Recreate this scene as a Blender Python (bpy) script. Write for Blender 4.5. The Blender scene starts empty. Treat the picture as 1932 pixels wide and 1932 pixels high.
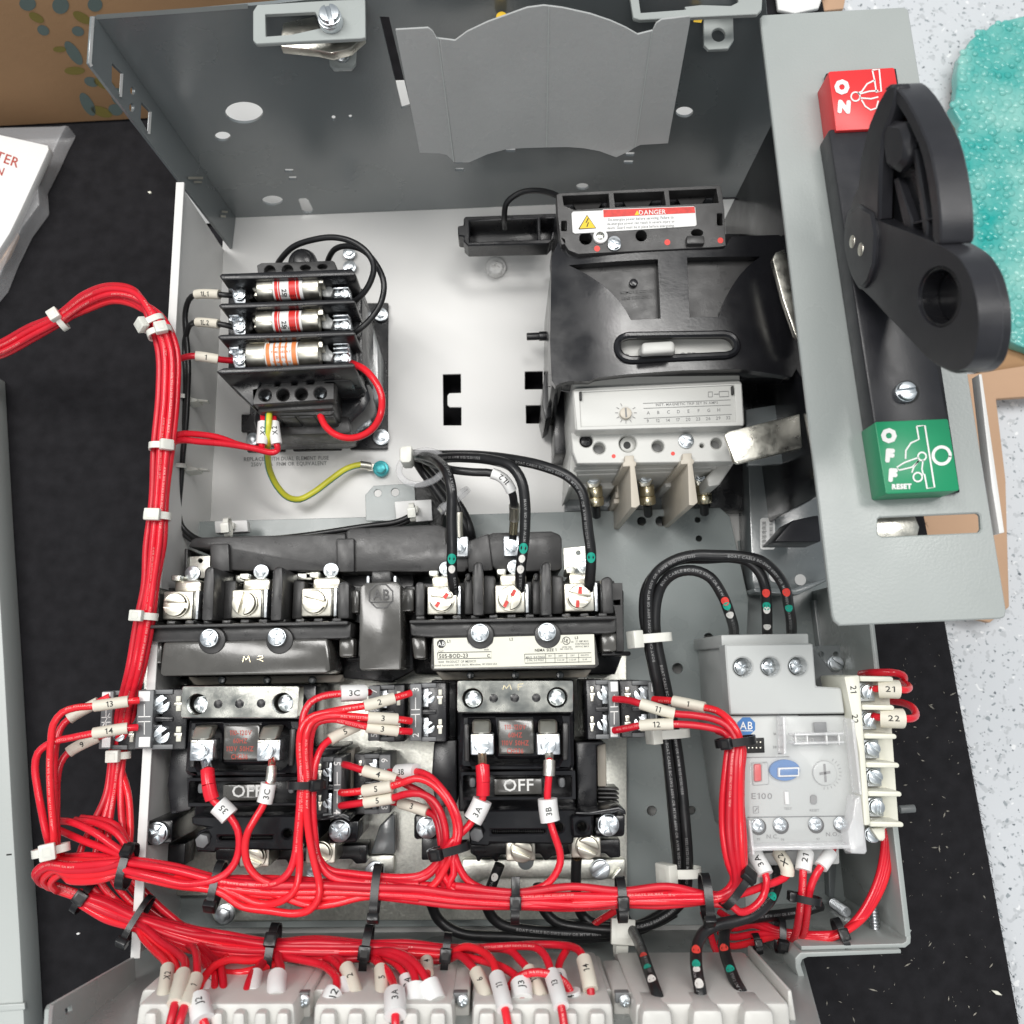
import bpy, bmesh, math, random
from mathutils import Vector, Matrix
random.seed(7)
R = math.radians
SC = bpy.context.scene
COL = SC.collection
# ------------------------------------------------------------------ camera
FPX, PCX, PCY, CAMH = 1700.0, 966.0, 966.0, 500.0          # focal length in picture units, height in mm
nd = Vector(((945 - PCX) / FPX, (1266 - PCY) / FPX, 1)).normalized()   # straight down, in (right, down, forward)
ax = Vector((1, -0.015, 0)); ax = (ax - nd * ax.dot(nd)).normalized()
wz = -nd
wy = wz.cross(ax)                                          # (right, down, forward) is right handed, and so is x, y, z
ROT = Matrix((ax, wy, wz))                                 # camera axes -> world
EYE = Vector((0, 0, CAMH))
cam = bpy.data.cameras.new('camera'); cam_ob = bpy.data.objects.new('camera', cam); COL.objects.link(cam_ob)
right, down, fwd = ROT @ Vector((1, 0, 0)), ROT @ Vector((0, 1, 0)), ROT @ Vector((0, 0, 1))
m3 = Matrix((right, -down, -fwd)).transposed()
cam_ob.matrix_world = Matrix.Translation(EYE * .001) @ m3.to_4x4()
cam.sensor_width = 36; cam.lens = FPX / 1932 * 36
cam.clip_start = .01; cam.clip_end = 50
cam.dof.use_dof = True; cam.dof.focus_distance = .425; cam.dof.aperture_fstop = 13
SC.camera = cam_ob
# ------------------------------------------------------------------ room light
world = bpy.data.worlds.new('World'); SC.world = world; world.use_nodes = True
bg = world.node_tree.nodes['Background']
bg.inputs[0].default_value = (.86, .94, 1, 1); bg.inputs[1].default_value = .35
def lamp(name, loc, size, power, col, target=(0, 0, 0)):
    l = bpy.data.lights.new(name, 'AREA'); l.shape = 'RECTANGLE'; l.size, l.size_y = size
    l.energy = power; l.color = col
    o = bpy.data.objects.new(name, l); COL.objects.link(o); o.location = loc
    o.rotation_euler = (Vector(target) - Vector(loc)).to_track_quat('-Z', 'Y').to_euler()
lamp('ceiling_lamp', (-.75, .55, 2.1), (.5, 1.4), 30, (1, .98, .95))
lamp('ceiling_lamp', (.55, .75, 2.2), (1.3, .35), 25, (1, .98, .95))
lamp('ceiling_lamp', (-.2, -1.0, 2.0), (1.3, .3), 10.5, (1, .98, .95))
vs = SC.view_settings
vs.view_transform = 'Standard'; vs.look = 'None'; vs.exposure = 0.0; vs.gamma = 1; vs.use_curve_mapping = False
SC.cycles.max_bounces = 8; SC.cycles.caustics_reflective = False; SC.cycles.caustics_refractive = False
SC.cycles.use_denoising = True
# ------------------------------------------------------------------ coordinates: a point of the picture at its own height
CV = [0.0, 0.0, 1.0]
def use(x0=0, y0=0, s=2560):
    k = 1932 / 2560
    CV[0], CV[1], CV[2] = x0 * k, y0 * k, s / 2560
def ray(u, v):
    u, v = CV[0] + u * CV[2], CV[1] + v * CV[2]
    return ROT @ Vector(((u - PCX) / FPX, (v - PCY) / FPX, 1))
def W(u, v, z):
    d = ray(u, v)
    return EYE + d * ((z - CAMH) / d.z)
def mmpx(z): return (CAMH - z) / FPX * CV[2] * 1.012
class Plane:
    def __init__(s, a, b, c):
        s.p = a; s.n = (b - a).cross(c - a).normalized()
        if s.n.dot(EYE - a) < 0: s.n = -s.n
    def at(s, u, v, off=0):
        d = ray(u, v); p = s.p + s.n * off
        return EYE + d * ((p - EYE).dot(s.n) / d.dot(s.n))
class ZP:
    def __init__(s, z): s.z = z; s.n = Vector((0, 0, 1))
    def at(s, u, v, off=0): return W(u, v, s.z + off)
# ------------------------------------------------------------------ mesh builder (mm)
class B:
    def __init__(s): s.v = []; s.f = []
    def raw(s, v, f):
        n = len(s.v); s.v += [Vector(p) for p in v]; s.f += [[i + n for i in q] for q in f]; return s
    def bm(s, bm, bev=0, seg=2, ang=.6):
        bmesh.ops.recalc_face_normals(bm, faces=bm.faces)
        if bev > 0:
            es = [e for e in bm.edges if len(e.link_faces) == 2 and e.calc_face_angle(0) > ang]
            if es: bmesh.ops.bevel(bm, geom=es, offset=bev, segments=seg, affect='EDGES', profile=.5, clamp_overlap=True)
        bm.verts.index_update()
        s.raw([v.co.copy() for v in bm.verts], [[v.index for v in f.verts] for f in bm.faces]); bm.free(); return s
    def loft(s, a, b, bev=0, seg=2):                        # closed outline a (top) to b (bottom)
        bm = bmesh.new(); va = [bm.verts.new(p) for p in a]; vb = [bm.verts.new(p) for p in b]; n = len(a)
        bm.faces.new(va); bm.faces.new(vb[::-1])
        for i in range(n): bm.faces.new((va[i], vb[i], vb[(i + 1) % n], va[(i + 1) % n]))
        return s.bm(bm, bev, seg)
    def box(s, x0, x1, y0, y1, z0, z1, bev=.5):
        q = [(x0, y0), (x1, y0), (x1, y1), (x0, y1)]
        return s.loft([Vector((x, y, z1)) for x, y in q], [Vector((x, y, z0)) for x, y in q], bev)
    def pb(s, u0, v0, u1, v1, zt, zb, bev=.5):               # upright box whose top face covers that rectangle
        a, c = W(u0, v0, zt), W(u1, v1, zt)
        b_, d = W(u1, v0, zt), W(u0, v1, zt)
        x0, x1 = (a.x + d.x) / 2, (b_.x + c.x) / 2; y1, y0 = (a.y + b_.y) / 2, (c.y + d.y) / 2
        return s.box(min(x0, x1), max(x0, x1), min(y0, y1), max(y0, y1), zb, zt, bev)
    def pp(s, pts, zt, zb, bev=.5, seg=2):                   # upright prism from a traced outline
        a = [W(u, v, zt) for u, v in pts]
        return s.loft(a, [Vector((p.x, p.y, zb)) for p in a], bev, seg)
    def plate(s, pl, outer, holes, th, bev=.25, slices=0, bend=None):
        bm = bmesh.new(); es = []
        for lp in [outer] + list(holes):
            vs_ = [bm.verts.new(pl.at(u, v)) for u, v in lp]
            es += [bm.edges.new((vs_[i], vs_[(i + 1) % len(vs_)])) for i in range(len(vs_))]
        bmesh.ops.triangle_fill(bm, use_beauty=True, use_dissolve=False, edges=es, normal=pl.n)
        bm.faces.ensure_lookup_table()
        for f in bm.faces:
            f.normal_update()
            if f.normal.dot(pl.n) < 0: f.normal_flip()
        r = bmesh.ops.extrude_face_region(bm, geom=list(bm.faces))
        vs_ = [g for g in r['geom'] if isinstance(g, bmesh.types.BMVert)]
        fs = [g for g in r['geom'] if isinstance(g, bmesh.types.BMFace)]
        bmesh.ops.translate(bm, vec=-pl.n * th, verts=vs_)
        for f in fs: f.normal_flip()
        if slices:
            xs = [v.co.x for v in bm.verts]; a, b_ = min(xs), max(xs)
            for i in range(1, slices):
                bmesh.ops.bisect_plane(bm, geom=list(bm.verts) + list(bm.edges) + list(bm.faces), plane_co=(a + (b_ - a) * i / slices, 0, 0), plane_no=(1, 0, 0))
        if bend:
            for v in bm.verts: v.co = bend(v.co)
        return s.bm(bm, bev, 1, .9)
    def cyl(s, c, axis, r, h, seg=20, bev=0, r2=None):       # from c along axis
        axis = Vector(axis).normalized(); t = axis.orthogonal().normalized(); w = axis.cross(t); r2 = r if r2 is None else r2
        ring = lambda o, q: [o + (t * math.cos(2 * math.pi * i / seg) + w * math.sin(2 * math.pi * i / seg)) * q for i in range(seg)]
        c = Vector(c)
        return s.loft(ring(c + axis * h, r2), ring(c, r), bev)
    def pc(s, u, v, rpx, zt, zb, seg=20, bev=.3):
        r = rpx * mmpx(zt); p = W(u, v, zt)
        return s.cyl((p.x, p.y, zb), (0, 0, 1), r, zt - zb, seg, bev)
    def tube(s, pts, r, seg=10, cap=True, ry=None):
        fr = frames(pts); n = len(pts); v = []; f = []
        for (p, t, up, sd) in fr:
            for k in range(seg):
                a = 2 * math.pi * k / seg
                v.append(p + up * (math.cos(a) * (ry or r)) + sd * (math.sin(a) * r))
        for i in range(n - 1):
            for k in range(seg):
                f.append((i * seg + k, i * seg + (k + 1) % seg, (i + 1) * seg + (k + 1) % seg, (i + 1) * seg + k))
        if cap: f.append(list(range(seg))[::-1]); f.append([(n - 1) * seg + k for k in range(seg)])
        return s.raw(v, f)
    def dome(s, c, r, h, seg=18, rings=5):
        v = []; f = []; c = Vector(c)
        for j in range(rings):
            a = math.pi / 2 * j / rings
            v += [c + Vector((r * math.cos(a) * math.cos(2 * math.pi * i / seg), r * math.cos(a) * math.sin(2 * math.pi * i / seg), h * math.sin(a))) for i in range(seg)]
        v.append(c + Vector((0, 0, h)))
        for j in range(rings - 1):
            for i in range(seg): f.append((j * seg + i, j * seg + (i + 1) % seg, (j + 1) * seg + (i + 1) % seg, (j + 1) * seg + i))
        t = len(v) - 1
        for i in range(seg): f.append(((rings - 1) * seg + i, (rings - 1) * seg + (i + 1) % seg, t))
        return s.raw(v, f)
def frames(pts):
    out = []; n = len(pts); last = None
    for i, p in enumerate(pts):
        t = (pts[min(i + 1, n - 1)] - pts[max(i - 1, 0)])
        t = t.normalized() if t.length > 1e-9 else Vector((1, 0, 0))
        up = EYE - p; up = up - t * up.dot(t)
        if up.length < 30 and last is not None: up = last - t * last.dot(t)
        up.normalize(); last = up
        out.append((p, t, up, t.cross(up)))
    return out
def circ(u, v, r, n=20, ry=None, a0=0):
    return [(u + r * math.cos(a0 + 2 * math.pi * i / n), v + (ry or r) * math.sin(a0 + 2 * math.pi * i / n)) for i in range(n)]
def soft(q, n=2):                                          # rounds the corners of a closed outline
    for _ in range(n):
        o = []
        for a, c in zip(q, q[1:] + q[:1]): o += [(a[0] * .8 + c[0] * .2, a[1] * .8 + c[1] * .2), (a[0] * .2 + c[0] * .8, a[1] * .2 + c[1] * .8)]
        q = o
    return q
def rrect(u0, v0, u1, v1, r=6, n=3):
    o = []
    for cx, cy, a in ((u1 - r, v0 + r, -90), (u1 - r, v1 - r, 0), (u0 + r, v1 - r, 90), (u0 + r, v0 + r, 180)):
        o += [(cx + r * math.cos(R(a + 90 * i / n)), cy + r * math.sin(R(a + 90 * i / n))) for i in range(n + 1)]
    return o
# ------------------------------------------------------------------ objects
def T(name, label, cat, c, group=None):                      # an Empty at the thing's base
    o = bpy.data.objects.new(name, None); COL.objects.link(o); o.location = Vector(c) * .001; o.empty_display_size = .01
    o['label'] = label; o['category'] = cat
    if group: o['group'] = group
    return o
def org(o):
    p = Vector((0, 0, 0))
    while o is not None: p += o.location; o = o.parent
    return p
def part(parent, name, b, m, label=None, kind=None, flat=False):
    me = bpy.data.meshes.new(name)
    g = org(parent) if parent else Vector((0, 0, 0))
    if parent is None:
        g = sum(b.v, Vector()) / len(b.v) * .001; zb = min(p.z for p in b.v) * .001; g = Vector((g.x, g.y, zb))
    me.from_pydata([p * .001 - g for p in b.v], [], b.f); me.materials.append(m)
    if not flat:
        me.polygons.foreach_set('use_smooth', [True] * len(me.polygons)); me.set_sharp_from_angle(angle=R(38))
    o = bpy.data.objects.new(name, me); COL.objects.link(o)
    if parent: o.parent = parent
    else: o.location = g
    if label: o['label'] = label
    if kind: o['kind'] = kind
    return o
def tag(o, label, cat, group=None):
    o['label'] = label; o['category'] = cat
    if group: o['group'] = group
    return o
def pb(par, name, m, u0, v0, u1, v1, zt, zb, bev=.5): return part(par, name, B().pb(u0, v0, u1, v1, zt, zb, bev), m)
def pp(par, name, m, pts, zt, zb, bev=.5): return part(par, name, B().pp(pts, zt, zb, bev), m)
def pc(par, name, m, u, v, r, zt, zb, bev=.3): return part(par, name, B().pc(u, v, r, zt, zb, 22, bev), m)
def plate(par, name, m, z, outer, holes=(), th=1.5, bev=.25): return part(par, name, B().plate(ZP(z), outer, holes, th, bev), m)
def copy_tree(o, parent=None):
    c = o.copy(); COL.objects.link(c)
    if parent: c.parent = parent
    for ch in list(o.children): copy_tree(ch, c)
    return c
# ------------------------------------------------------------------ materials
def mat(name, col, rough=.5, metal=0, var=0, vs=60, bump=0, bs=400, coat=0, trans=0, alpha=1, sss=0, rvar=0, spec=None, stretch=None):
    m = bpy.data.materials.new(name); m.use_nodes = True; nt = m.node_tree; N = nt.nodes; L = nt.links
    p = N['Principled BSDF']; p.inputs['Base Color'].default_value = (*col, 1)
    p.inputs['Roughness'].default_value = rough; p.inputs['Metallic'].default_value = metal
    if coat: p.inputs['Coat Weight'].default_value = coat; p.inputs['Coat Roughness'].default_value = .12
    if trans: p.inputs['Transmission Weight'].default_value = trans
    if alpha < 1: p.inputs['Alpha'].default_value = alpha
    if spec is not None: p.inputs['Specular IOR Level'].default_value = spec
    if sss:
        p.inputs['Subsurface Weight'].default_value = sss; p.inputs['Subsurface Radius'].default_value = (1, 1, 1); p.inputs['Subsurface Scale'].default_value = .002
    tc = N.new('ShaderNodeTexCoord'); src = tc.outputs['Object']
    if stretch:
        mp = N.new('ShaderNodeMapping'); mp.inputs['Scale'].default_value = stretch; L.new(src, mp.inputs[0]); src = mp.outputs[0]
    def noise(sc, det=4):
        n = N.new('ShaderNodeTexNoise'); n.inputs['Scale'].default_value = sc; n.inputs['Detail'].default_value = det; L.new(src, n.inputs['Vector']); return n
    if var:
        n = noise(vs); r = N.new('ShaderNodeValToRGB'); e = r.color_ramp.elements
        e[0].position, e[1].position = .3, .7
        e[0].color = (*[max(0, c * (1 - var)) for c in col], 1); e[1].color = (*[min(1, c * (1 + var)) for c in col], 1)
        L.new(n.outputs['Fac'], r.inputs[0]); L.new(r.outputs[0], p.inputs['Base Color'])
    if rvar:
        n = noise(vs * 1.7, 6); mr = N.new('ShaderNodeMapRange'); mr.inputs[1].default_value = .3; mr.inputs[2].default_value = .7
        mr.inputs[3].default_value = max(.03, rough - rvar); mr.inputs[4].default_value = min(1, rough + rvar)
        L.new(n.outputs['Fac'], mr.inputs[0]); L.new(mr.outputs[0], p.inputs['Roughness'])
    if bump:
        n = noise(bs, 3); bp = N.new('ShaderNodeBump'); bp.inputs['Strength'].default_value = bump; bp.inputs['Distance'].default_value = .001
        L.new(n.outputs['Fac'], bp.inputs['Height']); L.new(bp.outputs[0], p.inputs['Normal'])
    return m
M = {}
M['panel'] = mat('white_panel_paint', (.75, .745, .73), .38, var=.02, vs=8, bump=.04, bs=900, rvar=.08)
M['grey'] = mat('grey_enamel', (.345, .37, .36), .3, var=.05, vs=14, bump=.055, bs=900, rvar=.08)
M['greydk'] = mat('dark_and_shaded_grey_enamel', (.17, .19, .195), .24, var=.05, vs=9, bump=.04, bs=700, rvar=.07)  # darkened grey enamel: the rear wall's shade is put into the colour
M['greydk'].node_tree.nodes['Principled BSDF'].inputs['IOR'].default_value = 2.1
M['door'] = mat('lit_grey_enamel', (.46, .49, .475), .34, var=.03, vs=10, bump=.04, bs=900)  # lightened grey enamel: stronger light on the door is put into its colour
M['sub'] = mat('subpanel_enamel', (.27, .30, .297), .28, var=.04, vs=14, bump=.04, bs=900, rvar=.1)
M['shield'] = mat('shield_sheet', (.40, .41, .405), .28, var=.05, vs=30, bump=.06, bs=500, rvar=.1)
M['blk'] = mat('black_plastic', (.012, .012, .014), .3, var=.25, vs=60, bump=.05, bs=1500, rvar=.1)
M['blkg'] = mat('black_gloss_plastic', (.011, .011, .013), .2, var=.2, vs=40, bump=.02, bs=700, rvar=.07)
M['dg'] = mat('charcoal_plastic', (.042, .041, .041), .36, var=.18, vs=90, bump=.08, bs=1800, rvar=.12)
M['dg2'] = mat('charcoal_satin_plastic', (.085, .082, .076), .22, var=.2, vs=60, bump=.03, bs=900, rvar=.1, coat=.4)
M['hand'] = mat('handle_plastic', (.021, .021, .025), .34, var=.12, vs=70, bump=.08, bs=2600, rvar=.06)
M['aux'] = mat('slate_plastic', (.15, .155, .16), .42, var=.1, vs=100, bump=.04, bs=1500)
M['zinc'] = mat('bright_zinc', (.70, .73, .76), .34, 1, var=.10, vs=260, bump=.04, bs=500, rvar=.1)
M['nick'] = mat('nickel', (.76, .73, .64), .36, 1, var=.05, vs=150, bump=.02, bs=300, rvar=.08)
M['scr'] = mat('screw_zinc', (.66, .70, .73), .33, 1)
M['scrn'] = mat('screw_nickel', (.70, .67, .58), .36, 1)
M['galv'] = mat('zinc_sheet', (.80, .80, .73), .42, 1, var=.1, vs=700, bump=.10, bs=1500, rvar=.1)
M['arm'] = mat('plated_steel', (.78, .76, .68), .34, 1, var=.1, vs=140, bump=.06, bs=900, rvar=.1)
M['lab'] = mat('metal_label', (.5, .5, .46), .2, 1, var=.15, vs=60, bump=.02, bs=300, rvar=.1)
M['brass'] = mat('tinned_brass', (.78, .70, .50), .26, 1, var=.1, vs=300)
M['cop'] = mat('tinned_copper', (.8, .62, .45), .3, 1, var=.2, vs=800)
M['red'] = mat('red_insulation', (.72, .015, .032), .24, var=.10, vs=60, bump=.02, bs=200, sss=0, rvar=.08)
M['bkw'] = mat('black_insulation', (.013, .013, .014), .36, var=.2, vs=90, bump=.05, bs=500, rvar=.1)
M['grn'] = mat('green_stripe', (.02, .28, .20), .35)
M['yel'] = mat('yellow_insulation', (.62, .60, .05), .35, var=.1, vs=80)
M['slv'] = mat('cream_sleeve', (.70, .66, .56), .5, var=.03, vs=200)
M['wht'] = mat('white_sleeve', (.80, .80, .79), .5, var=.02, vs=200)
M['tieb'] = mat('black_nylon', (.008, .008, .009), .3, bump=.04, bs=1200)
M['tiew'] = mat('natural_nylon', (.72, .72, .66), .36, sss=.3, var=.03)
M['ink'] = mat('black_ink', (.015, .015, .015), .6)
M['gink'] = mat('grey_ink', (.22, .22, .22), .6)
M['wink'] = mat('white_ink', (.78, .78, .76), .5)
M['red2'] = mat('red_insulation_dull', (.60, .012, .028), .34, var=.14, vs=50, bump=.03, bs=180, rvar=.1)
M['red3'] = mat('red_insulation_bright', (.78, .020, .032), .2, var=.08, vs=70, bump=.02, bs=240, rvar=.08)
M['rprint'] = mat('pale_wire_print', (.80, .32, .30), .5)
M['bprint'] = mat('faded_wire_print', (.24, .24, .24), .5)
M['rink'] = mat('red_ink', (.42, .06, .04), .6)
M['rpaint'] = mat('red_marker', (.62, .03, .02), .4, var=.2, vs=500)
M['dot_r'] = mat('red_dot', (.75, .06, .045), .5); M['dot_g'] = mat('green_dot', (.01, .36, .26), .5); M['dot_w'] = mat('white_dot', (.78, .76, .72), .5)
M['lgrey'] = mat('light_grey_plastic', (.56, .56, .535), .36, var=.02, vs=40, bump=.03, bs=1600)
M['relay'] = mat('relay_grey_plastic', (.50, .515, .505), .36, var=.02, vs=40, bump=.03, bs=1600)
M['relayd'] = mat('relay_base_plastic', (.14, .148, .15), .4, var=.05, vs=60)
M['cream'] = mat('cream_plastic', (.74, .73, .63), .36, var=.03, vs=60, bump=.02, bs=900)
M['beige'] = mat('beige_plastic', (.56, .51, .43), .42, var=.04, vs=60)
M['milk'] = mat('milky_nylon', (.62, .61, .58), .36, sss=.4, var=.05, vs=40, bump=.04, bs=300)
M['clear'] = mat('clear_polycarbonate', (.92, .92, .93), .08, alpha=.075, spec=.9)
M['clearb'] = mat('clear_polycarbonate_rib', (.95, .95, .96), .07, alpha=.42, spec=.9, bump=.3, bs=250)
M['blue'] = mat('blue_plastic', (.06, .19, .46), .36, var=.05, vs=60)
M['redp'] = mat('red_plastic', (.70, .035, .038), .36, var=.04, vs=60, bump=.03, bs=1500)
M['grnp'] = mat('green_plastic', (.012, .27, .12), .36, var=.05, vs=60, bump=.03, bs=1500)
M['lever'] = M['hand']
M['teal'] = mat('teal_screw_paint', (.05, .42, .46), .35, .3)
M['yelp'] = mat('yellow_print', (.80, .55, .02), .5)
M['orng'] = mat('orange_print', (.80, .25, .08), .5)
M['fred'] = mat('fuse_red', (.66, .035, .03), .4)
M['card'] = mat('cardboard', (.42, .245, .125), .8, var=.08, vs=12, bump=.1, bs=300)
M['cardl'] = mat('pale_cardboard', (.52, .33, .21), .8, var=.06, vs=14, bump=.1, bs=300)
M['card_t'] = mat('slate_print', (.12, .16, .15), .8); M['card_o'] = mat('olive_print', (.21, .17, .04), .8)
M['paper'] = mat('white_paper', (.80, .80, .79), .7, bump=.1, bs=60)
M['film'] = mat('clear_film', (.8, .8, .82), .18, alpha=.25, bump=.5, bs=120)
M['foil'] = mat('yellow_tape', (.7, .45, .03), .5)
def terrazzo():
    m = mat('speckled_vinyl', (.66, .69, .73), .45, bump=.02); nt = m.node_tree; N = nt.nodes; L = nt.links; p = N['Principled BSDF']
    tc = N.new('ShaderNodeTexCoord'); last = None
    def spk(scale, thr, seedoff, col, under):
        mp = N.new('ShaderNodeMapping'); mp.inputs['Location'].default_value = (seedoff, seedoff * .7, 0); L.new(tc.outputs['Object'], mp.inputs[0])
        n = N.new('ShaderNodeTexNoise'); n.inputs['Scale'].default_value = scale; n.inputs['Detail'].default_value = 2; L.new(mp.outputs[0], n.inputs['Vector'])
        r = N.new('ShaderNodeValToRGB'); e = r.color_ramp.elements; e[0].position, e[1].position = thr, thr + .035; L.new(n.outputs['Fac'], r.inputs[0])
        mx = N.new('ShaderNodeMix'); mx.data_type = 'RGBA'; L.new(r.outputs[0], mx.inputs['Factor'])
        if under is None: mx.inputs['A'].default_value = (.61, .63, .655, 1)
        else: L.new(under, mx.inputs['A'])
        mx.inputs['B'].default_value = (*col, 1); return mx.outputs['Result']
    o = spk(165, .60, 1, (.50, .52, .54), None); o = spk(240, .635, 5, (.30, .33, .35), o); o = spk(310, .665, 9, (.12, .14, .155), o); o = spk(170, .66, 3, (.80, .81, .82), o)
    L.new(o, p.inputs['Base Color']); return m
M['terr'] = terrazzo()
M['mat'] = mat('black_carpet', (.0165, .016, .018), .95, var=.2, vs=120, bump=.3, bs=1400, spec=.12)
M['lint'] = mat('lint', (.45, .42, .36), .8, var=.3, vs=200)
M['fib'] = mat('carpet_fibre', (.02, .02, .023), .85, spec=.2)
def bubble():
    m = mat('teal_bubble_film', (.06, .46, .42), .12, alpha=.86, var=.5, vs=38, rvar=.08, bump=.5, bs=70)
    r = [n for n in m.node_tree.nodes if n.type == 'VALTORGB'][0]; r.color_ramp.elements[0].color = (.02, .40, .37, 1); r.color_ramp.elements[1].color = (.30, .63, .57, 1); return m  # pale teal blotches put the film's highlights into its colour
M['bub'] = bubble()
# ------------------------------------------------------------------ lettering
GL = {}
def glyph(c):
    if c in GL: return GL[c]
    cu = bpy.data.curves.new('g', 'FONT'); cu.body = c; cu.resolution_u = 2; cu.size = 1; cu.offset = .012
    o = bpy.data.objects.new('g', cu); COL.objects.link(o)
    dg = bpy.context.evaluated_depsgraph_get(); me = bpy.data.meshes.new_from_object(o.evaluated_get(dg))
    bm = bmesh.new(); bm.from_mesh(me)
    if c == '1': bm.faces.new([bm.verts.new((x, y, 0)) for x, y in ((.04, .50), (.19, .58), (.19, .694), (.13, .62), (.04, .60))])
    for y in (.14, .28, .42, .56): bmesh.ops.bisect_plane(bm, geom=list(bm.verts) + list(bm.edges) + list(bm.faces), plane_co=(0, y, 0), plane_no=(0, 1, 0))
    bm.verts.index_update(); v = [(p.co.x / .70, p.co.y / .70) for p in bm.verts]; f = [[p.index for p in q.verts] for q in bm.faces]; bm.free()
    bpy.data.objects.remove(o); bpy.data.curves.remove(cu); bpy.data.meshes.remove(me)
    if v:
        x0 = min(a for a, _ in v); v = [(a - x0, b) for a, b in v]; w = max(a for a, _ in v)
    else: w = .35
    GL[c] = (v, f, w); return GL[c]
for _c in sorted(set('ABCDEFGHIJKLMNOPQRSTUVWXYZ0123456789abcdefghijklmnopqrstuvwxyz.-/,#+()!')): glyph(_c)
def flow(s, gap=.16):
    x = 0; v = []; f = []
    for c in s:
        if c == ' ': x += .5; continue
        gv, gf, w = glyph(c); n = len(v)
        v += [(a + x, b) for a, b in gv]; f += [[i + n for i in q] for q in gf]; x += w + gap
    return v, f, max(0, x - gap)
def text(par, s, m, u, v, pl, h, ang=0, name='lettering', squeeze=1, b=None, lift=.12, bold=0):
    """h in picture units of the current view, ang clockwise in the picture"""
    if isinstance(pl, (int, float)): pl = ZP(pl)
    tv, tf, w = flow(s); ca, sa = math.cos(R(ang)), math.sin(R(ang))
    out = []
    for x, y in tv:
        x = (x - w / 2) * h * squeeze; y = (y - .5) * h
        out.append(pl.at(u + x * ca + y * sa, v + x * sa - y * ca, lift))
    own = b is None; b = b or B(); b.raw(out, tf)
    for k in range(8 if bold else 0):
        ou, ov = bold * math.cos(k * math.pi / 4), bold * math.sin(k * math.pi / 4); d = pl.at(u + ou, v + ov) - pl.at(u, v); b.raw([p + d + pl.n * (.004 * k + .004) for p in out], tf)
    if own: return part(par, name, b, m, flat=True)
def stroke(b, pl, pts, w, lift=.12):
    if isinstance(pl, (int, float)): pl = ZP(pl)
    n = len(pts); vs_ = []
    for i, (u, v) in enumerate(pts):
        a = pts[max(0, i - 1)]; c = pts[min(n - 1, i + 1)]
        dx, dy = c[0] - a[0], c[1] - a[1]; l = math.hypot(dx, dy) or 1
        vs_ += [pl.at(u - dy / l * w / 2, v + dx / l * w / 2, lift), pl.at(u + dy / l * w / 2, v - dx / l * w / 2, lift)]
    b.raw(vs_, [(2 * i, 2 * i + 1, 2 * i + 3, 2 * i + 2) for i in range(n - 1)]); return b
def segs(b, pl, pts, w):
    for a, c in zip(pts, pts[1:]): stroke(b, pl, [a, c], w)
def patch(par, name, m, pl, pts, lift=.12):
    if isinstance(pl, (int, float)): pl = ZP(pl)
    b = B(); b.raw([pl.at(u, v, lift) for u, v in pts], [list(range(len(pts)))]); return part(par, name, b, m, flat=True)
# ------------------------------------------------------------------ screws: unit radius, shared meshes
SM = {}
def screw_mesh(kind, m):
    m = {'bright_zinc': M['scr'], 'nickel': M['scrn']}.get(m.name, m); key = (kind, m.name)
    if key in SM: return SM[key]
    b = B()
    if kind == 'slot':
        b.cyl((0, 0, -.5), (0, 0, 1), 1, .58, 32, .05)
        for sg in (1, -1):
            a = [math.pi / 2 * sg + R(x) for x in range(-79, 80, 12)]
            q = [(math.cos(t) * .95, math.sin(t) * .95) for t in a]
            b.loft([Vector((x * .92, y * .92 + sg * .02, .5)) for x, y in q], [Vector((x, y, -.05)) for x, y in q], .07)
    elif kind == 'cross':
        b.cyl((0, 0, -.5), (0, 0, 1), 1, .5, 28, .1)
        q = []
        for i in range(4):
            for du, dv in ((.62, -.13), (.62, .13), (.17, .17)):
                a = i * math.pi / 2; q.append((du * math.cos(a) - dv * math.sin(a), du * math.sin(a) + dv * math.cos(a)))
        class LP:
            n = Vector((0, 0, 1))
            @staticmethod
            def at(u, v, off=0): return Vector((u, v, .42 - .22 * (u * u + v * v)))
        b.plate(LP, circ(0, 0, .94, 28), [q], .5, .03)
    elif kind == 'combo':
        b.cyl((0, 0, -.5), (0, 0, 1), 1, .58, 28, .1)
        for i in range(4):
            a0 = i * 90
            wgap = .16 if i in (0, 1, 2, 3) else .1
            q = [(math.cos(R(a0 + x)) * .9, math.sin(R(a0 + x)) * .9) for x in range(14, 77, 8)]
            mid = R(a0 + 45); q.append((.2 * math.cos(mid), .2 * math.sin(mid)))
            b.loft([Vector((x * .94, y * .94, .52 - .2 * (x * x + y * y))) for x, y in q], [Vector((x, y, -.05)) for x, y in q], .05)
    elif kind == 'hex':
        b.cyl((0, 0, -.4), (0, 0, 1), 1, .55, 26, .1); b.cyl((0, 0, .1), (0, 0, 1), .68, .5, 6, .06); b.cyl((0, 0, .5), (0, 0, 1), .45, .15, 18, .05)
    me = bpy.data.meshes.new('screw'); me.from_pydata(b.v, [], b.f); me.materials.append(m)
    me.polygons.foreach_set('use_smooth', [True] * len(me.polygons)); me.set_sharp_from_angle(angle=R(35)); SM[key] = me; return me
def screw(par, u, v, rpx, z, kind='slot', ang=0, m=None, name='screw', n=None):
    p = W(u, v, z); r = rpx * mmpx(z) * .001
    o = bpy.data.objects.new(name, screw_mesh(kind, m or M['zinc'])); COL.objects.link(o)
    if par: o.parent = par
    o.location = p * .001 - (org(par) if par else Vector((0, 0, 0))); o.scale = (r, r, r)
    o.rotation_euler = (0, 0, R(-ang))
    return o
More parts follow.
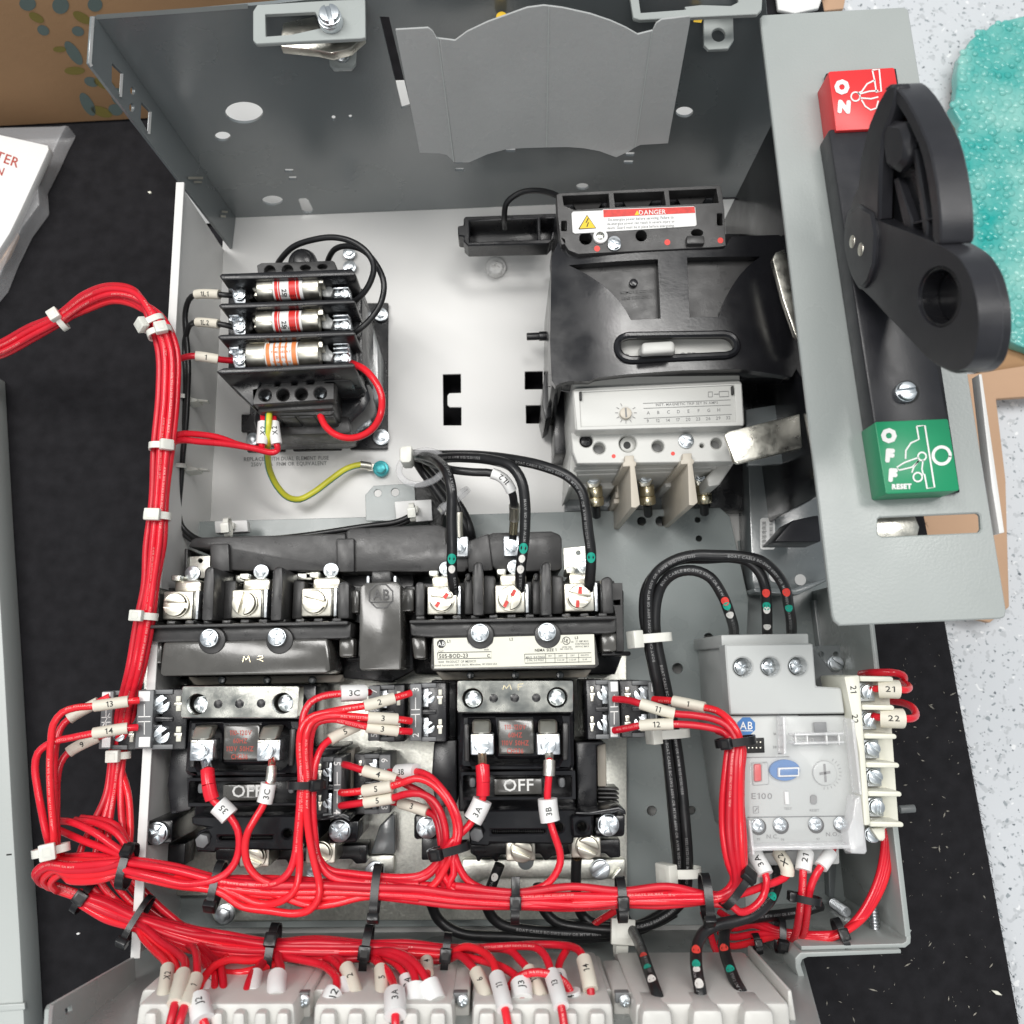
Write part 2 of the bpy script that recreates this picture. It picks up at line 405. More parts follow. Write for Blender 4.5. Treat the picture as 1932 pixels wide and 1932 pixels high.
# ------------------------------------------------------------------ wires and ties
def spline(pts, step=2.2):
    P = [pts[0] * 2 - pts[1]] + pts + [pts[-1] * 2 - pts[-2]]; out = []; idx = []
    for i in range(1, len(P) - 2):
        p0, p1, p2, p3 = P[i - 1], P[i], P[i + 1], P[i + 2]
        t0 = 0; t1 = t0 + max(1e-3, (p1 - p0).length) ** .5; t2 = t1 + max(1e-3, (p2 - p1).length) ** .5; t3 = t2 + max(1e-3, (p3 - p2).length) ** .5
        n = max(2, int((p2 - p1).length / step))
        for j in range(n):
            t = t1 + (t2 - t1) * j / n
            a1 = p0 * ((t1 - t) / (t1 - t0)) + p1 * ((t - t0) / (t1 - t0)); a2 = p1 * ((t2 - t) / (t2 - t1)) + p2 * ((t - t1) / (t2 - t1)); a3 = p2 * ((t3 - t) / (t3 - t2)) + p3 * ((t - t2) / (t3 - t2))
            b1 = a1 * ((t2 - t) / (t2 - t0)) + a2 * ((t - t0) / (t2 - t0)); b2 = a2 * ((t3 - t) / (t3 - t1)) + a3 * ((t - t1) / (t3 - t1))
            out.append(b1 * ((t2 - t) / (t2 - t1)) + b2 * ((t - t1) / (t2 - t1))); idx.append(i - 1 + j / n)
    out.append(pts[-1]); idx.append(len(pts) - 1); return out, idx
def seg_between(P, I, a, b):
    q = [p for p, i in zip(P, I) if a <= i <= b]
    def at(t):
        for k in range(len(I) - 1):
            if I[k] <= t <= I[k + 1]: return P[k].lerp(P[k + 1], (t - I[k]) / max(1e-9, I[k + 1] - I[k]))
        return P[-1]
    return [at(a)] + [p for p, i in zip(P, I) if a + .02 < i < b - .02] + [at(b)]
def wrap(P, s, r, h, start=None, phi=0, flip=False, turn=False, b=None):
    """letters laid on the round of a wire whose axis is P"""
    L = [0]
    for a, c in zip(P, P[1:]): L.append(L[-1] + (c - a).length)
    fr = frames(P); tv, tf, w = flow(s, .2 if not turn else .14); tot = L[-1]
    if turn: w_ = 1 * h
    else: w_ = w * h
    st = (tot - w_) / 2 if start is None else start
    def at(d):
        d = min(max(d, 0), tot)
        k = 0
        lo, hi = 0, len(L) - 2
        while lo < hi:
            mid = (lo + hi + 1) // 2
            if L[mid] <= d: lo = mid
            else: hi = mid - 1
        k = lo; t = (d - L[k]) / max(1e-9, L[k + 1] - L[k]); A, C = fr[k], fr[k + 1]
        return A[0].lerp(C[0], t), A[2].lerp(C[2], t).normalized(), A[3].lerp(C[3], t).normalized()
    out = []
    for x, y in tv:
        if turn: d = st + y * h; c = -(x - w / 2) * h
        else: d = st + x * h; c = (y - .5) * h
        if flip: d = 2 * st + w_ - d; c = -c
        p, up, sd = at(d); a = phi + c / r
        out.append(p + up * (math.cos(a) * r) - sd * (math.sin(a) * r))
    b.raw(out, tf)
RW, BW = 1.58, 2.45
NW = [0]
def wire(label, pts, r=RW, m=None, sleeves=(), prt=None, group=None, cat='wire', name='wire', dots=(), bare=None, pm=None, z0=0, stripe=None):
    """pts: (u, v, z) in the current view. sleeves: (from, to, text, material, thickness, turn, flip)"""
    NW[0] += 1; rnd = random.Random(NW[0]); m = m or M[rnd.choice(('red', 'red2', 'red3', 'red'))]
    Q = [W(u, v, z + z0) for u, v, z in pts]; P, I = spline(Q)
    b = B().tube(P, r, 12 if r < 2 else 16)
    root = part(None, name, b, m); tag(root, label, cat, group)
    if prt:
        tot = sum((c - a).length for a, c in zip(P, P[1:])); bb = B(); d = rnd.uniform(2, 12)
        h = .9 if r < 2 else 1.25
        phi = rnd.uniform(-.45, .45)
        while d < tot - 8 and rnd.random() < .86:
            w = flow(prt, .2)[2] * h * 1.0
            s = prt
            while s and d + flow(s, .2)[2] * h > tot - 2: s = s[:-1]
            if len(s) > 2: wrap(P, s, r + .03, h, d, phi, flip=rnd.random() < .5, b=bb)
            d += w + rnd.uniform(14, 45)
        if bb.v: part(root, 'print', bb, pm or (M['rprint'] if r < 2 else M['bprint']), flat=True)
    for sl in sleeves:
        a, c, s, sm, th = sl[:5]; turn = sl[5] if len(sl) > 5 else False; flip = sl[6] if len(sl) > 6 else False
        q = seg_between(P, I, a, c)
        so = part(root, 'sleeve', B().tube(q, r * th, 16), sm)
        if s:
            bb = B(); h = min(r * th * 1.25, 2.5) if not turn else 2.3
            wrap(q, s, r * th + .06, h, None, 0, flip, turn, bb); part(so, 'lettering', bb, M['ink'], flat=True)
    for (t, mm, sz) in dots:
        fr = frames(seg_between(P, I, max(0, t - .15), min(I[-1], t + .15))); k = len(fr) // 2; p, tt, up, sd = fr[k]
        bb = B(); vv = []
        for i in range(16):
            a = 2 * math.pi * i / 16; c = math.sin(a) * sz * .8; vv.append(p + tt * math.cos(a) * sz + up * (math.cos(c / r) * (r + .13)) + sd * (math.sin(c / r) * (r + .13)))
        vv.append(p + up * (r + .16)); bb.raw(vv, [(i, (i + 1) % 16, 16) for i in range(16)]); part(root, 'marker_dot', bb, M[mm], flat=True)
    if bare:
        for (a, c, rr, mm) in bare: part(root, 'bare_end', B().tube(seg_between(P, I, a, c), rr, 10), mm)
    if stripe:
        bb = B(); fr = frames(P); vv = []
        for (p, tt, up, sd) in fr:
            for a in stripe[1]: vv.append(p + up * (math.cos(a) * (r + .04)) + sd * (math.sin(a) * (r + .04)))
        n = len(stripe[1]); bb.raw(vv, [(i * n + j, i * n + j + 1, (i + 1) * n + j + 1, (i + 1) * n + j) for i in range(len(fr) - 1) for j in range(n - 1)])
        part(root, 'stripe', bb, stripe[0])
    return root
def tie(label, u, v, z, ang, hw, hd, m, head=0, width=2.2, group=None, headsize=(4.2, 5.0, 3.4), tail=0):
    headsize = tuple(x * (.8 if m.name == 'black_nylon' else 1) for x in headsize)
    """strap round a bundle running at ang (clockwise in the picture); hw half width across, hd half depth; head: angle on the loop from the top"""
    c = W(u, v, z); e = (W(u + math.cos(R(ang)) * 10, v + math.sin(R(ang)) * 10, z) - c).normalized()
    up = (EYE - c); up = (up - e * up.dot(e)).normalized(); sd = e.cross(up)
    th = .75; n = 28; vv = []; ff = []
    for i in range(n):
        a = 2 * math.pi * i / n
        ca, sa = math.cos(a), math.sin(a); q = .72
        x = math.copysign(abs(sa) ** q, sa); y = math.copysign(abs(ca) ** q, ca)
        for (o, wd) in ((0, -1), (th, -1), (th, 1), (0, 1)):
            vv.append(c + sd * x * (hw + o) + up * y * (hd + o) + e * wd * width / 2)
    for i in range(n):
        for j in range(4): ff.append((i * 4 + j, i * 4 + (j + 1) % 4, ((i + 1) % n) * 4 + (j + 1) % 4, ((i + 1) % n) * 4 + j))
    root = T('cable_tie', label, 'cable tie', c - up * hd, group)
    part(root, 'strap', B().raw(vv, ff), m)
    a = R(head); hp = c + sd * math.sin(a) * (hw + 1.2) + up * math.cos(a) * (hd + 1.2)
    n1 = (sd * math.sin(a) + up * math.cos(a)).normalized(); t1 = n1.cross(e)
    w_, l_, d_ = headsize
    q = lambda o: [hp + n1 * o + e * (x * w_ / 2) + t1 * (y * l_ / 2) for x, y in ((-1, -1), (1, -1), (1, 1), (-1, 1))]
    bb = B().loft(q(d_ / 2), q(-d_ / 2), .5)
    w2, l2 = w_ * .28, l_ * .25
    hd_ = part(root, 'head', bb, m)
    q2 = [hp + n1 * (d_ / 2 + .06) + e * (x * w2) + t1 * (y * l2) for x, y in ((-1, -1), (1, -1), (1, 1), (-1, 1))]
    part(hd_, 'slot', B().raw(q2, [(0, 1, 2, 3)]), M['ink'] if m is M['tieb'] else M['tiew'], flat=True)
    if tail:
        q3 = lambda o: [hp + t1 * (l_ / 2 - .5 + k * tail) + n1 * (o - .3) + e * (x * width / 2) for k, x in ((0, -1), (0, 1), (1, 1), (1, -1))]
        part(root, 'tail', B().loft(q3(.4), q3(-.4), .2), m)
    return root
# ================================================================== setting and background
use()
def flat(name, m, x0, x1, y0, y1, z):
    b = B(); b.raw([(x0, y0, z), (x1, y0, z), (x1, y1, z), (x0, y1, z)], [(0, 1, 2, 3)]); return part(None, name, b, m, flat=True)
o = flat('floor', M['terr'], -1500, 1500, -1500, 1500, -46); o['kind'] = 'structure'
# carpet mat
mt = T('carpet_mat', 'black carpet mat spread under the grey steel unit', 'mat', W(500, 900, -40))
e0, e1, e2 = W(1543, -60, -22), W(1788, 1181, -22), W(1932, 1960, -22)
el = [e0 + (e0 - e1) * .5, e0, e1, e2, e2 + (e2 - e1) * .5]
out = [Vector((-1000, el[0].y, -22))] + el + [Vector((-1000, el[-1].y, -22))]
part(mt, 'pile', B().loft(out, [Vector((p.x, p.y, -45)) for p in out], 3), M['mat'])
b = B()
for i in range(6500):
    k = random.randrange(1, 4); a, c = el[k], el[min(4, k + 1)]
    p = a.lerp(c, random.random()) + Vector((random.uniform(-5, .3), 0, random.uniform(-16, -.5)))
    if p.x > 400 or p.y < -260: continue
    an = random.uniform(-2.6, .1); l = random.uniform(2, 5.5)
    d = Vector((math.cos(an) * l * .6, math.sin(an) * l, random.uniform(-1.5, 2))); w = Vector((.12, .06, .05))
    q = p + d * .5 + Vector((0, 0, .8)); b.raw([p - w, p + w, q + w * .7, q - w * .7, p + d], [(0, 1, 2, 3), (3, 2, 4)])
part(mt, 'fibre', b, M['fib'], kind='stuff', flat=True)
b = B()
for i in range(300):
    u, v = (random.uniform(1560, 1900), random.uniform(1180, 1925)) if i < 330 else (random.uniform(15, 320), random.uniform(300, 1930))
    p = W(u, v, -21.6); s = random.choice([.15, .2, .25, .3, .5, .8]) * random.uniform(.6, 1.1)
    an = random.uniform(0, 6.28); l = s * random.uniform(1, 3.2); d = Vector((math.cos(an), math.sin(an), .1)) * l; n = Vector((-math.sin(an), math.cos(an), 0)) * s * .5; up = Vector((0, 0, s))
    if p.x > e1.x + (e2.x - e1.x) * (p.y - e1.y) / (e2.y - e1.y) - 4: continue
    b.raw([p - d, p + n, p + d, p - n, p + up], [(0, 1, 4), (1, 2, 4), (2, 3, 4), (3, 0, 4)])
part(mt, 'lint', b, M['lint'], kind='stuff', flat=True)
# chips and offcuts lying on the carpet, one by one where they show
for (u, v, s, l, an, lab, mm) in ((283, 364, 1.5, 1.4, 20, 'pale crumb on the carpet below the brown box', M['cream']), (148, 1761, 1.1, 1.2, 0, 'round white crumb on the carpet by the lower left wire bundle', M['paper']),
        (247, 1836, .7, 2.6, 110, 'thin pale sliver on the carpet left of the lower wire bundle', M['cream']), (281, 1863, .4, 4, 50, 'fine grey wire offcut on the carpet above the lower steel wing', M['zinc']),
        (161, 1877, .8, 2, -10, 'small grey flake on the carpet near the lower left corner', M['lint']), (177, 1946 - 12, .9, 2.2, 80, 'yellowish splinter on the carpet beside the lower steel wing', M['cream']),
        (1881 - 267, 1866, 0, 0, 0, '', None), (1913 - 30, 1872 - 5, 0, 0, 0, '', None),
        (1879, 1867 + 5, 1.6, 3.2, 25, 'cream chip on the carpet at the bottom right', M['cream']), (1914 - 0, 1975 - 0, 0, 0, 0, '', None), (1832, 1967, 0, 0, 0, '', None)):
    if not lab: continue
    p = W(u, v, -21.5); d = Vector((math.cos(R(an)), -math.sin(R(an)), 0)); n = Vector((-d.y, d.x, 0))
    q = [p + d * l, p + n * s * .6 + d * .2, p - d * l * .9, p - n * s * .6]
    tag(part(None, 'crumb', B().loft([x + Vector((0, 0, s * .7)) for x in q], [x - Vector((0, 0, .3)) for x in q], .15), mm), lab, 'crumb')
# cardboard box behind
bx = T('cardboard_box', 'brown cardboard box with olive and slate oval print behind the steel unit', 'box', W(120, 100, -22))
c0, c1 = W(-420, 262, -21), W(640, 206, -21)
pl0 = Plane(c0, c1, c0 + Vector((0, 38, 158)))
dn = (c1 - c0).normalized(); bk = Vector((0, 38, 158))
b = B(); q = [c0, c1, c1 + Vector((0, 300, 0)), c0 + Vector((0, 300, 0))]; b.loft([p + bk for p in q], q, 1.5)
part(bx, 'carton', b, M['card'])
class Fr: pass
use(0, 0, 900)
for (u, v, a, c, tl, m_) in ((148, 20, 45, 38, 10, 't'), (325, 30, 45, 45, 10, 't'), (510, 25, 40, 38, 10, 't'), (195, 95, 45, 22, 30, 'o'), (440, 95, 55, 25, 30, 'o'), (232, 163, 34, 26, 30, 't'),
        (418, 168, 34, 26, 20, 't'), (395, 285, 30, 75, -35, 't'), (320, 265, 36, 16, 0, 'o'), (400, 380, 55, 22, 0, 'o'), (490, 440, 40, 25, 20, 't'), (470, 560, 30, 70, -30, 't'), (560, 450, 60, 26, 20, 'o'), (545, 600, 60, 26, 20, 'o'), (620, 590, 40, 30, 20, 't'), (640, 520, 40, 50, -30, 't')):
    ce, se = math.cos(R(tl)), math.sin(R(tl))
    patch(bx, 'print', M['card_' + m_], pl0, [(u + x * ce - y * se, v + x * se + y * ce) for x, y in circ(0, 0, a, 20, c)], .3)
use()
# parts packet at the left edge
pk = T('paper_packet', 'white paper packet with red print in a plastic bag at the left edge', 'packet', W(20, 350, -22))
pp(pk, 'bag', M['film'], [(-60, 240), (112, 236), (128, 233), (112, 262), (95, 300), (72, 345), (75, 385), (42, 430), (15, 485), (-5, 535), (-60, 600)], -8, -21.5, 2)
q = [(-60, 250), (0, 254), (90, 274), (92, 282), (70, 330), (40, 395), (18, 440), (0, 468), (-60, 560)]
b = B().pp(q, -3, -9, .6)
pkp = part(pk, 'packet', b, M['paper'])
text(pkp, 'TER', M['rink'], 14, 300, -3, 18, 20, 'print'); text(pkp, 'N', M['rink'], 0, 322, -3, 15, 20, 'print')
pp(pk, 'leaflet', M['cardl'], [(-40, 470), (22, 425), (30, 440), (12, 480), (-40, 545)], -9, -14, .4)
# white sheet standing behind the unit: seen through the holes of its rear wall
# cardboard, bubble wrap on the right
cb = part(None, 'cardboard_sheet', B().pp([(1800, 165), (1830, 90), (1990, 75), (1990, 712), (1850, 715), (1790, 350)], -38, -42, .8), M['card'])
tag(cb, 'brown cardboard sheet under the teal bubble wrap', 'cardboard')
cb2 = part(None, 'cardboard_sheet', B().pp([(1836, 705), (1932, 690), (1990, 700), (1990, 745), (1880, 752), (1898, 905), (1905, 1145), (1868, 1175), (1580, 1100), (1500, 700)], -30, -35, .8), M['cardl'])
tag(cb2, 'pale cardboard sheet lying beneath the handle plate', 'cardboard')
cb3 = part(None, 'cardboard_sheet', B().pp([(1468, -30), (1600, -30), (1592, 16), (1555, 20), (1466, 30)], -24, -28, .8), M['cardl'])
tag(cb3, 'cardboard flap with white corner above the handle plate', 'cardboard')
pk2 = part(None, 'paper_scrap', B().pp([(1462, -30), (1560, -30), (1545, 15), (1500, 25), (1468, 18)], -17, -20, .8), M['paper']); tag(pk2, 'white paper scrap at the top edge above the handle plate', 'paper')
bw = T('bubble_wrap', 'crumpled teal bubble wrap lying on brown cardboard', 'bubble wrap', W(1880, 300, -38))
q = [(1812, 105), (1850, 60), (1890, 40), (1985, 25), (1985, 680), (1925, 655), (1880, 610), (1850, 560), (1825, 470), (1800, 380), (1790, 300), (1812, 270), (1805, 215), (1800, 190)]
rj = random.Random(9); q = [(a[0] + (c[0] - a[0]) * t + rj.uniform(-6, 6), a[1] + (c[1] - a[1]) * t + rj.uniform(-6, 6)) for a, c in zip(q, q[1:] + q[:1]) for t in (0, .33, .66)]
b = B().pp(q, -28, -37, 2.2, 3)
film = part(bw, 'film', b, M['bub'])
b = B(); rr = random.Random(3)
for j in range(46):
    for i in range(16):
        u, v = 1790 + i * 15 + (j % 2) * 7.5 + rr.uniform(-5, 5), 45 + j * 13.5 + rr.uniform(-5, 5)
        inside = False; n = len(q)
        for a in range(n):
            (x1, y1), (x2, y2) = q[a], q[(a + 1) % n]
            if (y1 > v) != (y2 > v) and u < (x2 - x1) * (v - y1) / (y2 - y1) + x1: inside = not inside
        if inside and u < 1960: p = W(u, v, -28.2 + rr.uniform(-.4, .3)); b.dome(p, 3.0 * rr.uniform(.7, 1.2), 1.5 * rr.uniform(.4, 1.2), 12, 4)
part(bw, 'bubble', b, M['bub'], kind='stuff')
# grey door at the lower left edge
dr = T('steel_door', 'grey steel door lying on the carpet along the lower left edge', 'door', W(10, 1600, -22))
b = B().pp([(-160, 700), (-24, 700), (-9, 981), (7, 1245), (24, 1555), (37, 1765), (44, 1900), (48, 1990), (-160, 1990)], -2, -21.5, .8); part(dr, 'panel', b, M['door'])
b = B(); b.pp([(-100, 1902), (46, 1893), (47, 1905), (-100, 1918)], -.5, -3, .4); part(dr, 'flange', b, M['door'])
b = B(); stroke(b, -2, [(12, 1613), (22, 1612)], 3); part(dr, 'scratch', b, M['ink'], flat=True)
# ================================================================== the steel unit
bk = T('steel_unit', 'grey steel pull-out unit with white back panel and upright walls', 'enclosure', W(900, 900, -20))
# back panel with its cut-outs
hol = []
use(1100, 430, 900)
hol.append([(15, 1085), (112, 1083), (113, 1185), (50, 1187), (40, 1200), (40, 1250), (52, 1262), (115, 1262), (115, 1360), (18, 1360)])
hol.append([(455, 1070), (552, 1068), (553, 1165), (455, 1167)]); hol.append([(460, 1252), (560, 1250), (562, 1350), (462, 1350)])
full = [(CV[0] + u * CV[2], CV[1] + v * CV[2]) for h in hol for u, v in h]; ln = [len(h) for h in hol]
use(); hol = []; k = 0
for n in ln: hol.append(full[k:k + n]); k += n
part(bk, 'back_panel', B().plate(ZP(0), [(424, 408), (1480, 372), (1545, 700), (1600, 1200), (1640, 1760), (325, 1766), (385, 900)], hol + [rrect(620, 1180, 640, 1190, 3)], 1.6, .2), M['panel'])
# left wall
a, c = W(333, 345, 74), W(247, 1808, 74)
dx = Vector((1.6, 0, 0)); dzn = lambda p, z: Vector((p.x, p.y, z))
part(bk, 'side_wall', B().loft([a, c, c + dx, a + dx], [dzn(p, -18) for p in (a, c, c + dx, a + dx)], .3), M['panel'])
lip = [a, c, c + dx * 2.6, a + dx * 2.6]
part(bk, 'wall_lip', B().loft([p + Vector((0, 0, .8)) for p in lip], [p + Vector((0, 0, -.9)) for p in lip], .3), M['panel'])
# right wall with rounded lower corner
a, c = W(1640, 1090, 74), W(1719, 1768, 74); dx = Vector((-2.6, 0, 0))
part(bk, 'side_wall', B().loft([a, c, c + dx, a + dx], [dzn(p, -18) for p in (a, c, c + dx, a + dx)], .4), M['grey'])
crn = [W(1719, 1766, 74), W(1718, 1780, 74), W(1708, 1788, 74), W(1512, 1793, 74), W(1512, 1785, 74), W(1703, 1780, 74), W(1710, 1776, 74), W(1711, 1764, 74)]
part(bk, 'corner_wall', B().loft(crn, [dzn(p, -18) for p in crn], .3), M['grey'])
# bent lip of the terminal shelf, lower right
sh = [W(u, v, 76) for u, v in ((1700, 1791), (1701, 1799), (1524, 1806), (1514, 1811), (1511, 1820), (1552, 1945), (1541, 1950), (1501, 1826), (1500, 1808), (1510, 1797))]
part(bk, 'shelf_lip', B().loft(sh, [dzn(p, 20) for p in sh], .5), M['grey'])
# floor of the right hand bay and the stepped rail
pp(bk, 'bay_floor', M['sub'], [(1392, 1020), (1560, 1015), (1648, 1180), (1702, 1700), (1440, 1735), (1400, 1100)], -1 + 2.5, .5, .2)
use(1560, 1350, 800)
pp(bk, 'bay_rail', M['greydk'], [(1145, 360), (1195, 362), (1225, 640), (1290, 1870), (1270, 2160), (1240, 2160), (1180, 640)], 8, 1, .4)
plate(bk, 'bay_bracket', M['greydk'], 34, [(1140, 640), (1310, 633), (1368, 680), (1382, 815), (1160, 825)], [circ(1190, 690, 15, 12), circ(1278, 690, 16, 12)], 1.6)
screw(bk, 1278, 748, 46, 36, 'slot', 35)
use(1660, 1700, 700)
b = B(); p = W(1170, 1540, 12); 
for i in range(9): b.cyl(p + Vector((0, 0, i * 2.0)), (0, 0, 1), 2.6, 1.1, 14, .3); b.cyl(p + Vector((0, 0, i * 2.0 + 1)), (0, 0, 1), 2.1, 1.1, 14)
part(bk, 'threaded_stud', b, M['zinc'])
b = B(); p = W(1462, 1790, 50)
for i in range(10): b.cyl(p + Vector((0, i * 1.5, 0)), (0, 1, 0), 2.2, .8, 12, .2); b.cyl(p + Vector((0, i * 1.5 + .8, 0)), (0, 1, 0), 1.8, .8, 12)
part(bk, 'bolt', b, M['zinc'])
b = B(); p = W(1462, 1848, 60); b.cyl(p, (0, 1, 0), 8, 2.2, 18, .8); part(bk, 'bolt_head', b, M['zinc'])
b = B(); p = W(1625, 893, 40); b.cyl(p, (1, .05, 0), 2.0, 7.5, 10, .4); part(bk, 'bolt_end', b, M['relayd'])
b = B(); stroke(b, 3, [(1300, 1500), (1480, 1590), (1700, 1740)], 30); part(bk, 'weld_seam', b, M['grey'], flat=True)
use()
# top wall
t0, t1, t2 = W(445, 411, 0), W(1470, 370, 0), W(183, 36, 150)
TP = Plane(t0, t1, t2)
bl, br = TP.at(330, 408), TP.at(1330, 374)
q = [bl + Vector((0, 7, -19 - bl.z)), br + Vector((0, 7, -19 - br.z)), br + Vector((0, 56, 42 - br.z)), bl + Vector((0, 56, 42 - bl.z))]
ws = part(None, 'paper_sheet', B().loft(q, [p + Vector((0, 1.5, -1.5)) for p in q], .2), M['paper'])
tag(ws, 'white paper sheet behind the rear wall, seen through its holes', 'paper')
use(0, 0, 900)
h1 = [circ(1310, 605, 101, 28, 57), circ(1195, 733, 42, 20, 25), circ(1462, 1077, 56, 22, 26), circ(1790, 634, 12, 10, 14), circ(1880, 628, 11, 10, 12), rrect(1528, 908, 1575, 926, 6), rrect(1550, 948, 1592, 966, 6),
      [(1600, 1075), (1610, 1066), (1640, 1064), (1655, 1075), (1682, 1130), (1672, 1143), (1640, 1147), (1622, 1138)]]
conv = lambda h: [(CV[0] + u * CV[2], CV[1] + v * CV[2]) for u, v in h]
hh = [conv(h) for h in h1]
use(800, 0, 900)
hh += [conv(h) for h in ([(320, 90), (370, 92), (485, 570), (440, 584)], rrect(995, 797, 1050, 815, 7), rrect(722, 858, 768, 876, 6), rrect(725, 903, 773, 918, 6), circ(1408, 1002, 34, 18, 18), rrect(1640, 818, 1688, 838, 7), rrect(1630, 862, 1682, 880, 7))]
use(1660, 0, 900); hh.append(conv(circ(110, 602, 46, 22, 28)))
use()
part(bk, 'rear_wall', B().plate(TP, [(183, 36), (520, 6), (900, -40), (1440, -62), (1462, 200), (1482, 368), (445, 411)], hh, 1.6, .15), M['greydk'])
use(0, 0, 900)
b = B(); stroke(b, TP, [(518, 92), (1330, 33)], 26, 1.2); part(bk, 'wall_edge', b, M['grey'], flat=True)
# flange along its left edge
use()
FP = Plane(W(183, 36, 150), W(445, 411, 0), W(170, 123, 150))
use(0, 0, 900)
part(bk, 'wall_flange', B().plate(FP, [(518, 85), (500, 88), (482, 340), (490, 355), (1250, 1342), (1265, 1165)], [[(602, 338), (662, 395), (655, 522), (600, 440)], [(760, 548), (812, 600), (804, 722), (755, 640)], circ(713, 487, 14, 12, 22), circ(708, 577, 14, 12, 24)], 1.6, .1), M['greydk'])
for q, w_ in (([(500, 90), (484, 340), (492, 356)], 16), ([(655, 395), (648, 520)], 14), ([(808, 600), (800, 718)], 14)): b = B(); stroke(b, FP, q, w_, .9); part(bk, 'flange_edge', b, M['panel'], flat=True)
for q, w_ in (([(1010, 955), (1090, 955)], 14), ([(1040, 977), (1085, 977)], 11), ([(1190, 1135), (1222, 1138)], 11), ([(1185, 1160), (1212, 1162)], 11)): b = B(); stroke(b, FP, q, w_, .8); part(bk, 'tab', b, M['nick'], flat=True)
# catches along its top edge
cl = T('latch_catch', 'grey slotted catch tab with a slotted screw on the rear wall top', 'catch', W(600, 60, 150), 'catch tabs on the rear wall')
plate(cl, 'tab', M['grey'], 156, [(1358, 60), (1380, 25), (1700, 5), (1960, -8), (1962, 200), (1940, 205), (1375, 235), (1358, 215)], [[(1422, 75), (1690, 62), (1700, 80), (1720, 150), (1560, 185), (1425, 195)]], 2.2)
b = B(); b.pp([(1500, 225), (1520, 120), (1690, 85), (1730, 190), (1900, 180), (1960, 190), (1880, 260), (1780, 285), (1700, 268), (1505, 248)], 148, 143, .6); part(cl, 'latch_arm', b, M['arm'])
plate(cl, 'lower_tab', M['grey'], 130, [(1765, 230), (1915, 225), (1908, 340), (1885, 368), (1790, 370), (1768, 345)], [circ(1838, 300, 36, 18)], 2)
screw(cl, 1838, 298, 40, 131, 'hex', 0); screw(cl, 1770, 85, 66, 161, 'slot', 75)
pc(cl, 'collar', M['zinc'], 1770, 95, 72, 159.5, 156)
use(1660, 0, 900)
cr = T('latch_catch', 'grey slotted catch tab without a screw beside the handle plate', 'catch', W(200, 60, 150), 'catch tabs on the rear wall')
plate(cr, 'tab', M['grey'], 156, [(-190, -60), (530, -60), (525, 50), (500, 75), (-130, 105), (-165, 95)], [[(-140, -40), (395, -40), (400, 10), (360, 30), (200, 25), (110, 35), (120, 50), (-125, 68)]], 2.2)
plate(cr, 'lower_tab', M['grey'], 142, [(212, 100), (372, 96), (375, 215), (345, 260), (240, 264), (215, 240)], [circ(293, 185, 37, 18)], 2)
patch(cr, 'yellow_tape', M['foil'], 143, [(160, 95), (210, 92), (200, 122), (158, 118)])
# sheet with curved edges standing before the rear wall
use()
g0, g1, g2 = W(745, 78, 164), W(1308, 40, 170), W(800, 305, 106)
SP = Plane(g0, g1, g2)
use(800, 0, 900)
fold = [(405, 0), (640, 2), (1228, 1.5), (1720, 2.2), (1932, 0), (2000, 0)]
def foldat(u, v):
    u = u - (v - 150) * (.14 if u < 1000 else (.0 if u < 1500 else -.12))
    for (a, x), (c, y) in zip(fold, fold[1:]):
        if a <= u <= c: return x + (y - x) * (u - a) / (c - a)
    return 0
cc = bmesh.new()
class Bent:
    n = SP.n
    @staticmethod
    def at(u, v, off=0): return SP.at(u, v, off + foldat(u, v))
lft = [(405, 160), (580, 150), (600, 165), (625, 205)]; 
A1 = [(405, 160), (580, 150), (605, 168), (625, 205), (645, 208), (722, 872), (680, 832), (640, 824), (535, 820)]
A2 = [(645, 208), (725, 218), (790, 170), (900, 118), (1000, 82), (1110, 42), (1200, 30), (1228, 33), (1215, 792), (1100, 795), (1000, 802), (900, 828), (800, 872), (722, 872)]
A3 = [(1228, 33), (1300, 42), (1450, 75), (1560, 112), (1640, 148), (1705, 185), (1785, 165), (1690, 792), (1660, 812), (1590, 845), (1500, 812), (1420, 797), (1330, 790), (1215, 792)]
A4 = [(1785, 165), (1805, 125), (1835, 105), (1985, 88), (1985, 120), (1868, 770), (1720, 778), (1690, 792)]
s1 = T('deflector_sheet', 'bare grey sheet with curved top and bottom edges before the rear wall', 'sheet', W(1200, 800, 76))
for A in (A1, A2, A3, A4): part(s1, 'facet', B().plate(Bent, A, [], 1.0, .1), M['shield'])
for q in ([(632, 200), (718, 868)], [(1228, 36), (1216, 788)], [(1783, 168), (1692, 790)]): b = B(); stroke(b, Bent, q, 5, .3); part(s1, 'fold', b, M['door'], flat=True)
ye = part(None, 'warning_plug', B().pc(975, 85, 36, 150, 142, 18, 1), M['foil']); tag(ye, 'small yellow plug behind the top edge of the curved sheet', 'plug')
gl = part(None, 'lamp_globe', B().dome(W(965, -10, 120), 20, 22, 24, 8), M['film']); tag(gl, 'pale round cap at the top edge behind the curved sheet', 'cap')
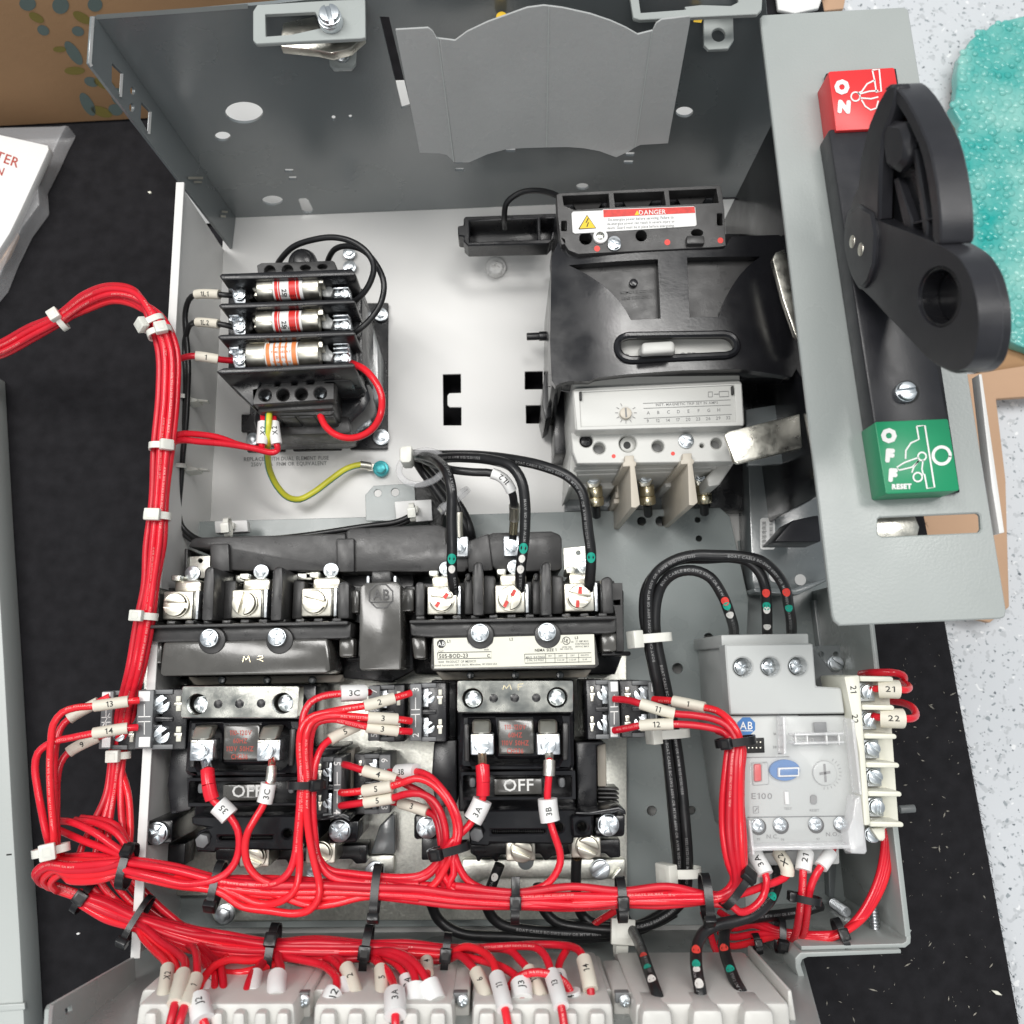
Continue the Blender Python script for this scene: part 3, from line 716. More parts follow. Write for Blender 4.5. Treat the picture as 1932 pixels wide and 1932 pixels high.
# lower wall, its wing, gussets
use()
LP_ = Plane(W(330, 1762, 0), W(1600, 1752, 0), W(900, 1870, 92))
part(bk, 'front_wall', B().plate(LP_, [(286, 1760), (1500, 1752), (1556, 1960), (120, 1960), (265, 1795)], [], 1.6, .15), M['grey'])
use(0, 2060, 500)
WP = Plane(W(1300, 1285, 74), W(490, 1750, 150), W(1320, 1880, 74))
part(bk, 'front_wing', B().plate(WP, [(1305, 1280), (500, 1745), (478, 1790), (462, 2050), (1240, 2050), (1320, 1900)], [[(630, 1790), (690, 1750), (700, 1800), (640, 1840)]], 1.8, .2), M['grey'])
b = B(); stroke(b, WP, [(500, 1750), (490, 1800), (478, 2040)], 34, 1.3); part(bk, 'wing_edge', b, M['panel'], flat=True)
# subpanel
use()
hl = []
use(1100, 430, 900); hl += [conv(circ(1082, 1873, 24, 18)), conv(circ(1185, 1873, 28, 18)), conv(circ(1383, 1866, 16, 14))]
use(1660, 800, 900); hl += [conv(circ(188, 1172, 17, 14)), conv(circ(240, 1700, 24, 16, 20))]
use(1560, 1350, 800); hl += [conv(circ(324, 775, 32, 18)), conv(circ(168, 1635, 30, 18)), conv(circ(408, 1632, 26, 18))]
use(350, 1250, 700); hl += [conv(circ(262, 393, 17, 14))]
use()
part(bk, 'mounting_plate', B().plate(ZP(18), [(316, 987), (330, 985), (1358, 958), (1377, 974), (1412, 1130), (1400, 1480), (1408, 1745), (310, 1752)], hl, 1.6, .25), M['sub'])
pp(bk, 'plate_skirt', M['sub'], [(316, 988), (1358, 960), (1376, 976), (1358, 966), (318, 992)], 17.5, 1, .2)
# zinc plate under the two contactors
pp(bk, 'zinc_plate', M['galv'], [(268, 1240), (720, 1235), (1182, 1228), (1184, 1700), (1184, 1735), (405, 1738), (404, 1690), (290, 1690)], 24, 20, .6)
use(1100, 1700, 600)
pp(bk, 'zinc_channel', M['galv'], [(180, 1440), (1500, 1440), (1500, 1600), (1130, 1615), (1030, 1600), (370, 1605), (300, 1640), (150, 1640)], 30, 24, 1.5)
screw(bk, 1290, 1525, 76, 32, 'slot', -35); b = B(); b.pp([(1380, 1600), (1450, 1510), (1465, 1530), (1400, 1615)], 34, 30, .6); part(bk, 'clip_tab', b, M['galv'])
pc(bk, 'boss', M['greydk'], 690, 1460, 62, 31, 29)
use(650, 1700, 600)
pp(bk, 'zinc_rib', M['greydk'], [(1060, 1080), (1085, 1085), (1085, 1400), (890, 1400), (960, 1180)], 34, 24, .6)
pp(bk, 'zinc_step', M['galv'], [(760, 1430), (1000, 1405), (1080, 1410), (1080, 1560), (700, 1520)], 29, 24, 1)
screw(bk, 925, 1540, 74, 31, 'hex', 0)
use(330, 2060, 500)
screw(bk, 895, 870, 88, 31, 'hex', 10)
pp(bk, 'zinc_flange', M['galv'], [(730, 790), (1000, 800), (3990, 770), (3990, 905), (800, 950)], 23, 19, 1)
use()
screw(bk, 395 + 200, 1650, 16, 27, 'slot', 20)
# wall fixings on the white panel
use(1100, 430, 900)
pc(bk, 'standoff', M['panel'], 300, 505, 60, 4, 0, 1.5); screw(bk, 300, 515, 40, 6, 'cross', 12, M['panel'])
use(400, 550, 700)
screw(bk, 1305, 228, 46, 3, 'hex', 0); screw(bk, 1308, 322, 48, 3, 'hex', 15)
use()
st = T('rating_sticker', 'clear sticker with two lines of grey capitals below the transformer', 'sticker', W(540, 868, 0))
patch(st, 'film', M['panel'], 0.2, [(488, 858), (634, 855), (635, 880), (489, 884)])
text(st, 'REPLACE WITH DUAL ELEMENT FUSE', M['gink'], 540, 865, .4, 7.2, -1, squeeze=.86); text(st, '250V 1.5A  FNM OR EQUIVALENT', M['gink'], 545, 875, .4, 7.2, -1, squeeze=.86)
# ================================================================== transformer with its fuse holder
use(400, 550, 700)
tr = T('control_transformer', 'black control transformer carrying a three tier fuse holder', 'transformer', W(1000, 1000, 0))
plate(tr, 'foot_plate', M['blk'], 3, [(560, 1340), (620, 1340), (620, 880), (1380, 700), (1415, 572), (1575, 570), (1570, 1580), (1312, 1584), (1308, 1545), (1280, 1525), (1252, 1545), (1250, 1586), (918, 1594), (914, 1552), (888, 1535), (862, 1555), (860, 1596), (600, 1600), (600, 1462), (560, 1462)], [circ(1375, 1345, 34, 14, 24)], 2.6, .4)
pb(tr, 'core', M['dg'], 620, 470, 1392, 1180, 52, 3, 1)
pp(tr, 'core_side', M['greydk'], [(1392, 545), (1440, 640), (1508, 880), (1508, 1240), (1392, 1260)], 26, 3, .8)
pp(tr, 'coil', M['blkg'], [(680, 1040), (1380, 1020), (1440, 1120), (1470, 1230), (1420, 1320), (1335, 1400), (1310, 1480), (660, 1490), (630, 1380)], 40, 5, 5)
pp(tr, 'coil_flange', M['dg'], [(660, 1370), (1300, 1350), (1320, 1470), (690, 1490)], 43, 20, 1.5)
pc(tr, 'coil_top', M['blk'], 975, 275, 105, 40, 10, 3)
pc(tr, 'coil_top', M['blk'], 975, 262, 70, 44, 40, 2)
for u, v, r in ((1522, 652, 52), (1525, 1497, 58), (640, 1512, 46)): screw(tr, u, v, r, 5, 'hex', u)
# terminal rows
blk = pp(tr, 'terminal_row', M['dg'], [(668, 312), (700, 296), (1190, 280), (1205, 290), (1228, 345), (1228, 420), (680, 440)], 62, 20, .8)
part(blk, 'cover', B().plate(ZP(66), [(668, 312), (700, 296), (1190, 280), (1205, 290), (1225, 345), (985, 358), (970, 410), (680, 395)], [circ(757, 350, 38, 18), circ(880, 346, 38, 18), circ(1003, 330, 36, 18, 20), circ(1120, 322, 34, 18, 18)], 4, .4), M['dg'])
for u, v in ((765, 362), (885, 358)): screw(blk, u, v, 22, 61, 'slot', 40)
blk = pp(tr, 'terminal_row', M['dg'], [(636, 1180), (1203, 1140), (1205, 1330), (1175, 1345), (690, 1345), (640, 1275)], 62, 20, 1)
part(blk, 'cover', B().plate(ZP(72), [(632, 1165), (690, 1150), (700, 1118), (790, 1112), (795, 1145), (825, 1143), (830, 1112), (905, 1108), (910, 1138), (945, 1136), (950, 1108), (1010, 1102), (1015, 1132), (1060, 1130), (1065, 1105), (1138, 1100), (1140, 1122), (1205, 1120), (1203, 1240), (640, 1278)], [circ(725, 1208, 42, 20), circ(849, 1206, 42, 20), circ(975, 1200, 42, 20), circ(1106, 1194, 42, 20)], 9, .5), M['dg'])
part(blk, 'ledge', B().pp([(672, 1280), (1190, 1245), (1195, 1300), (676, 1325)], 66, 40, .8), M['dg'])
for k in range(4): part(blk, 'ledge_tooth', B().pp([(690 + k * 130, 1322), (800 + k * 130, 1318), (806 + k * 130, 1362), (696 + k * 130, 1366)], 60, 40, .8), M['dg'])
for u, v, m_ in ((735, 1216, 1), (1112, 1204, 1)): screw(blk, u, v, 30, 63, 'cross', 15)
# fuse holder
fh = pp(tr, 'fuse_holder', M['blk'], [(470, 400), (1322, 360), (1330, 990), (470, 1030)], 60, 40, .6)
part(fh, 'skirt', B().pp([(385, 1048), (640, 1300), (645, 1120), (700, 1050), (1290, 1010), (1330, 1000), (1380, 1120), (1330, 1200), (700, 1200), (640, 1300), (560, 1190)], 58, 30, .5), M['blk']) if False else None
part(fh, 'skirt', B().pp([(388, 1045), (1318, 995), (1360, 1080), (1300, 1110), (690, 1130), (640, 1290), (530, 1185)], 72, 45, .6), M['blk'])
part(fh, 'end_block', B().pp([(1325, 350), (1352, 372), (1396, 540), (1396, 1000), (1325, 1000)], 66, 20, 1), M['blk'])
for q in ([(408, 386), (425, 370), (1322, 336), (1348, 372), (1332, 382), (430, 414)], [(402, 590), (424, 574), (1325, 543), (1345, 556), (1342, 574), (430, 612)],
          [(396, 805), (418, 790), (1325, 760), (1345, 775), (1340, 795), (420, 828)], [(385, 1045), (440, 1020), (1326, 984), (1345, 1000), (1335, 1016), (430, 1062)]):
    part(fh, 'barrier', B().pp(q, 90, 50, .5), M['blk'])
for y in (470, 690, 915):
    part(fh, 'floor_step', B().pp([(595, y - 70), (640, y - 70), (640, y + 70), (595, y + 80)], 72, 55, .6), M['dg'])
    part(fh, 'centre_post', B().pp([(745, y + 85), (960, y + 75), (960, y + 130), (745, y + 135)], 80, 55, 1), M['blkg'])
for i, (y, yl, yr) in enumerate(((487, 455, 470), (706, 675, 690), (930, 900, 915))):
    tl = T('x', '', '', W(0, 0, 0)) if False else None
    t1 = part(fh, 'terminal', B().pp([(498, yl - 50), (560, yl - 56), (592, yl - 20), (590, yl + 120), (515, yl + 122), (498, yl + 70)], 78, 60, 1), M['zinc'])
    part(t1, 'prong', B().pp([(474, yl - 32), (545, yl - 40), (545, yl - 12), (474, yl - 8)], 82, 76, .6).pp([(470, yl - 2), (500, yl - 4), (500, yl + 22), (472, yl + 22)], 80, 70, .6), M['zinc'])
    screw(t1, 546, yl + 58, 44, 80, 'combo', 30 + 25 * i); screw(t1, 552, yl + 2, 30, 79, 'cross', 10)
    t2 = part(fh, 'terminal', B().pp([(1195, yr - 70), (1310, yr - 78), (1316, yr + 65), (1180, yr + 70), (1205, yr - 10)], 74, 58, .8), M['zinc'])
    for k in range(3): part(t2, 'bar', B().pp([(1192, yr - 70 + k * 30), (1300, yr - 76 + k * 30), (1300, yr - 58 + k * 30), (1192, yr - 52 + k * 30)], 80, 73, .8), M['zinc'])
    screw(t2, 1275, yr + 36, 32, 80, 'slot', 55); screw(t2, 1225, yr + 38, 26, 79, 'cross', 0)
    part(fh, 'spring_plate', B().pp([(1105, yr - 65), (1150, yr - 75), (1165, yr - 25), (1200, yr + 5), (1178, yr + 60), (1120, yr + 58)], 78, 72, .6), M['shield'])
    # clips
    a = W(1000, y - 78, 92); 
    for (x0, x1) in (((1000, 1112),) if i < 2 else ((612, 740), (985, 1108))):
        c1, c2 = W(x0, y - (6 if x0 > 900 else -2), 82), W(x1, y - (10 if x0 > 900 else -2), 82); axd = (c2 - c1).normalized(); rr = 6.6 if i < 2 else 7.4
        vv = []; ff = []; n = 14
        for j in range(n + 1):
            t = R(-35 + 250 * j / n); o = Vector((0, 1, 0)) * math.sin(t) + Vector((0, 0, 1)) * -math.cos(t) * 1
            o = Vector((0, math.cos(t), math.sin(t)))
            for e, rad in ((c1, rr), (c2, rr), (c2, rr + .7), (c1, rr + .7)): vv.append(e + o * rad)
        keep = range(0, 5)
        for j in keep:
            for k in range(4): ff.append((j * 4 + k, j * 4 + (k + 1) % 4, (j + 1) * 4 + (k + 1) % 4, (j + 1) * 4 + k))
        part(fh, 'clip', B().raw(vv, ff), M['nick'])
        part(fh, 'clip_fin', B().pp([(x0, y - 92), (x0 + 15, y - 98), (x1 + 5, y - 100), (x1 + 14, y - 90), (x1 + 14, y - 52), (x0, y - 46)], 86, 70, .8), M['nick'])
        part(fh, 'clip_fin', B().pp([(x0, y + 62), (x1, y + 56), (x1, y + 72), (x0, y + 78)], 78, 62, .8), M['nick'])
    if i < 2: part(fh, 'clip', B().pp([(632, y - 40), (690, y - 46), (690, y + 36), (640, y + 38), (655, y + 5), (636, y - 5)], 80, 64, .8), M['nick'])
# fuses
for i, (y, x0, x1, la, lb, r, nm) in enumerate(((490, 682, 1106, 795, 995, 5.6, 'topmost'), (710, 676, 1104, 792, 988, 5.6, 'middle'), (938, 612, 1108, 742, 965, 6.4, 'lowest'))):
    z = 82; c = lambda u: W(u, y - (u - 690) * .045, z)
    fu = T('fuse', ('red and white banded fuse in the %s tier of the fuse holder' % nm) if i < 2 else 'larger fuse with orange print in the lowest tier of the fuse holder', 'fuse', W(850, y, 74), 'cylindrical fuses in the fuse holder')
    axd = (c(x1) - c(x0)).normalized()
    seg = lambda a, e, rr, bv=.5: B().cyl(c(a), axd, rr, (c(e) - c(a)).length, 26, bv)
    part(fu, 'end_cap', seg(x0, la, r), M['nick']); part(fu, 'end_cap', seg(lb, x1, r), M['nick'])
    part(fu, 'tube', seg(la - 2, lb + 2, r - .35, 0), M['wht'])
    if i == 2:
        for a, e in ((750, 774), (800, 812), (838, 852), (880, 892), (925, 955)): part(fu, 'band', seg(a, e, r - .2, 0), M['orng'])
    if i < 2:
        for a, e in ((805, 826), (832, 840), (903, 948), (953, 972)): part(fu, 'band', seg(a, e, r - .2, 0), M['fred'])
        part(fu, 'tip', seg(x0 - 14, x0, r * .45), M['brass'])
    L0 = spline([c(la + 8), c(lb - 8)])[0]
    bb = B()
    for ph, s_, h_ in ((-.55, 'FNM 250V' if i < 2 else 'TRM 3 2/10', 1.15), (-.15, 'DUAL', 1.2), (.25, 'TIME DELAY', 1.1), (.65, 'AC 250V', 1.0)):
        if i < 2 and ph > -.2: continue
        wrap(L0, s_, r - .1, h_, None, ph, False, False, bb)
    if i < 2: wrap([c(846), c(870), c(896)], '25', r - .1, 2.2, None, -.2, False, True, bb)
    part(fu, 'lettering', bb, M['ink'] if i < 2 else M['orng'], flat=True)
# ================================================================== circuit breaker
use(1100, 430, 900)
cb_ = T('circuit_breaker', 'light grey moulded circuit breaker under a glossy black cover', 'circuit breaker', W(1150, 1000, 0))
body = pp(cb_, 'body', M['lgrey'], [(700, 900), (1605, 870), (1612, 1160), (712, 1190)], 84, 5, 1)
pp(cb_, 'back_bracket', M['blk'], [(610, 1160), (690, 1150), (692, 1508), (614, 1512)], 30, 1, .6)
pp(cb_, 'side_frame', M['blk'], [(1500, 330), (1932, 330), (1932, 1300), (1640, 1340), (1600, 1100)], 34, 3, .6)
pp(cb_, 'side_frame', M['blk'], [(1480, 1560), (1700, 1480), (1660, 1815), (1440, 1815)], 14, 2, .6)
up = pp(cb_, 'upper_face', M['lgrey'], [(710, 1172), (728, 1160), (1608, 1118), (1622, 1130), (1636, 1355), (1622, 1368), (738, 1392), (724, 1380)], 88, 10, 1.2)
part(up, 'inset', B().plate(ZP(88.8), [(715, 1174), (1618, 1132), (1630, 1362), (735, 1386)], [[(748, 1182), (1580, 1142), (1590, 1340), (758, 1366)]], 1, .3), M['lgrey'])
pc(up, 'dial', M['beige'], 998, 1292, 33, 90.5, 87, .5); b = B(); stroke(b, 90.6, [(996, 1266), (1000, 1316)], 9); part(up, 'dial_mark', b, M['gink'], flat=True)
b = B()
for a in range(0, 360, 30):
    if a in (270, 300): continue
    stroke(b, 88.2, [(998 + 42 * math.cos(R(a)), 1292 + 42 * math.sin(R(a))), (998 + 58 * math.cos(R(a)), 1292 + 58 * math.sin(R(a)))], 3)
stroke(b, 88.2, [(1090, 1241), (1560, 1222)], 2); stroke(b, 88.2, [(1092, 1268), (1562, 1250)], 2); stroke(b, 88.2, [(1094, 1322), (1566, 1300)], 2)
stroke(b, 88.2, [(1440, 1180), (1462, 1179), (1462, 1206), (1440, 1207), (1440, 1180)], 3); stroke(b, 88.2, [(1470, 1192), (1500, 1191)], 3); stroke(b, 88.2, [(1498, 1178), (1548, 1176), (1550, 1204), (1500, 1206), (1498, 1178)], 3)
part(up, 'print', b, M['gink'], flat=True)
text(up, 'INST. MAGNETIC TRIP SET IN AMPS', M['gink'], 1325, 1243, 88, 13, -2.2, squeeze=1.05)
for k, c in enumerate('ABCDEFGH'): text(up, c, M['gink'], 1118 + k * 54, 1292 - k * 2.2, 88, 17, -2)
for k, c in enumerate(('9', '12', '14', '17', '20', '23', '26', '29', '32')): text(up, c, M['gink'], 1115 + k * 54, 1336 - k * 2.2, 88, 17, -2)
for u, v in ((755, 1200), (1572, 1170)): pb(up, 'catch_slot', M['ink'], u - 6, v - 22, u + 6, v + 22, 89.9, 88, .2)
low = part(cb_, 'terminal_face', B().plate(ZP(80), [(702, 1398), (1560, 1378), (1585, 1555), (735, 1566), (712, 1500)], [circ(785, 1442, 36, 20), circ(855, 1482, 33, 20), circ(1008, 1456, 47, 22), circ(1170, 1472, 33, 20), circ(1406, 1468, 12, 12), circ(1484, 1456, 31, 18)], 7, .5), M['lgrey'])
pp(cb_, 'terminal_body', M['lgrey'], [(706, 1402), (1556, 1384), (1580, 1553), (738, 1562)], 73, 8, .6)
for u, v, r in ((855, 1482, 30), (1170, 1472, 30), (1484, 1456, 28)): pc(low, 'hole', M['gink'], u, v, r, 73.4, 73, 0)
pc(low, 'bush', M['lgrey'], 1008, 1462, 44, 76, 73, .6); pc(low, 'hole', M['ink'], 1004, 1466, 20, 76.3, 75, 0)
screw(low, 782, 1444, 32, 77, 'cross', 10, M['blk']); screw(low, 1322, 1442, 42, 81, 'combo', 20)
for u, v in ((932, 1525), (1250, 1511)): patch(low, 'red_dot', M['dot_r'], 80, circ(u, v, 11, 12))
b = B()
for k in range(3): b.pp([(722 + k * 4, 1570 + k * 22), (1500 - k * 10, 1552 + k * 20), (1498 - k * 10, 1566 + k * 20), (726 + k * 4, 1586 + k * 22)], 72 - k * 6, 30, .6)
part(cb_, 'vent_ledge', b, M['lgrey'])
pp(cb_, 'side_cheek', M['lgrey'], [(1500, 1556), (1584, 1556), (1500, 1680), (1440, 1690), (1430, 1640)], 62, 10, 1); pp(cb_, 'side_cheek', M['lgrey'], [(700, 1500), (735, 1570), (740, 1650), (690, 1700)], 62, 10, 1)
pp(cb_, 'lug_bay', M['lgrey'], [(690, 1620), (1500, 1590), (1470, 1690), (1210, 1690), (1200, 1640), (950, 1650), (930, 1700), (700, 1700)], 40, 5, .8)
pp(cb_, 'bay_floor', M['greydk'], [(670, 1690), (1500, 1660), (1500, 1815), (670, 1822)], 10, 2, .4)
for i, (u, v) in enumerate(((822, 1636), (1100, 1630), (1402, 1622))):
    lg = T('ring_lug', '%s ring lug screwed under the circuit breaker' % ('left hand', 'middle', 'right hand')[i], 'lug', W(u, v, 40), 'ring lugs of the circuit breaker')
    part(lg, 'ring', B().pp([(u - 58, v - 5), (u - 30, v - 40), (u + 35, v - 40), (u + 60, v), (u + 30, v + 45), (u + 22, v + 80), (u - 12, v + 80), (u - 28, v + 45)], 44, 40, .8), M['nick'])
    b = B(); a, c = W(u + 8, v + 50, 42), W(u + 14, v + 152, 38); b.cyl(a, c - a, 4, (c - a).length * .55, 16, .5); b.cyl(a + (c - a) * .55, c - a, 4.4, (c - a).length * .45, 16, .5); part(lg, 'barrel', b, M['brass'])
    part(lg, 'lead', B().cyl(W(u + 14, v + 150, 38), W(u + 20, v + 240, 26) - W(u + 14, v + 150, 38), 2.3, 9, 14), M['bkw'])
    screw(lg, u, v - 2, 42, 46, 'slot', 10 + 40 * i)
for i, (u, v) in enumerate(((1018, 1530), (1328, 1518))):
    q = [(u - 26, v - 8), (u + 24, v - 10), (u + 24, v + 20), (u + 36, v + 26), (u + 36, v + 44), (u + 28, v + 50), (u + 56, v + 255), (u + 34, v + 272), (u + 8, v + 270), (u + 2, v + 48), (u - 36, v + 52), (u - 36, v + 30), (u - 26, v + 22)]
    ba = T('phase_barrier', 'beige phase barrier slotted in below the breaker on the %s' % ('left', 'right')[i], 'barrier', W(u, v, 10), 'phase barriers of the circuit breaker')
    part(ba, 'fin', B().pp(q, 84, 12, .6), M['beige'])
    b = B()
    for k in range(3): b.pp([(u - 70 - k * 8, v + 150 + k * 36), (u - 40, v + 150 + k * 36), (u - 36, v + 185 + k * 30), (u - 68 - k * 8, v + 190 + k * 30)], 40, 14, .5)
    part(ba, 'rib', b, M['beige'])
# line side shield with warning label
ls = part(cb_, 'line_shield', B().plate(ZP(100), [(625, 122), (640, 114), (1490, 70), (1508, 78), (1526, 200), (1534, 396), (1500, 402), (742, 440), (690, 420), (645, 350), (632, 240)],
    [[(657, 128), (905, 116), (910, 190), (720, 203), (665, 180)], [(932, 114), (1202, 102), (1212, 178), (940, 188)], [(1228, 100), (1484, 88), (1496, 165), (1236, 177)], rrect(651, 262, 680, 316, 4), rrect(1487, 222, 1515, 286, 4), circ(782, 356, 34, 18), circ(1080, 342, 30, 18), circ(1380, 326, 32, 18, 20), [(640, 345), (672, 360), (676, 385), (652, 390)]], 9, .6), M['dg'])
pp(cb_, 'shield_body', M['blk'], [(632, 130), (1500, 84), (1528, 392), (746, 434), (650, 340)], 88, 10, .8)
for u, v in ((790, 185), (1060, 170), (1350, 155)): part(ls, 'funnel', B().loft([W(u - 80, v - 20, 92), W(u + 85, v - 28, 92), W(u + 50, v + 25, 98), W(u - 55, v + 30, 98)], [W(u - 80, v - 20, 88), W(u + 85, v - 28, 88), W(u + 50, v + 25, 88), W(u - 55, v + 30, 88)], .4), M['dg'])
pb(ls, 'tab', M['dg'], 1325, 340, 1420, 384, 103, 98, .6)
for u, v in ((843, 411), (1220, 377), (1505, 367)): patch(ls, 'red_dot', M['dot_r'], 100, circ(u, v, 16, 14))
pc(ls, 'ring', M['wht'], 862, 343, 42, 101.5, 98, .4); screw(ls, 860, 342, 24, 101.6, 'cross', 10, M['lab']); screw(ls, 936, 388, 38, 101, 'combo', 20); pc(ls, 'collar', M['zinc'], 936, 372, 36, 100.6, 98, .3)
wl = part(ls, 'warning_label', B().pp([(706, 222), (714, 212), (870, 206), (876, 200), (1362, 183), (1370, 190), (1378, 282), (1370, 290), (724, 330), (712, 322)], 100.5, 99.8, .1), M['wht'])
patch(wl, 'red_band', M['rpaint'], 100.5, [(876, 203), (1366, 186), (1370, 219), (878, 243)], .1)
patch(wl, 'triangle', M['yelp'], 100.5, [(745, 306), (789, 232), (837, 301)], .1)
b = B(); stroke(b, 100.5, [(745, 306), (789, 232), (837, 301), (745, 306)], 5); stroke(b, 100.5, [(796, 248), (784, 272), (797, 270), (788, 294)], 6); part(wl, 'lettering', b, M['ink'], flat=True)
text(wl, 'DANGER', M['wink'], 1140, 215, 100.6, 24, -2); patch(wl, 'triangle', M['yelp'], 100.6, [(1044, 232), (1058, 206), (1073, 230)])
for k, s_ in enumerate(('De-energize power before servicing. Failure to', 'de-energize power can result in severe injury or', 'death. Guard must be in place before energizing.')):
    text(wl, s_, M['gink'], 1078, 249 + k * 22, 100.5, 14, -2.3, squeeze=.80)
# glossy cover
ccx = W(1150, 700, 96).x
def bend(p): q = p.copy(); d = (p.x - ccx) / 60; q.z -= (6 if d < 0 else 2.2) * d * d - 2; return q
import functools
def arc3(a, m_, c, n=8):
    out = []
    for i in range(n + 1):
        t = i / n; x = (1 - t) ** 2 * a[0] + 2 * t * (1 - t) * m_[0] + t * t * c[0]; y = (1 - t) ** 2 * a[1] + 2 * t * (1 - t) * m_[1] + t * t * c[1]; out.append((x, y))
    return out
pk1 = [(1165, 478), (1180, 795), (1022, 802)] + arc3((1022, 802), (940, 620), (692, 497))[1:]
pk2 = [(1322, 468), (1720, 455)] + arc3((1720, 455), (1560, 560), (1490, 785))[1:] + [(1336, 788)]
slot = arc3((1020, 890), (950, 900), (962, 955)) + arc3((962, 955), (975, 1005), (1040, 1008))[1:] + [(1520, 985)] + arc3((1520, 985), (1590, 975), (1578, 925))[1:] + arc3((1578, 925), (1560, 878), (1500, 882))[1:]
outl = [(600, 1110), (592, 900), (598, 520), (600, 440), (645, 352), (742, 442), (1535, 398), (1560, 352), (1820, 335), (1860, 360), (1905, 640), (1945, 1000), (1890, 1098), (1620, 1062), (1300, 1072), (1000, 1092), (835, 1108), (800, 1124), (690, 1120), (650, 1128), (622, 1142)]
cv = part(cb_, 'cover', B().plate(ZP(97), outl, [pk1, pk2, slot], 5, .8, 14, bend), M['blkg'])
part(cb_, 'cover_skirt', B().pp([(605, 1110), (598, 900), (604, 450), (660, 460), (665, 1110)], 91, 8, .8), M['blkg'])
part(cb_, 'cover_skirt', B().pp([(604, 1090), (1880, 1075), (1640, 1062), (1300, 1070), (1000, 1088), (690, 1116)], 88, 70, .3), M['blkg'])
def bend2(p): q = bend(p); return q
part(cv, 'pocket_floor', B().plate(ZP(91.5), [(680, 470), (1190, 470), (1190, 815), (680, 815)], [], 1, .2, 8, bend2), M['dg'])  # paler than the cover: the ceiling's reflection is put into the colour
part(cv, 'pocket_floor', B().plate(ZP(91.5), [(1310, 450), (1740, 440), (1740, 800), (1310, 800)], [], 1, .2, 8, bend2), M['dg'])  # ceiling reflection painted in by the paler plastic here as well
b = B()
for t_ in range(2):
    pass
rim = [W(u, v, 98) for u, v in [(1270 + (u - 1270) * 1.035, 945 + (v - 945) * 1.1) for u, v in slot]]; rim = [bend(p) for p in rim]; part(cv, 'slot_rim', B().tube(rim + rim[:2], 1.7, 8, False), M['blkg'])
text(cv, 'PUSH TO TRIP', M['dg'], 1060, 520, ZP(93.6), 16, -3); text(cv, 'REMOVE COVER', M['dg'], 1060, 640, ZP(93.6), 16, -3); text(cv, 'LINE SIDE ONLY', M['dg'], 1060, 672, ZP(93.6), 15, -3)
pc(cv, 'boss', M['blkg'], 1040, 592, 24, 95.5, 93, .5)
sf = pp(cb_, 'toggle_bed', M['lgrey'], [(930, 860), (1600, 850), (1605, 1030), (935, 1040)], 92, 60, .5)
text(sf, 'OFF', M['gink'], 1328, 985, 92, 34, 0); text(sf, 'O', M['gink'], 1000, 992, 92, 34, 0)
pp(sf, 'bed_step', M['lgrey'], [(1200, 930), (1385, 922), (1385, 975), (1200, 982)], 87.5, 86, .5) if False else None
b = B().loft([W(1085, 915, 110), W(1255, 905, 110), W(1265, 966, 110), W(1080, 980, 110)], [W(1062, 945, 92), W(1258, 936, 92), W(1260, 1000, 92), W(1060, 1004, 92)], 1.6, 3); part(cb_, 'toggle', b, M['lgrey'])
# tray to the left of the shield
tb = part(cb_, 'side_tray', B().plate(ZP(40), [(127, 245), (140, 238), (625, 220), (632, 310), (600, 320), (585, 385), (150, 395), (127, 372), (127, 345), (97, 342), (95, 288), (127, 285)], [[(158, 262), (520, 248), (524, 362), (160, 375)], [(540, 248), (615, 244), (610, 358), (540, 362)]], 14, .6), M['blk'])
pp(tb, 'tray_floor', M['blk'], [(150, 256), (618, 240), (612, 368), (155, 382)], 27, 25, .3)
wire('thin black lead looping from the breaker shield into its side tray', [(348, 300, 45), (345, 245, 58), (358, 165, 66), (430, 112, 70), (520, 100, 74), (600, 115, 80), (640, 135, 86)], 1.5, M['bkw'], cat='lead', name='lead')
b = B(); a, c = W(465, 884, 20), W(585, 879, 20); b.cyl(a, c - a, 2.1, (c - a).length, 14, .4); b.cyl(a + (c - a) * .55, c - a, 2.6, (c - a).length * .45, 14, .4); part(cb_, 'pin', b, M['blk'])
pp(cb_, 'edge_catch', M['blk'], [(560, 1090), (590, 1050), (600, 1300), (566, 1330), (548, 1250)], 44, 3, .8)
# sheet metal arms beside the breaker
ar = T('operating_arm', 'bare steel operating arm reaching from the handle to the breaker', 'arm', W(1700, 1400, 60))
pp(ar, 'blade', M['arm'], [(1528, 1410), (1548, 1392), (1932, 1296), (1945, 1480), (1600, 1566), (1578, 1556)], 96, 93, .6)
pp(ar, 'curved_blade', M['arm'], [(1785, 470), (1800, 432), (1850, 412), (1900, 600), (1945, 870), (1935, 900), (1905, 870), (1840, 680)], 112, 108, .6)
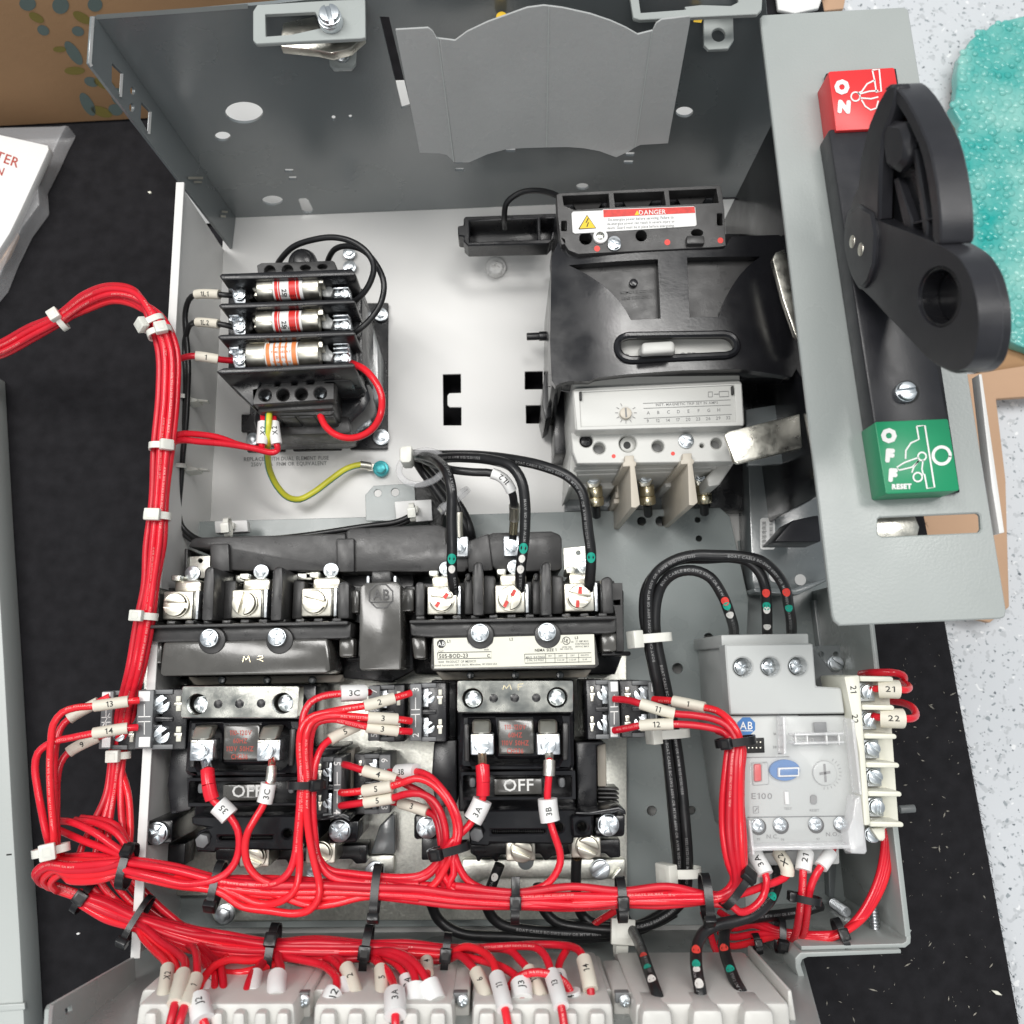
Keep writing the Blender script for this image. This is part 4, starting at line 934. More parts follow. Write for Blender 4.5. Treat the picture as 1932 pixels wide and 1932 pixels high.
# ================================================================== disconnect operator on its plate
use(1660, 0, 900)
op = T('disconnect_operator', 'grey operator plate with black lever handle between red and green blocks', 'switch operator', W(900, 1200, 148))
def F(pts):                                            # outline traced in the lower view, told in the upper one
    return [(u, v + 1717.3) for u, v in pts]
PZ = 150
part(op, 'front_plate', B().plate(ZP(PZ), [(516, 96), (530, 78), (1290, 36), (1312, 50)] + F([(1838, 1560), (1830, 1595), (1805, 1603), (945, 1640), (915, 1615), (903, 1580)]),
    [F([(1147, 1070), (1160, 1060), (1680, 1036), (1698, 1044), (1703, 1120), (1692, 1140), (1170, 1164), (1148, 1150)])], 2.4, .5), M['grey'])
pp(op, 'side_plate', M['panel'], F([(1690, 290), (1706, 290), (1828, 1140), (1800, 1146), (1760, 900)]), 146, 140, .3)
pp(op, 'mechanism_housing', M['blkg'], [(715, 380), (800, 380), (1000, 1700), (1060, 2540), (1000, 2560), (890, 1800)], 140, 6, .8)
pp(op, 'slide', M['arm'], F([(1120, 1050), (1345, 1045), (1372, 1110), (1360, 1170), (1120, 1180)]), 144, 142, .5)
base = pp(op, 'base', M['hand'], [(884, 690), (1238, 690)] + F([(1470, 250), (1525, 530), (1535, 560), (1130, 575)]), 162, PZ, 1.2)
part(base, 'foot', B().pp([(870, 392), (1246, 366)] + F([(1590, 925), (1188, 950)]), 153, PZ, .4), M['blk'])
rd = pp(op, 'on_block', M['redp'], [(882, 388), (892, 382), (1230, 361), (1238, 368), (1290, 685), (924, 702)], 163.5, PZ, .7)
gn = pp(op, 'off_block', M['grnp'], F([(1131, 552), (1140, 546), (1518, 530), (1526, 536), (1586, 908), (1578, 916), (1200, 934), (1190, 926)]), 163.5, PZ, .7)
text(rd, 'O', M['wink'], 955, 466, 163.6, 66, 4, squeeze=.95, bold=7); text(rd, 'N', M['wink'], 967, 572, 163.6, 58, 4, squeeze=1.0, bold=7)
b = B(); s_ = lambda p, w=9: stroke(b, 163.6, p, w)
s_([(1118, 376), (1155, 372), (1166, 490), (1140, 495), (1130, 430), (1118, 376)], 8); s_([(1130, 430), (1090, 450), (1062, 490), (1040, 500)], 8); s_(circ(1028, 518, 24, 16) + [(1052, 518)], 8)
s_([(1050, 525), (1110, 530), (1150, 520)], 8); s_([(1046, 505), (1100, 490), (1150, 486)], 8); s_([(1060, 535), (1080, 570), (1110, 590), (1140, 580), (1150, 540)], 8); part(rd, 'emblem', b, M['wink'], flat=True)
for c_, u, v, h in (('O', 1207, 620, 76), ('F', 1213, 727, 72), ('F', 1229, 832, 70)): text(gn, c_, M['wink'], u, v + 1717.3, 163.6, h - 10, 4, bold=7)
text(gn, 'RESET', M['wink'], 1276, 893 + 1717.3, 163.6, 25, -1.5, squeeze=1.0, bold=2)
b = B(); s_(F(circ(1490, 727, 46, 26)) + F([(1536, 727), (1535, 735)]), 17)
s_(F([(1356, 570), (1400, 566), (1452, 898), (1412, 904), (1398, 828), (1388, 830)]), 9); s_(F([(1356, 570), (1368, 640), (1325, 660), (1298, 700), (1296, 745)]), 9); s_(F(circ(1385, 732, 22, 14)) + F([(1407, 732)]), 9)
s_(F([(1365, 738), (1290, 765), (1250, 790), (1262, 806), (1330, 790), (1370, 755)]), 8); s_(F([(1370, 752), (1340, 790), (1330, 820)]), 8); s_(F(circ(1362, 843, 24, 14)) + F([(1386, 843)]), 9); s_(F([(1390, 752), (1384, 800), (1392, 830)]), 8); part(gn, 'emblem', b, M['wink'], flat=True)
pc(base, 'screw_well', M['ink'], 1308, 385 + 1717.3, 66, 162.4, 161, .1); screw(base, 1298, 386 + 1717.3, 58, 164, 'slot', -8)
# lever
lv = T('lever_handle', 'black rotary lever handle with a curved guard and an oval finger hole', 'handle', W(1040, 1300, 163))
h0 = W(1040, 1300, 176); dz_ = Vector((0, 0, 50))
dy_ = W(903, 1580 + 1717.3, 150) - W(516, 96, 150)
def LV(off):                                            # the lever stands on edge: its flat side, moved off mm away from the viewer
    nx = dy_.cross(dz_).normalized(); nx = nx if nx.x > 0 else -nx
    a = h0 + nx * off; return Plane(a, a + dy_, a + dz_)
hubp = [(1065, 1552), (1045, 1552), (1000, 1470), (966, 1330), (966, 1230), (985, 1130), (1040, 1088), (1120, 1130)]
padl = hubp + [(1150, 1185), (1300, 1240), (1480, 1312), (1585, 1380), (1650, 1490), (1685, 1640), (1690, 1790), (1662, 1925), (1612, 1982), (1555, 1995), (1430, 1935), (1250, 1740)]
part(lv, 'paddle', B().plate(LV(0), soft(padl), [circ(1478, 1592, 118, 28, 165)], 7.6, 1.0), M['lever'])
part(lv, 'paddle_back', B().plate(LV(8.2), [(u + (u - 1380) * .035 + 4, v + (v - 1550) * .03) for u, v in soft(padl)[32:-2]] + [(1120, 1600), (1110, 1190)], [], 9.6, 1.4), M['lever'])
part(lv, 'hole_rim', B().plate(LV(1), circ(1478, 1592, 120, 28, 168), [circ(1478, 1592, 100, 28, 146)], 6, .4), M['blk'])
part(lv, 'hole_floor', B().plate(LV(7.0), circ(1478, 1592, 140, 28, 180), [], 1, .1), M['blk'])
part(lv, 'hub', B().plate(LV(-1.8), [(1060, 1548), (1040, 1545), (1000, 1460), (972, 1330), (972, 1230), (990, 1140), (1040, 1098), (1110, 1140), (1130, 1250), (1120, 1420), (1090, 1510)], [], 3, .9), M['lever'])
part(lv, 'arm', B().plate(LV(-.6), [(985, 1150), (1010, 1060), (1040, 990), (1052, 850), (1080, 730), (1100, 660), (1150, 540), (1185, 478), (1215, 452), (1245, 452), (1240, 520), (1215, 620), (1175, 720), (1160, 860), (1150, 1190)], [], 6, 1.1), M['lever'])
part(lv, 'web', B().plate(LV(6), [(1100, 680), (1200, 470), (1300, 560), (1400, 740), (1450, 960), (1478, 1310), (1130, 1200)], [], 2, .3), M['blk'])
for q in ([(1228, 960), (1250, 955), (1330, 1180), (1328, 1240), (1290, 1240)], [(1330, 800), (1348, 798), (1412, 1190), (1410, 1290), (1394, 1285)], [(1330, 1190), (1440, 1165), (1442, 1182), (1334, 1210)], [(1290, 760), (1390, 740), (1396, 756), (1296, 778)]):
    part(lv, 'rib', B().plate(LV(3), q, [], 3.4, .5), M['lever'])
part(lv, 'boss', B().plate(LV(-.2), [(1150, 670), (1180, 645), (1270, 660), (1295, 730), (1290, 860), (1240, 925), (1185, 900), (1165, 760)], [], 6, 1.8), M['lever'])
part(lv, 'guard', B().plate(LV(0), soft([(1178, 478), (1215, 448), (1250, 470), (1300, 530), (1360, 640), (1425, 790), (1460, 960), (1482, 1140), (1486, 1318), (1440, 1302), (1436, 1150), (1412, 970), (1375, 805), (1305, 650), (1240, 550), (1200, 500)], 1), [], 11, 1.2), M['lever'])
for u, v in ((1005, 1296), (1050, 1338)):
    p_ = LV(-2.2).at(u, v); part(lv, 'rivet', B().cyl(p_, (1, 0, 0), 2.6, 3, 18, .6), M['nick'])
# mechanism box under the plate
use(1660, 800, 900)
mb = T('mechanism_bracket', 'dark grey bracket below the operator plate with a barcode sticker', 'bracket', W(600, 1000, 2))
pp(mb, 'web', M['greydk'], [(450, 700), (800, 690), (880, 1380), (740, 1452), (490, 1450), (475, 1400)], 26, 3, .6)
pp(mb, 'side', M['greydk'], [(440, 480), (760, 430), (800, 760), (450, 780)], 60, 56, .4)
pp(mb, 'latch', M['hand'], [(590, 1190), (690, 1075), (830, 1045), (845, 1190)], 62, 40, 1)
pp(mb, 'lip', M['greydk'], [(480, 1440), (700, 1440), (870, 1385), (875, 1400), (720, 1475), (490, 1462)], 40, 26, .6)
pc(mb, 'hole', M['panel'], 732, 1394, 30, 26.4, 25.8, 0); pc(mb, 'hole', M['panel'], 596, 1375, 32, 26.4, 25.8, 0)
st2 = patch(mb, 'sticker', M['wht'], 26, rrect(516, 1062, 596, 1232, 14), .25)
b = B()
for k in range(24): stroke(b, 26.3, [(525 + k % 3, 1082 + k * 6), (546 + k % 5, 1081 + k * 6)], 1.5 + (k * 7 % 4))
for k in range(20): stroke(b, 26.3, [(566, 1075 + k * 7.6), (584, 1075 + k * 7.6)], 2 + (k * 5 % 4))
part(st2, 'print', b, M['gink'], flat=True)
# ================================================================== bus cover along the top of the contactors
use()
bc = T('bus_cover', 'long charcoal bus cover strip behind the six line terminals', 'cover', W(700, 1040, 18))
part(bc, 'strip', B().pp([(354, 1032), (360, 1018), (372, 1014), (652, 1006), (656, 1078), (433, 1076), (431, 1048), (398, 1050), (398, 1034)], 60, 22, 1), M['dg'])
part(bc, 'strip', B().pp([(652, 1003), (660, 997), (828, 989), (842, 996), (842, 1024), (882, 1022), (930, 1005), (1040, 1002), (1056, 1008), (1060, 1016), (1061, 1073), (1050, 1077), (940, 1080), (930, 1070), (880, 1072), (878, 1079), (656, 1079)], 60.4, 22, 1), M['dg'])
for q in ([(395, 1026), (431, 1025), (433, 1078), (398, 1078)], [(634, 1016), (668, 1015), (668, 1079), (636, 1079)], [(880, 1022), (922, 1006), (930, 1076), (884, 1080)]): part(bc, 'clamp', B().pp(q, 63, 40, .8), M['dg'])
part(bc, 'wall', B().pp([(348, 1035), (354, 1035), (352, 1098), (346, 1098)], 56, 22, .4), M['dg'])
for q, hx in (([(358, 1050), (397, 1048), (396, 1090), (356, 1092)], (378, 1058)), ([(846, 1036), (880, 1034), (880, 1078), (846, 1080)], None), ([(960, 1036), (1010, 1034), (1010, 1076), (962, 1078)], None), ([(1062, 1034), (1104, 1030), (1106, 1072), (1064, 1076)], (1091, 1043))):
    part(bc, 'bus_tab', B().plate(ZP(52), q, [circ(hx[0], hx[1], 4.2, 14)] if hx else [], 1.6, .2), M['galv'])
for u, v in ((458, 1092), (575, 1088), (590, 1086)): part(bc, 'bus_clip', B().pb(u - 14, v - 7, u + 14, v + 6, 56, 40, .5), M['galv'])
for u, v, a_ in ((868, 1030, 60), (965, 1029, 50)):
    part(bc, 'tap_clamp', B().pb(u - 15, v - 18, u + 15, v + 20, 66, 50, .7), M['zinc']); screw(bc, u, v, 12.5, 68, 'slot', a_)
# ================================================================== contactors (the right one is built, the left one copied)
def contactor():
    use(980, 1150, 700)
    c = T('contactor', 'right hand contactor with the white rating label and red marked terminal screws', 'contactor', W(845, 1300, 24), 'contactors of the reversing pair')
    pp(c, 'base', M['blk'], [(130, 880), (1545, 860), (1600, 900), (1600, 1320), (1540, 1480), (160, 1480)], 34, 24, 1)
    part(c, 'rear_body', B().pp([(170, 850), (1535, 830), (1550, 1090), (130, 1110)], 58, 30, .8), M['dg'])
    lugs = []
    for i, (u, v, a_) in enumerate(((343, 966, 3), (812, 955, -78), (1290, 945, 12))):
        lg = part(c, 'terminal_lug', B().pb(u - 100, v - 95, u + 105, v + 100, 78, 50, .8), M['nick'])
        part(lg, 'tongue', B().pp([(u - 68, v - 165), (u + 100, v - 172), (u + 120, v - 150), (u + 112, v - 90), (u - 70, v - 88)], 68, 40, 1.2), M['nick'])
        part(lg, 'side', B().pb(u + 106, v - 100, u + 132, v + 100, 75, 46, .5), M['zinc'])
        part(lg, 'clip', B().pb(u - 88, v - 205, u - 25, v - 165, 70, 50, .6), M['galv']); screw(lg, u + 35, v - 215, 52, 64, 'hex', 0)
        s_ = screw(lg, u, v, 86, 80, 'slot', a_, M['nick']); lugs.append((lg, u, v, a_))
    for u in (592, 1062):
        part(c, 'phase_wall', B().pp([(u - 36, 800), (u - 32, 720), (u - 8, 700), (u + 30, 704), (u + 38, 800), (u + 42, 1070), (u - 35, 1074)], 88, 40, 1.8), M['dg'])
        part(c, 'phase_wing', B().pp([(u - 95, 810), (u - 34, 800), (u - 34, 1066), (u - 92, 1068)], 72, 40, 1), M['dg']); part(c, 'phase_wing', B().pp([(u + 40, 796), (u + 120, 800), (u + 120, 1062), (u + 40, 1066)], 72, 40, 1), M['dg'])
        part(c, 'phase_post', B().pp([(u - 85, 780), (u - 50, 780), (u - 50, 830), (u - 85, 830)], 76, 40, 1), M['dg'])
    part(c, 'end_wall', B().pp([(162, 860), (175, 842), (212, 842), (222, 860), (222, 1075), (162, 1078)], 80, 40, 1), M['dg']); part(c, 'end_wall', B().pp([(1442, 822), (1490, 800), (1522, 820), (1532, 1060), (1452, 1062)], 80, 40, 1), M['dg'])
    part(c, 'end_hook', B().plate(ZP(66), [(1500, 850), (1590, 848), (1600, 1320), (1548, 1322), (1545, 1100), (1530, 1010), (1505, 1000)], [[(1512, 968), (1575, 964), (1575, 1000), (1512, 1000)]], 30, .6), M['dg'])
    part(c, 'side_clip', B().pb(85, 870, 160, 1060, 60, 30, .8), M['dg'])
    rl = part(c, 'rail', B().pp([(122, 1112), (1548, 1088), (1548, 1190), (1500, 1196), (1395, 1200), (1160, 1210), (290, 1225), (130, 1212)], 80, 40, 1), M['dg'])
    part(rl, 'ridge', B().pp([(118, 1104), (1552, 1074), (1552, 1100), (118, 1128)], 86, 60, .9), M['dg'])
    for k in range(11): part(rl, 'notch', B().pb(165 + k * 126, 1076 - k * 2, 225 + k * 126, 1104 - k * 2, 82, 60, .6), M['dg'])
    hd = part(c, 'hood', B().pp([(276, 1222), (1400, 1196), (1432, 1415), (1400, 1440), (288, 1456), (262, 1440)], 82, 36, 1.2), M['dg2'])
    for u in (606, 1070):
        part(hd, 'boss', B().pc(u + 4, 1208, 92, 82.8, 70, 28, .8), M['dg']); screw(hd, u, 1192 - (u - 606) * .014, 62, 86, 'combo', 50 if u < 700 else 30)
    for q in ([(130, 1222), (232, 1216), (236, 1370), (150, 1376)], [(1442, 1196), (1550, 1192), (1552, 1320), (1450, 1328)]): part(c, 'side_lug', B().pp(q, 74, 30, 1.2), M['dg2'])
    part(c, 'pivot', B().pb(1440, 1320, 1650, 1352, 60, 50, 1), M['blk'])
    ct = part(c, 'arc_chamber', B().pp([(300, 1462), (1380, 1446), (1340, 1500), (350, 1520)], 44, 30, .6), M['beige'])
    for u in (540, 850, 1160): part(ct, 'contact_stud', B().pc(u, 1484, 26, 46, 40, 16, .4), M['greydk'])
    use(1100, 1700, 600)
    yk = part(c, 'yoke', B().pp([(140, 8), (1078, -6), (1082, 300), (1085, 960), (1100, 1060), (150, 1060), (135, 300)], 62, 30, 1), M['blkg'])
    cap = part(c, 'cap_plate', B().plate(ZP(88), rrect(138, 6, 1072, 258, 16), [circ(262, 150, 84, 26), circ(945, 142, 84, 26)], 10, .9), M['lab'])
    part(cap, 'rim', B().pp([(142, 250), (1076, 250), (1078, 268), (142, 270)], 86, 60, .6), M['blkg'])
    for u, v in ((432, 148), (602, 146), (775, 143)): part(cap, 'dimple', B().pc(u, v, 34, 88.5, 84, 18, .4), M['blk']); part(cap, 'dimple_core', B().pc(u, v, 20, 88.9, 84, 14, .4), M['dg'])
    for u, v, a_ in ((268, 152, 75), (940, 140, 75)): part(c, 'well', B().pc(u, v, 88, 79, 60, 20, .2), M['ink']); screw(c, u, v, 66, 81, 'combo', a_)
    cl_ = part(c, 'coil', B().plate(ZP(81), [(165, 290), (180, 275), (1050, 262), (1070, 285), (1082, 680), (1060, 730), (180, 722), (152, 690)], [[(250, 330), (420, 325), (440, 480), (440, 640), (820, 640), (790, 420), (780, 325), (960, 320), (985, 420), (985, 600), (940, 680), (280, 690), (240, 600)]], 14, 1.6), M['blkg'])
    part(cl_, 'coil_floor', B().pp([(180, 300), (1060, 285), (1065, 700), (190, 710)], 70, 50, .6), M['blk'])
    for q in ([(190, 350), (236, 350), (240, 660), (196, 662)], [(985, 340), (1040, 345), (1030, 650), (985, 650)]): part(cl_, 'cheek', B().pp(q, 83, 70, 1.2), M['dg'])
    cpl = part(cl_, 'coil_label', B().pp([(465, 318), (755, 312), (762, 598), (470, 602)], 84.5, 70, 1.2), M['dg2'])
    for k, s_ in enumerate(('110-120V', '60HZ', '110V 50HZ', 'CH236')): text(cpl, s_, M['rink'], 605, 378 + k * 64, 84.5, 40, 0, squeeze=.78)
    for i, (u, v, a_) in enumerate(((338, 520, 8), (872, 520, -55))):
        tb_ = part(c, 'coil_terminal', B().pb(u - 92, v - 88, u + 95, v + 84, 92, 82, .7), M['zinc'])
        a, c2 = W(u - 4, v - 200, 86), W(u - 4, v - 90, 92); hw = 72 * mmpx(88)
        b = B().loft([Vector((a.x - hw, a.y, 89)), Vector((a.x + hw, a.y, 89)), Vector((c2.x + hw, c2.y, 94)), Vector((c2.x - hw, c2.y, 94))], [Vector((a.x - hw, a.y, 80)), Vector((a.x + hw, a.y, 80)), Vector((c2.x + hw, c2.y, 88)), Vector((c2.x - hw, c2.y, 88))], 1.2, 3)
        part(tb_, 'tab', b, M['nick'])
        screw(tb_, u, v + 6, 62, 94, 'slot', a_); part(tb_, 'tooth', B().pb(u - 84, v - 82, u - 30, v - 62, 93, 91, .3).pb(u + 30, v - 84, u + 86, v - 64, 93, 91, .3), M['nick'])
    wn = part(c, 'window_frame', B().plate(ZP(79), [(165, 740), (1090, 728), (1096, 962), (185, 972)], [rrect(185, 768, 1062, 940, 14)], 12, .8), M['blkg'])
    part(wn, 'window_floor', B().pp([(175, 750), (1080, 745), (1082, 955), (185, 962)], 68, 60, .4), M['blk'])
    ip = part(c, 'indicator', B().pp([(435, 797), (820, 792), (822, 920), (438, 926)], 75, 68, .5), M['dg2']); text(ip, 'OFF', M['wink'], 632, 845, 75, 96, -1, squeeze=1.0)
    for u in (262, 985): part(wn, 'plunger', B().pb(u - 30, 782, u + 26, 872, 76, 68, 3), M['aux'])
    lb = part(c, 'lower_body', B().plate(ZP(74), [(190, 1050), (1105, 1040), (1070, 1325), (405, 1312), (400, 1340), (238, 1332), (235, 1180), (330, 1140), (200, 1120)], [[(412, 1206), (850, 1204), (852, 1240), (412, 1246)], circ(960, 1190, 36, 18), circ(310, 1212, 42, 6)], 24, 1), M['blkg'])
    part(lb, 'slot_floor', B().pp([(400, 1195), (870, 1195), (870, 1256), (400, 1256)], 64, 60, .2), M['ink'])
    for k in range(24): part(lb, 'tooth', B().pb(424 + k * 17.5, 1212, 433 + k * 17.5, 1226, 70, 64, .2), M['dg'])
    part(lb, 'stud', B().cyl(W(300, 1205, 62), (0, 0, 1), 3.2, 14, 6, .4), M['aux'])
    part(c, 'arm_bracket', B().plate(ZP(79), [(1050, 1090), (1215, 1075), (1240, 1070), (1232, 1265), (1060, 1275)], [circ(1145, 1186, 40, 18)], 30, 1.2), M['blkg'])
    ft = part(c, 'foot', B().pp([(1248, 1100), (1490, 1085), (1488, 1240), (1470, 1262), (1255, 1268), (1245, 1200)], 66, 30, 1.5), M['blkg']); screw(ft, 1355, 1166, 84, 69, 'combo', 48)
    part(ft, 'guard_lip', B().pp([(1090, 1062), (1230, 1060), (1440, 1020), (1495, 1050), (1498, 1090), (1440, 1062), (1235, 1088), (1092, 1082)], 82, 60, .8), M['blkg'])
    part(c, 'skirt', B().pp([(240, 1310), (1450, 1280), (1455, 1430), (1370, 1436), (1330, 1395), (1090, 1400), (900, 1420), (870, 1450), (840, 1458), (810, 1400), (480, 1410), (470, 1464), (440, 1466), (420, 1430), (330, 1430), (325, 1465), (295, 1462), (290, 1420), (245, 1400)], 42, 26, 1), M['blk'])
    for u, v, a_ in ((660, 1372, 22), (1187, 1345, 22)):
        ll = part(c, 'load_lug', B().pb(u - 130, v - 90, u + 108, v + 86, 62, 34, .8), M['nick']); screw(ll, u, v, 90, 65, 'slot', a_, M['nick'])
    part(c, 'side_frame', B().pp([(1090, 500), (1320, 490), (1320, 520), (1260, 530), (1265, 1040), (1110, 1045), (1100, 740)], 66, 30, 1), M['blk'])
    part(c, 'side_window', B().pp([(1262, 530), (1338, 505), (1342, 860), (1268, 862)], 46, 30, 1), M['beige'])
    for k in range(5): part(c, 'vent_bar', B().pp([(1272, 870 + k * 34), (1440, 872 + k * 34), (1445, 890 + k * 34), (1272, 890 + k * 34)], 48 + k, 30, .6), M['dg'])
    use(650, 1700, 600)
    f2 = part(c, 'foot', B().pp([(1240, 1100), (1262, 1086), (1450, 1080), (1452, 1262), (1262, 1286), (1240, 1270)], 66, 30, 1.5), M['blkg']); screw(f2, 1346, 1186, 84, 69, 'combo', 48)
    part(c, 'foot_block', B().pb(1300, 1270, 1440, 1450, 40, 26, .8), M['blk'])
    part(c, 'side_frame', B().pp([(1400, 500), (1585, 480), (1585, 1000), (1420, 1040), (1380, 800)], 64, 30, 1), M['blk'])
    part(c, 'side_frame', B().pp([(1380, 0), (1585, 0), (1585, 520), (1380, 500)], 50, 30, 1), M['blk'])
    return c, hd, cap, lugs
cR, hoodR, capR, lugsR = contactor()
cL = copy_tree(cR); cL.location.x -= .1228; cL.location.y -= .0006
cL['label'] = 'left hand contactor with M R scribed on its hood and no rating label'
hoodL = [o for o in cL.children if o.name.startswith('hood')][0]
use(980, 1150, 700)
# the dressing that differs
for lg, u, v, a_ in lugsR:
    for (du, dv, l, an) in {343: ((0, 0, 62, -48),), 812: ((0, 0, 70, -58),), 1290: ((0, 0, 72, -82),)}[u]:
        b = B(); stroke(b, ZP(83.1), [(u + du - l * math.cos(R(an)), v + dv - l * math.sin(R(an))), (u + du - l * .3 * math.cos(R(an)) - 4, v - l * .3 * math.sin(R(an)))], 24, .1); stroke(b, ZP(83.1), [(u + l * .3 * math.cos(R(an)) + 4, v + l * .3 * math.sin(R(an))), (u + l * math.cos(R(an)), v + l * math.sin(R(an)))], 26, .1); part(lg, 'paint_mark', b, M['rpaint'], flat=True)
rl_ = part(hoodR, 'rating_label', B().plate(ZP(82.5), [(288, 1232), (515, 1226), (525, 1265), (560, 1298), (610, 1306), (660, 1296), (695, 1262), (702, 1222), (985, 1214), (995, 1250), (1030, 1285), (1080, 1292), (1125, 1280), (1150, 1245), (1155, 1208), (1394, 1202), (1402, 1412), (292, 1438)], [], .4, .05), M['cream'])
Z = 82.6
b = B(); b.raw([W(u, v, Z) + Vector((0, 0, .08)) for u, v in circ(340, 1268, 31, 8, a0=R(22.5))], [tuple(range(8))]); part(rl_, 'octagon_mark', b, M['ink'], flat=True); text(rl_, 'AB', M['wink'], 340, 1268, Z + .1, 30, -2, squeeze=.9)
for s_, u, v, h in (('L1', 391, 1250, 20), ('L2', 823, 1236, 18), ('L3', 1273, 1226, 18), ('505-BOD-23', 424, 1351, 27), ('C', 666, 1350, 22), ('NEMA SIZE 1', 1060, 1311, 19)): text(rl_, s_, M['ink'], u, v, Z, h, -1.5, squeeze=.92)
for s_, u, v, h in (('CAT', 338, 1320, 14), ('SERIES', 652, 1308, 10), ('1040  PRODUCT OF MEXICO', 450, 1391, 16), ('Rockwell Automation 1201 S 2nd St. Milwaukee, WI 53204 USA', 500, 1412, 13), ('27 AMP MAX', 1312, 1250, 12), ('CONTINUOUS', 1312, 1268, 12), ('600VAC MAX', 1312, 1286, 12), ('LISTED 31JN', 1205, 1290, 10), ('IND. CONT. EQ.', 1205, 1304, 10), ('c', 1168, 1254, 16), ('us', 1244, 1252, 16),
        ('MAX. RATINGS', 990, 1360, 15), ('3 PH, 3-5 POLE', 990, 1381, 14), ('115V', 1090, 1352, 11), ('200V', 1164, 1350, 11), ('230V', 1245, 1348, 11), ('460-575V', 1330, 1346, 11), ('7-1/2 HP', 1164, 1380, 11), ('7-1/2 HP', 1245, 1378, 11), ('10 HP', 1330, 1376, 11)): text(rl_, s_, M['gink'], u, v, Z, h, -1.5, squeeze=.82)
b = B(); stroke(b, Z, [(314, 1330), (685, 1322), (686, 1366), (315, 1374), (314, 1330)], 4); stroke(b, Z, [(915, 1340), (1374, 1330), (1376, 1392), (917, 1402), (915, 1340)], 3.5); stroke(b, Z, [(916, 1371), (1375, 1361)], 2.5)
for u in (1060, 1124, 1206, 1288): stroke(b, Z, [(u, 1337), (u + 1, 1399)], 2.5)
stroke(b, Z, circ(1203, 1247, 26, 20) + [(1229, 1247)], 4); part(rl_, 'rule', b, M['ink'], flat=True); text(rl_, 'UL', M['ink'], 1203, 1247, Z, 26, 20, squeeze=.8)
b = B(); s_ = lambda p: stroke(b, 82.6, p, 6)
use(350, 1250, 700)
segs(b, 82.4, [(708, 1120), (716, 1078), (732, 1104), (750, 1076), (760, 1120)], 5); segs(b, 82.4, [(812, 1080), (842, 1072), (848, 1088), (818, 1098), (806, 1100)], 4.5); stroke(b, 82.4, [(818, 1098), (850, 1114)], 4.5); part(hoodL, 'scribed_letters', b, M['brass'], flat=True)
use(1100, 1700, 600)
b = B(); segs(b, 88.2, [(505, 80), (515, 42), (535, 70), (560, 35), (575, 78)], 7); segs(b, 88.2, [(630, 82), (628, 35), (672, 28)], 7); stroke(b, 88.2, [(630, 56), (660, 52)], 6); part(capR, 'scribed_letters', b, M['brass'], flat=True)
# mechanical interlock between them
use(350, 1250, 700)
il = T('mechanical_interlock', 'narrow black interlock block embossed with an octagon between the contactors', 'interlock', W(1660, 1000, 24))
part(il, 'base', B().pp([(1380, 500), (1890, 480), (1890, 1180), (1730, 1260), (1400, 1230)], 46, 24, 1), M['blk'])
fc = part(il, 'face', B().pp([(1516, 600), (1560, 572), (1770, 562), (1800, 590), (1802, 1160), (1790, 1172), (1528, 1176), (1514, 1160)], 86, 40, 1.6), M['dg2'])
part(il, 'top_clip', B().pb(1596, 488, 1730, 575, 80, 40, 1), M['dg'])
for u in (1572, 1758): part(il, 'spring_pin', B().pb(u - 12, 520, u + 12, 590, 78, 60, .8), M['zinc'])
for q in ((1455, 620, 1512, 780), (1808, 610, 1890, 770)): part(il, 'side_lug', B().pb(*q, 72, 40, 1), M['dg2'])
b = B(); stroke(b, 86.3, circ(1663, 662, 88, 8, a0=R(22.5)) + [circ(1663, 662, 88, 8, a0=R(22.5))[0]], 9); stroke(b, 86.3, [(1590, 705), (1738, 702)], 7); part(fc, 'octagon_mark', b, M['dg'], flat=True); text(fc, 'AB', M['dg'], 1664, 652, 86.4, 74, 0, squeeze=.85)
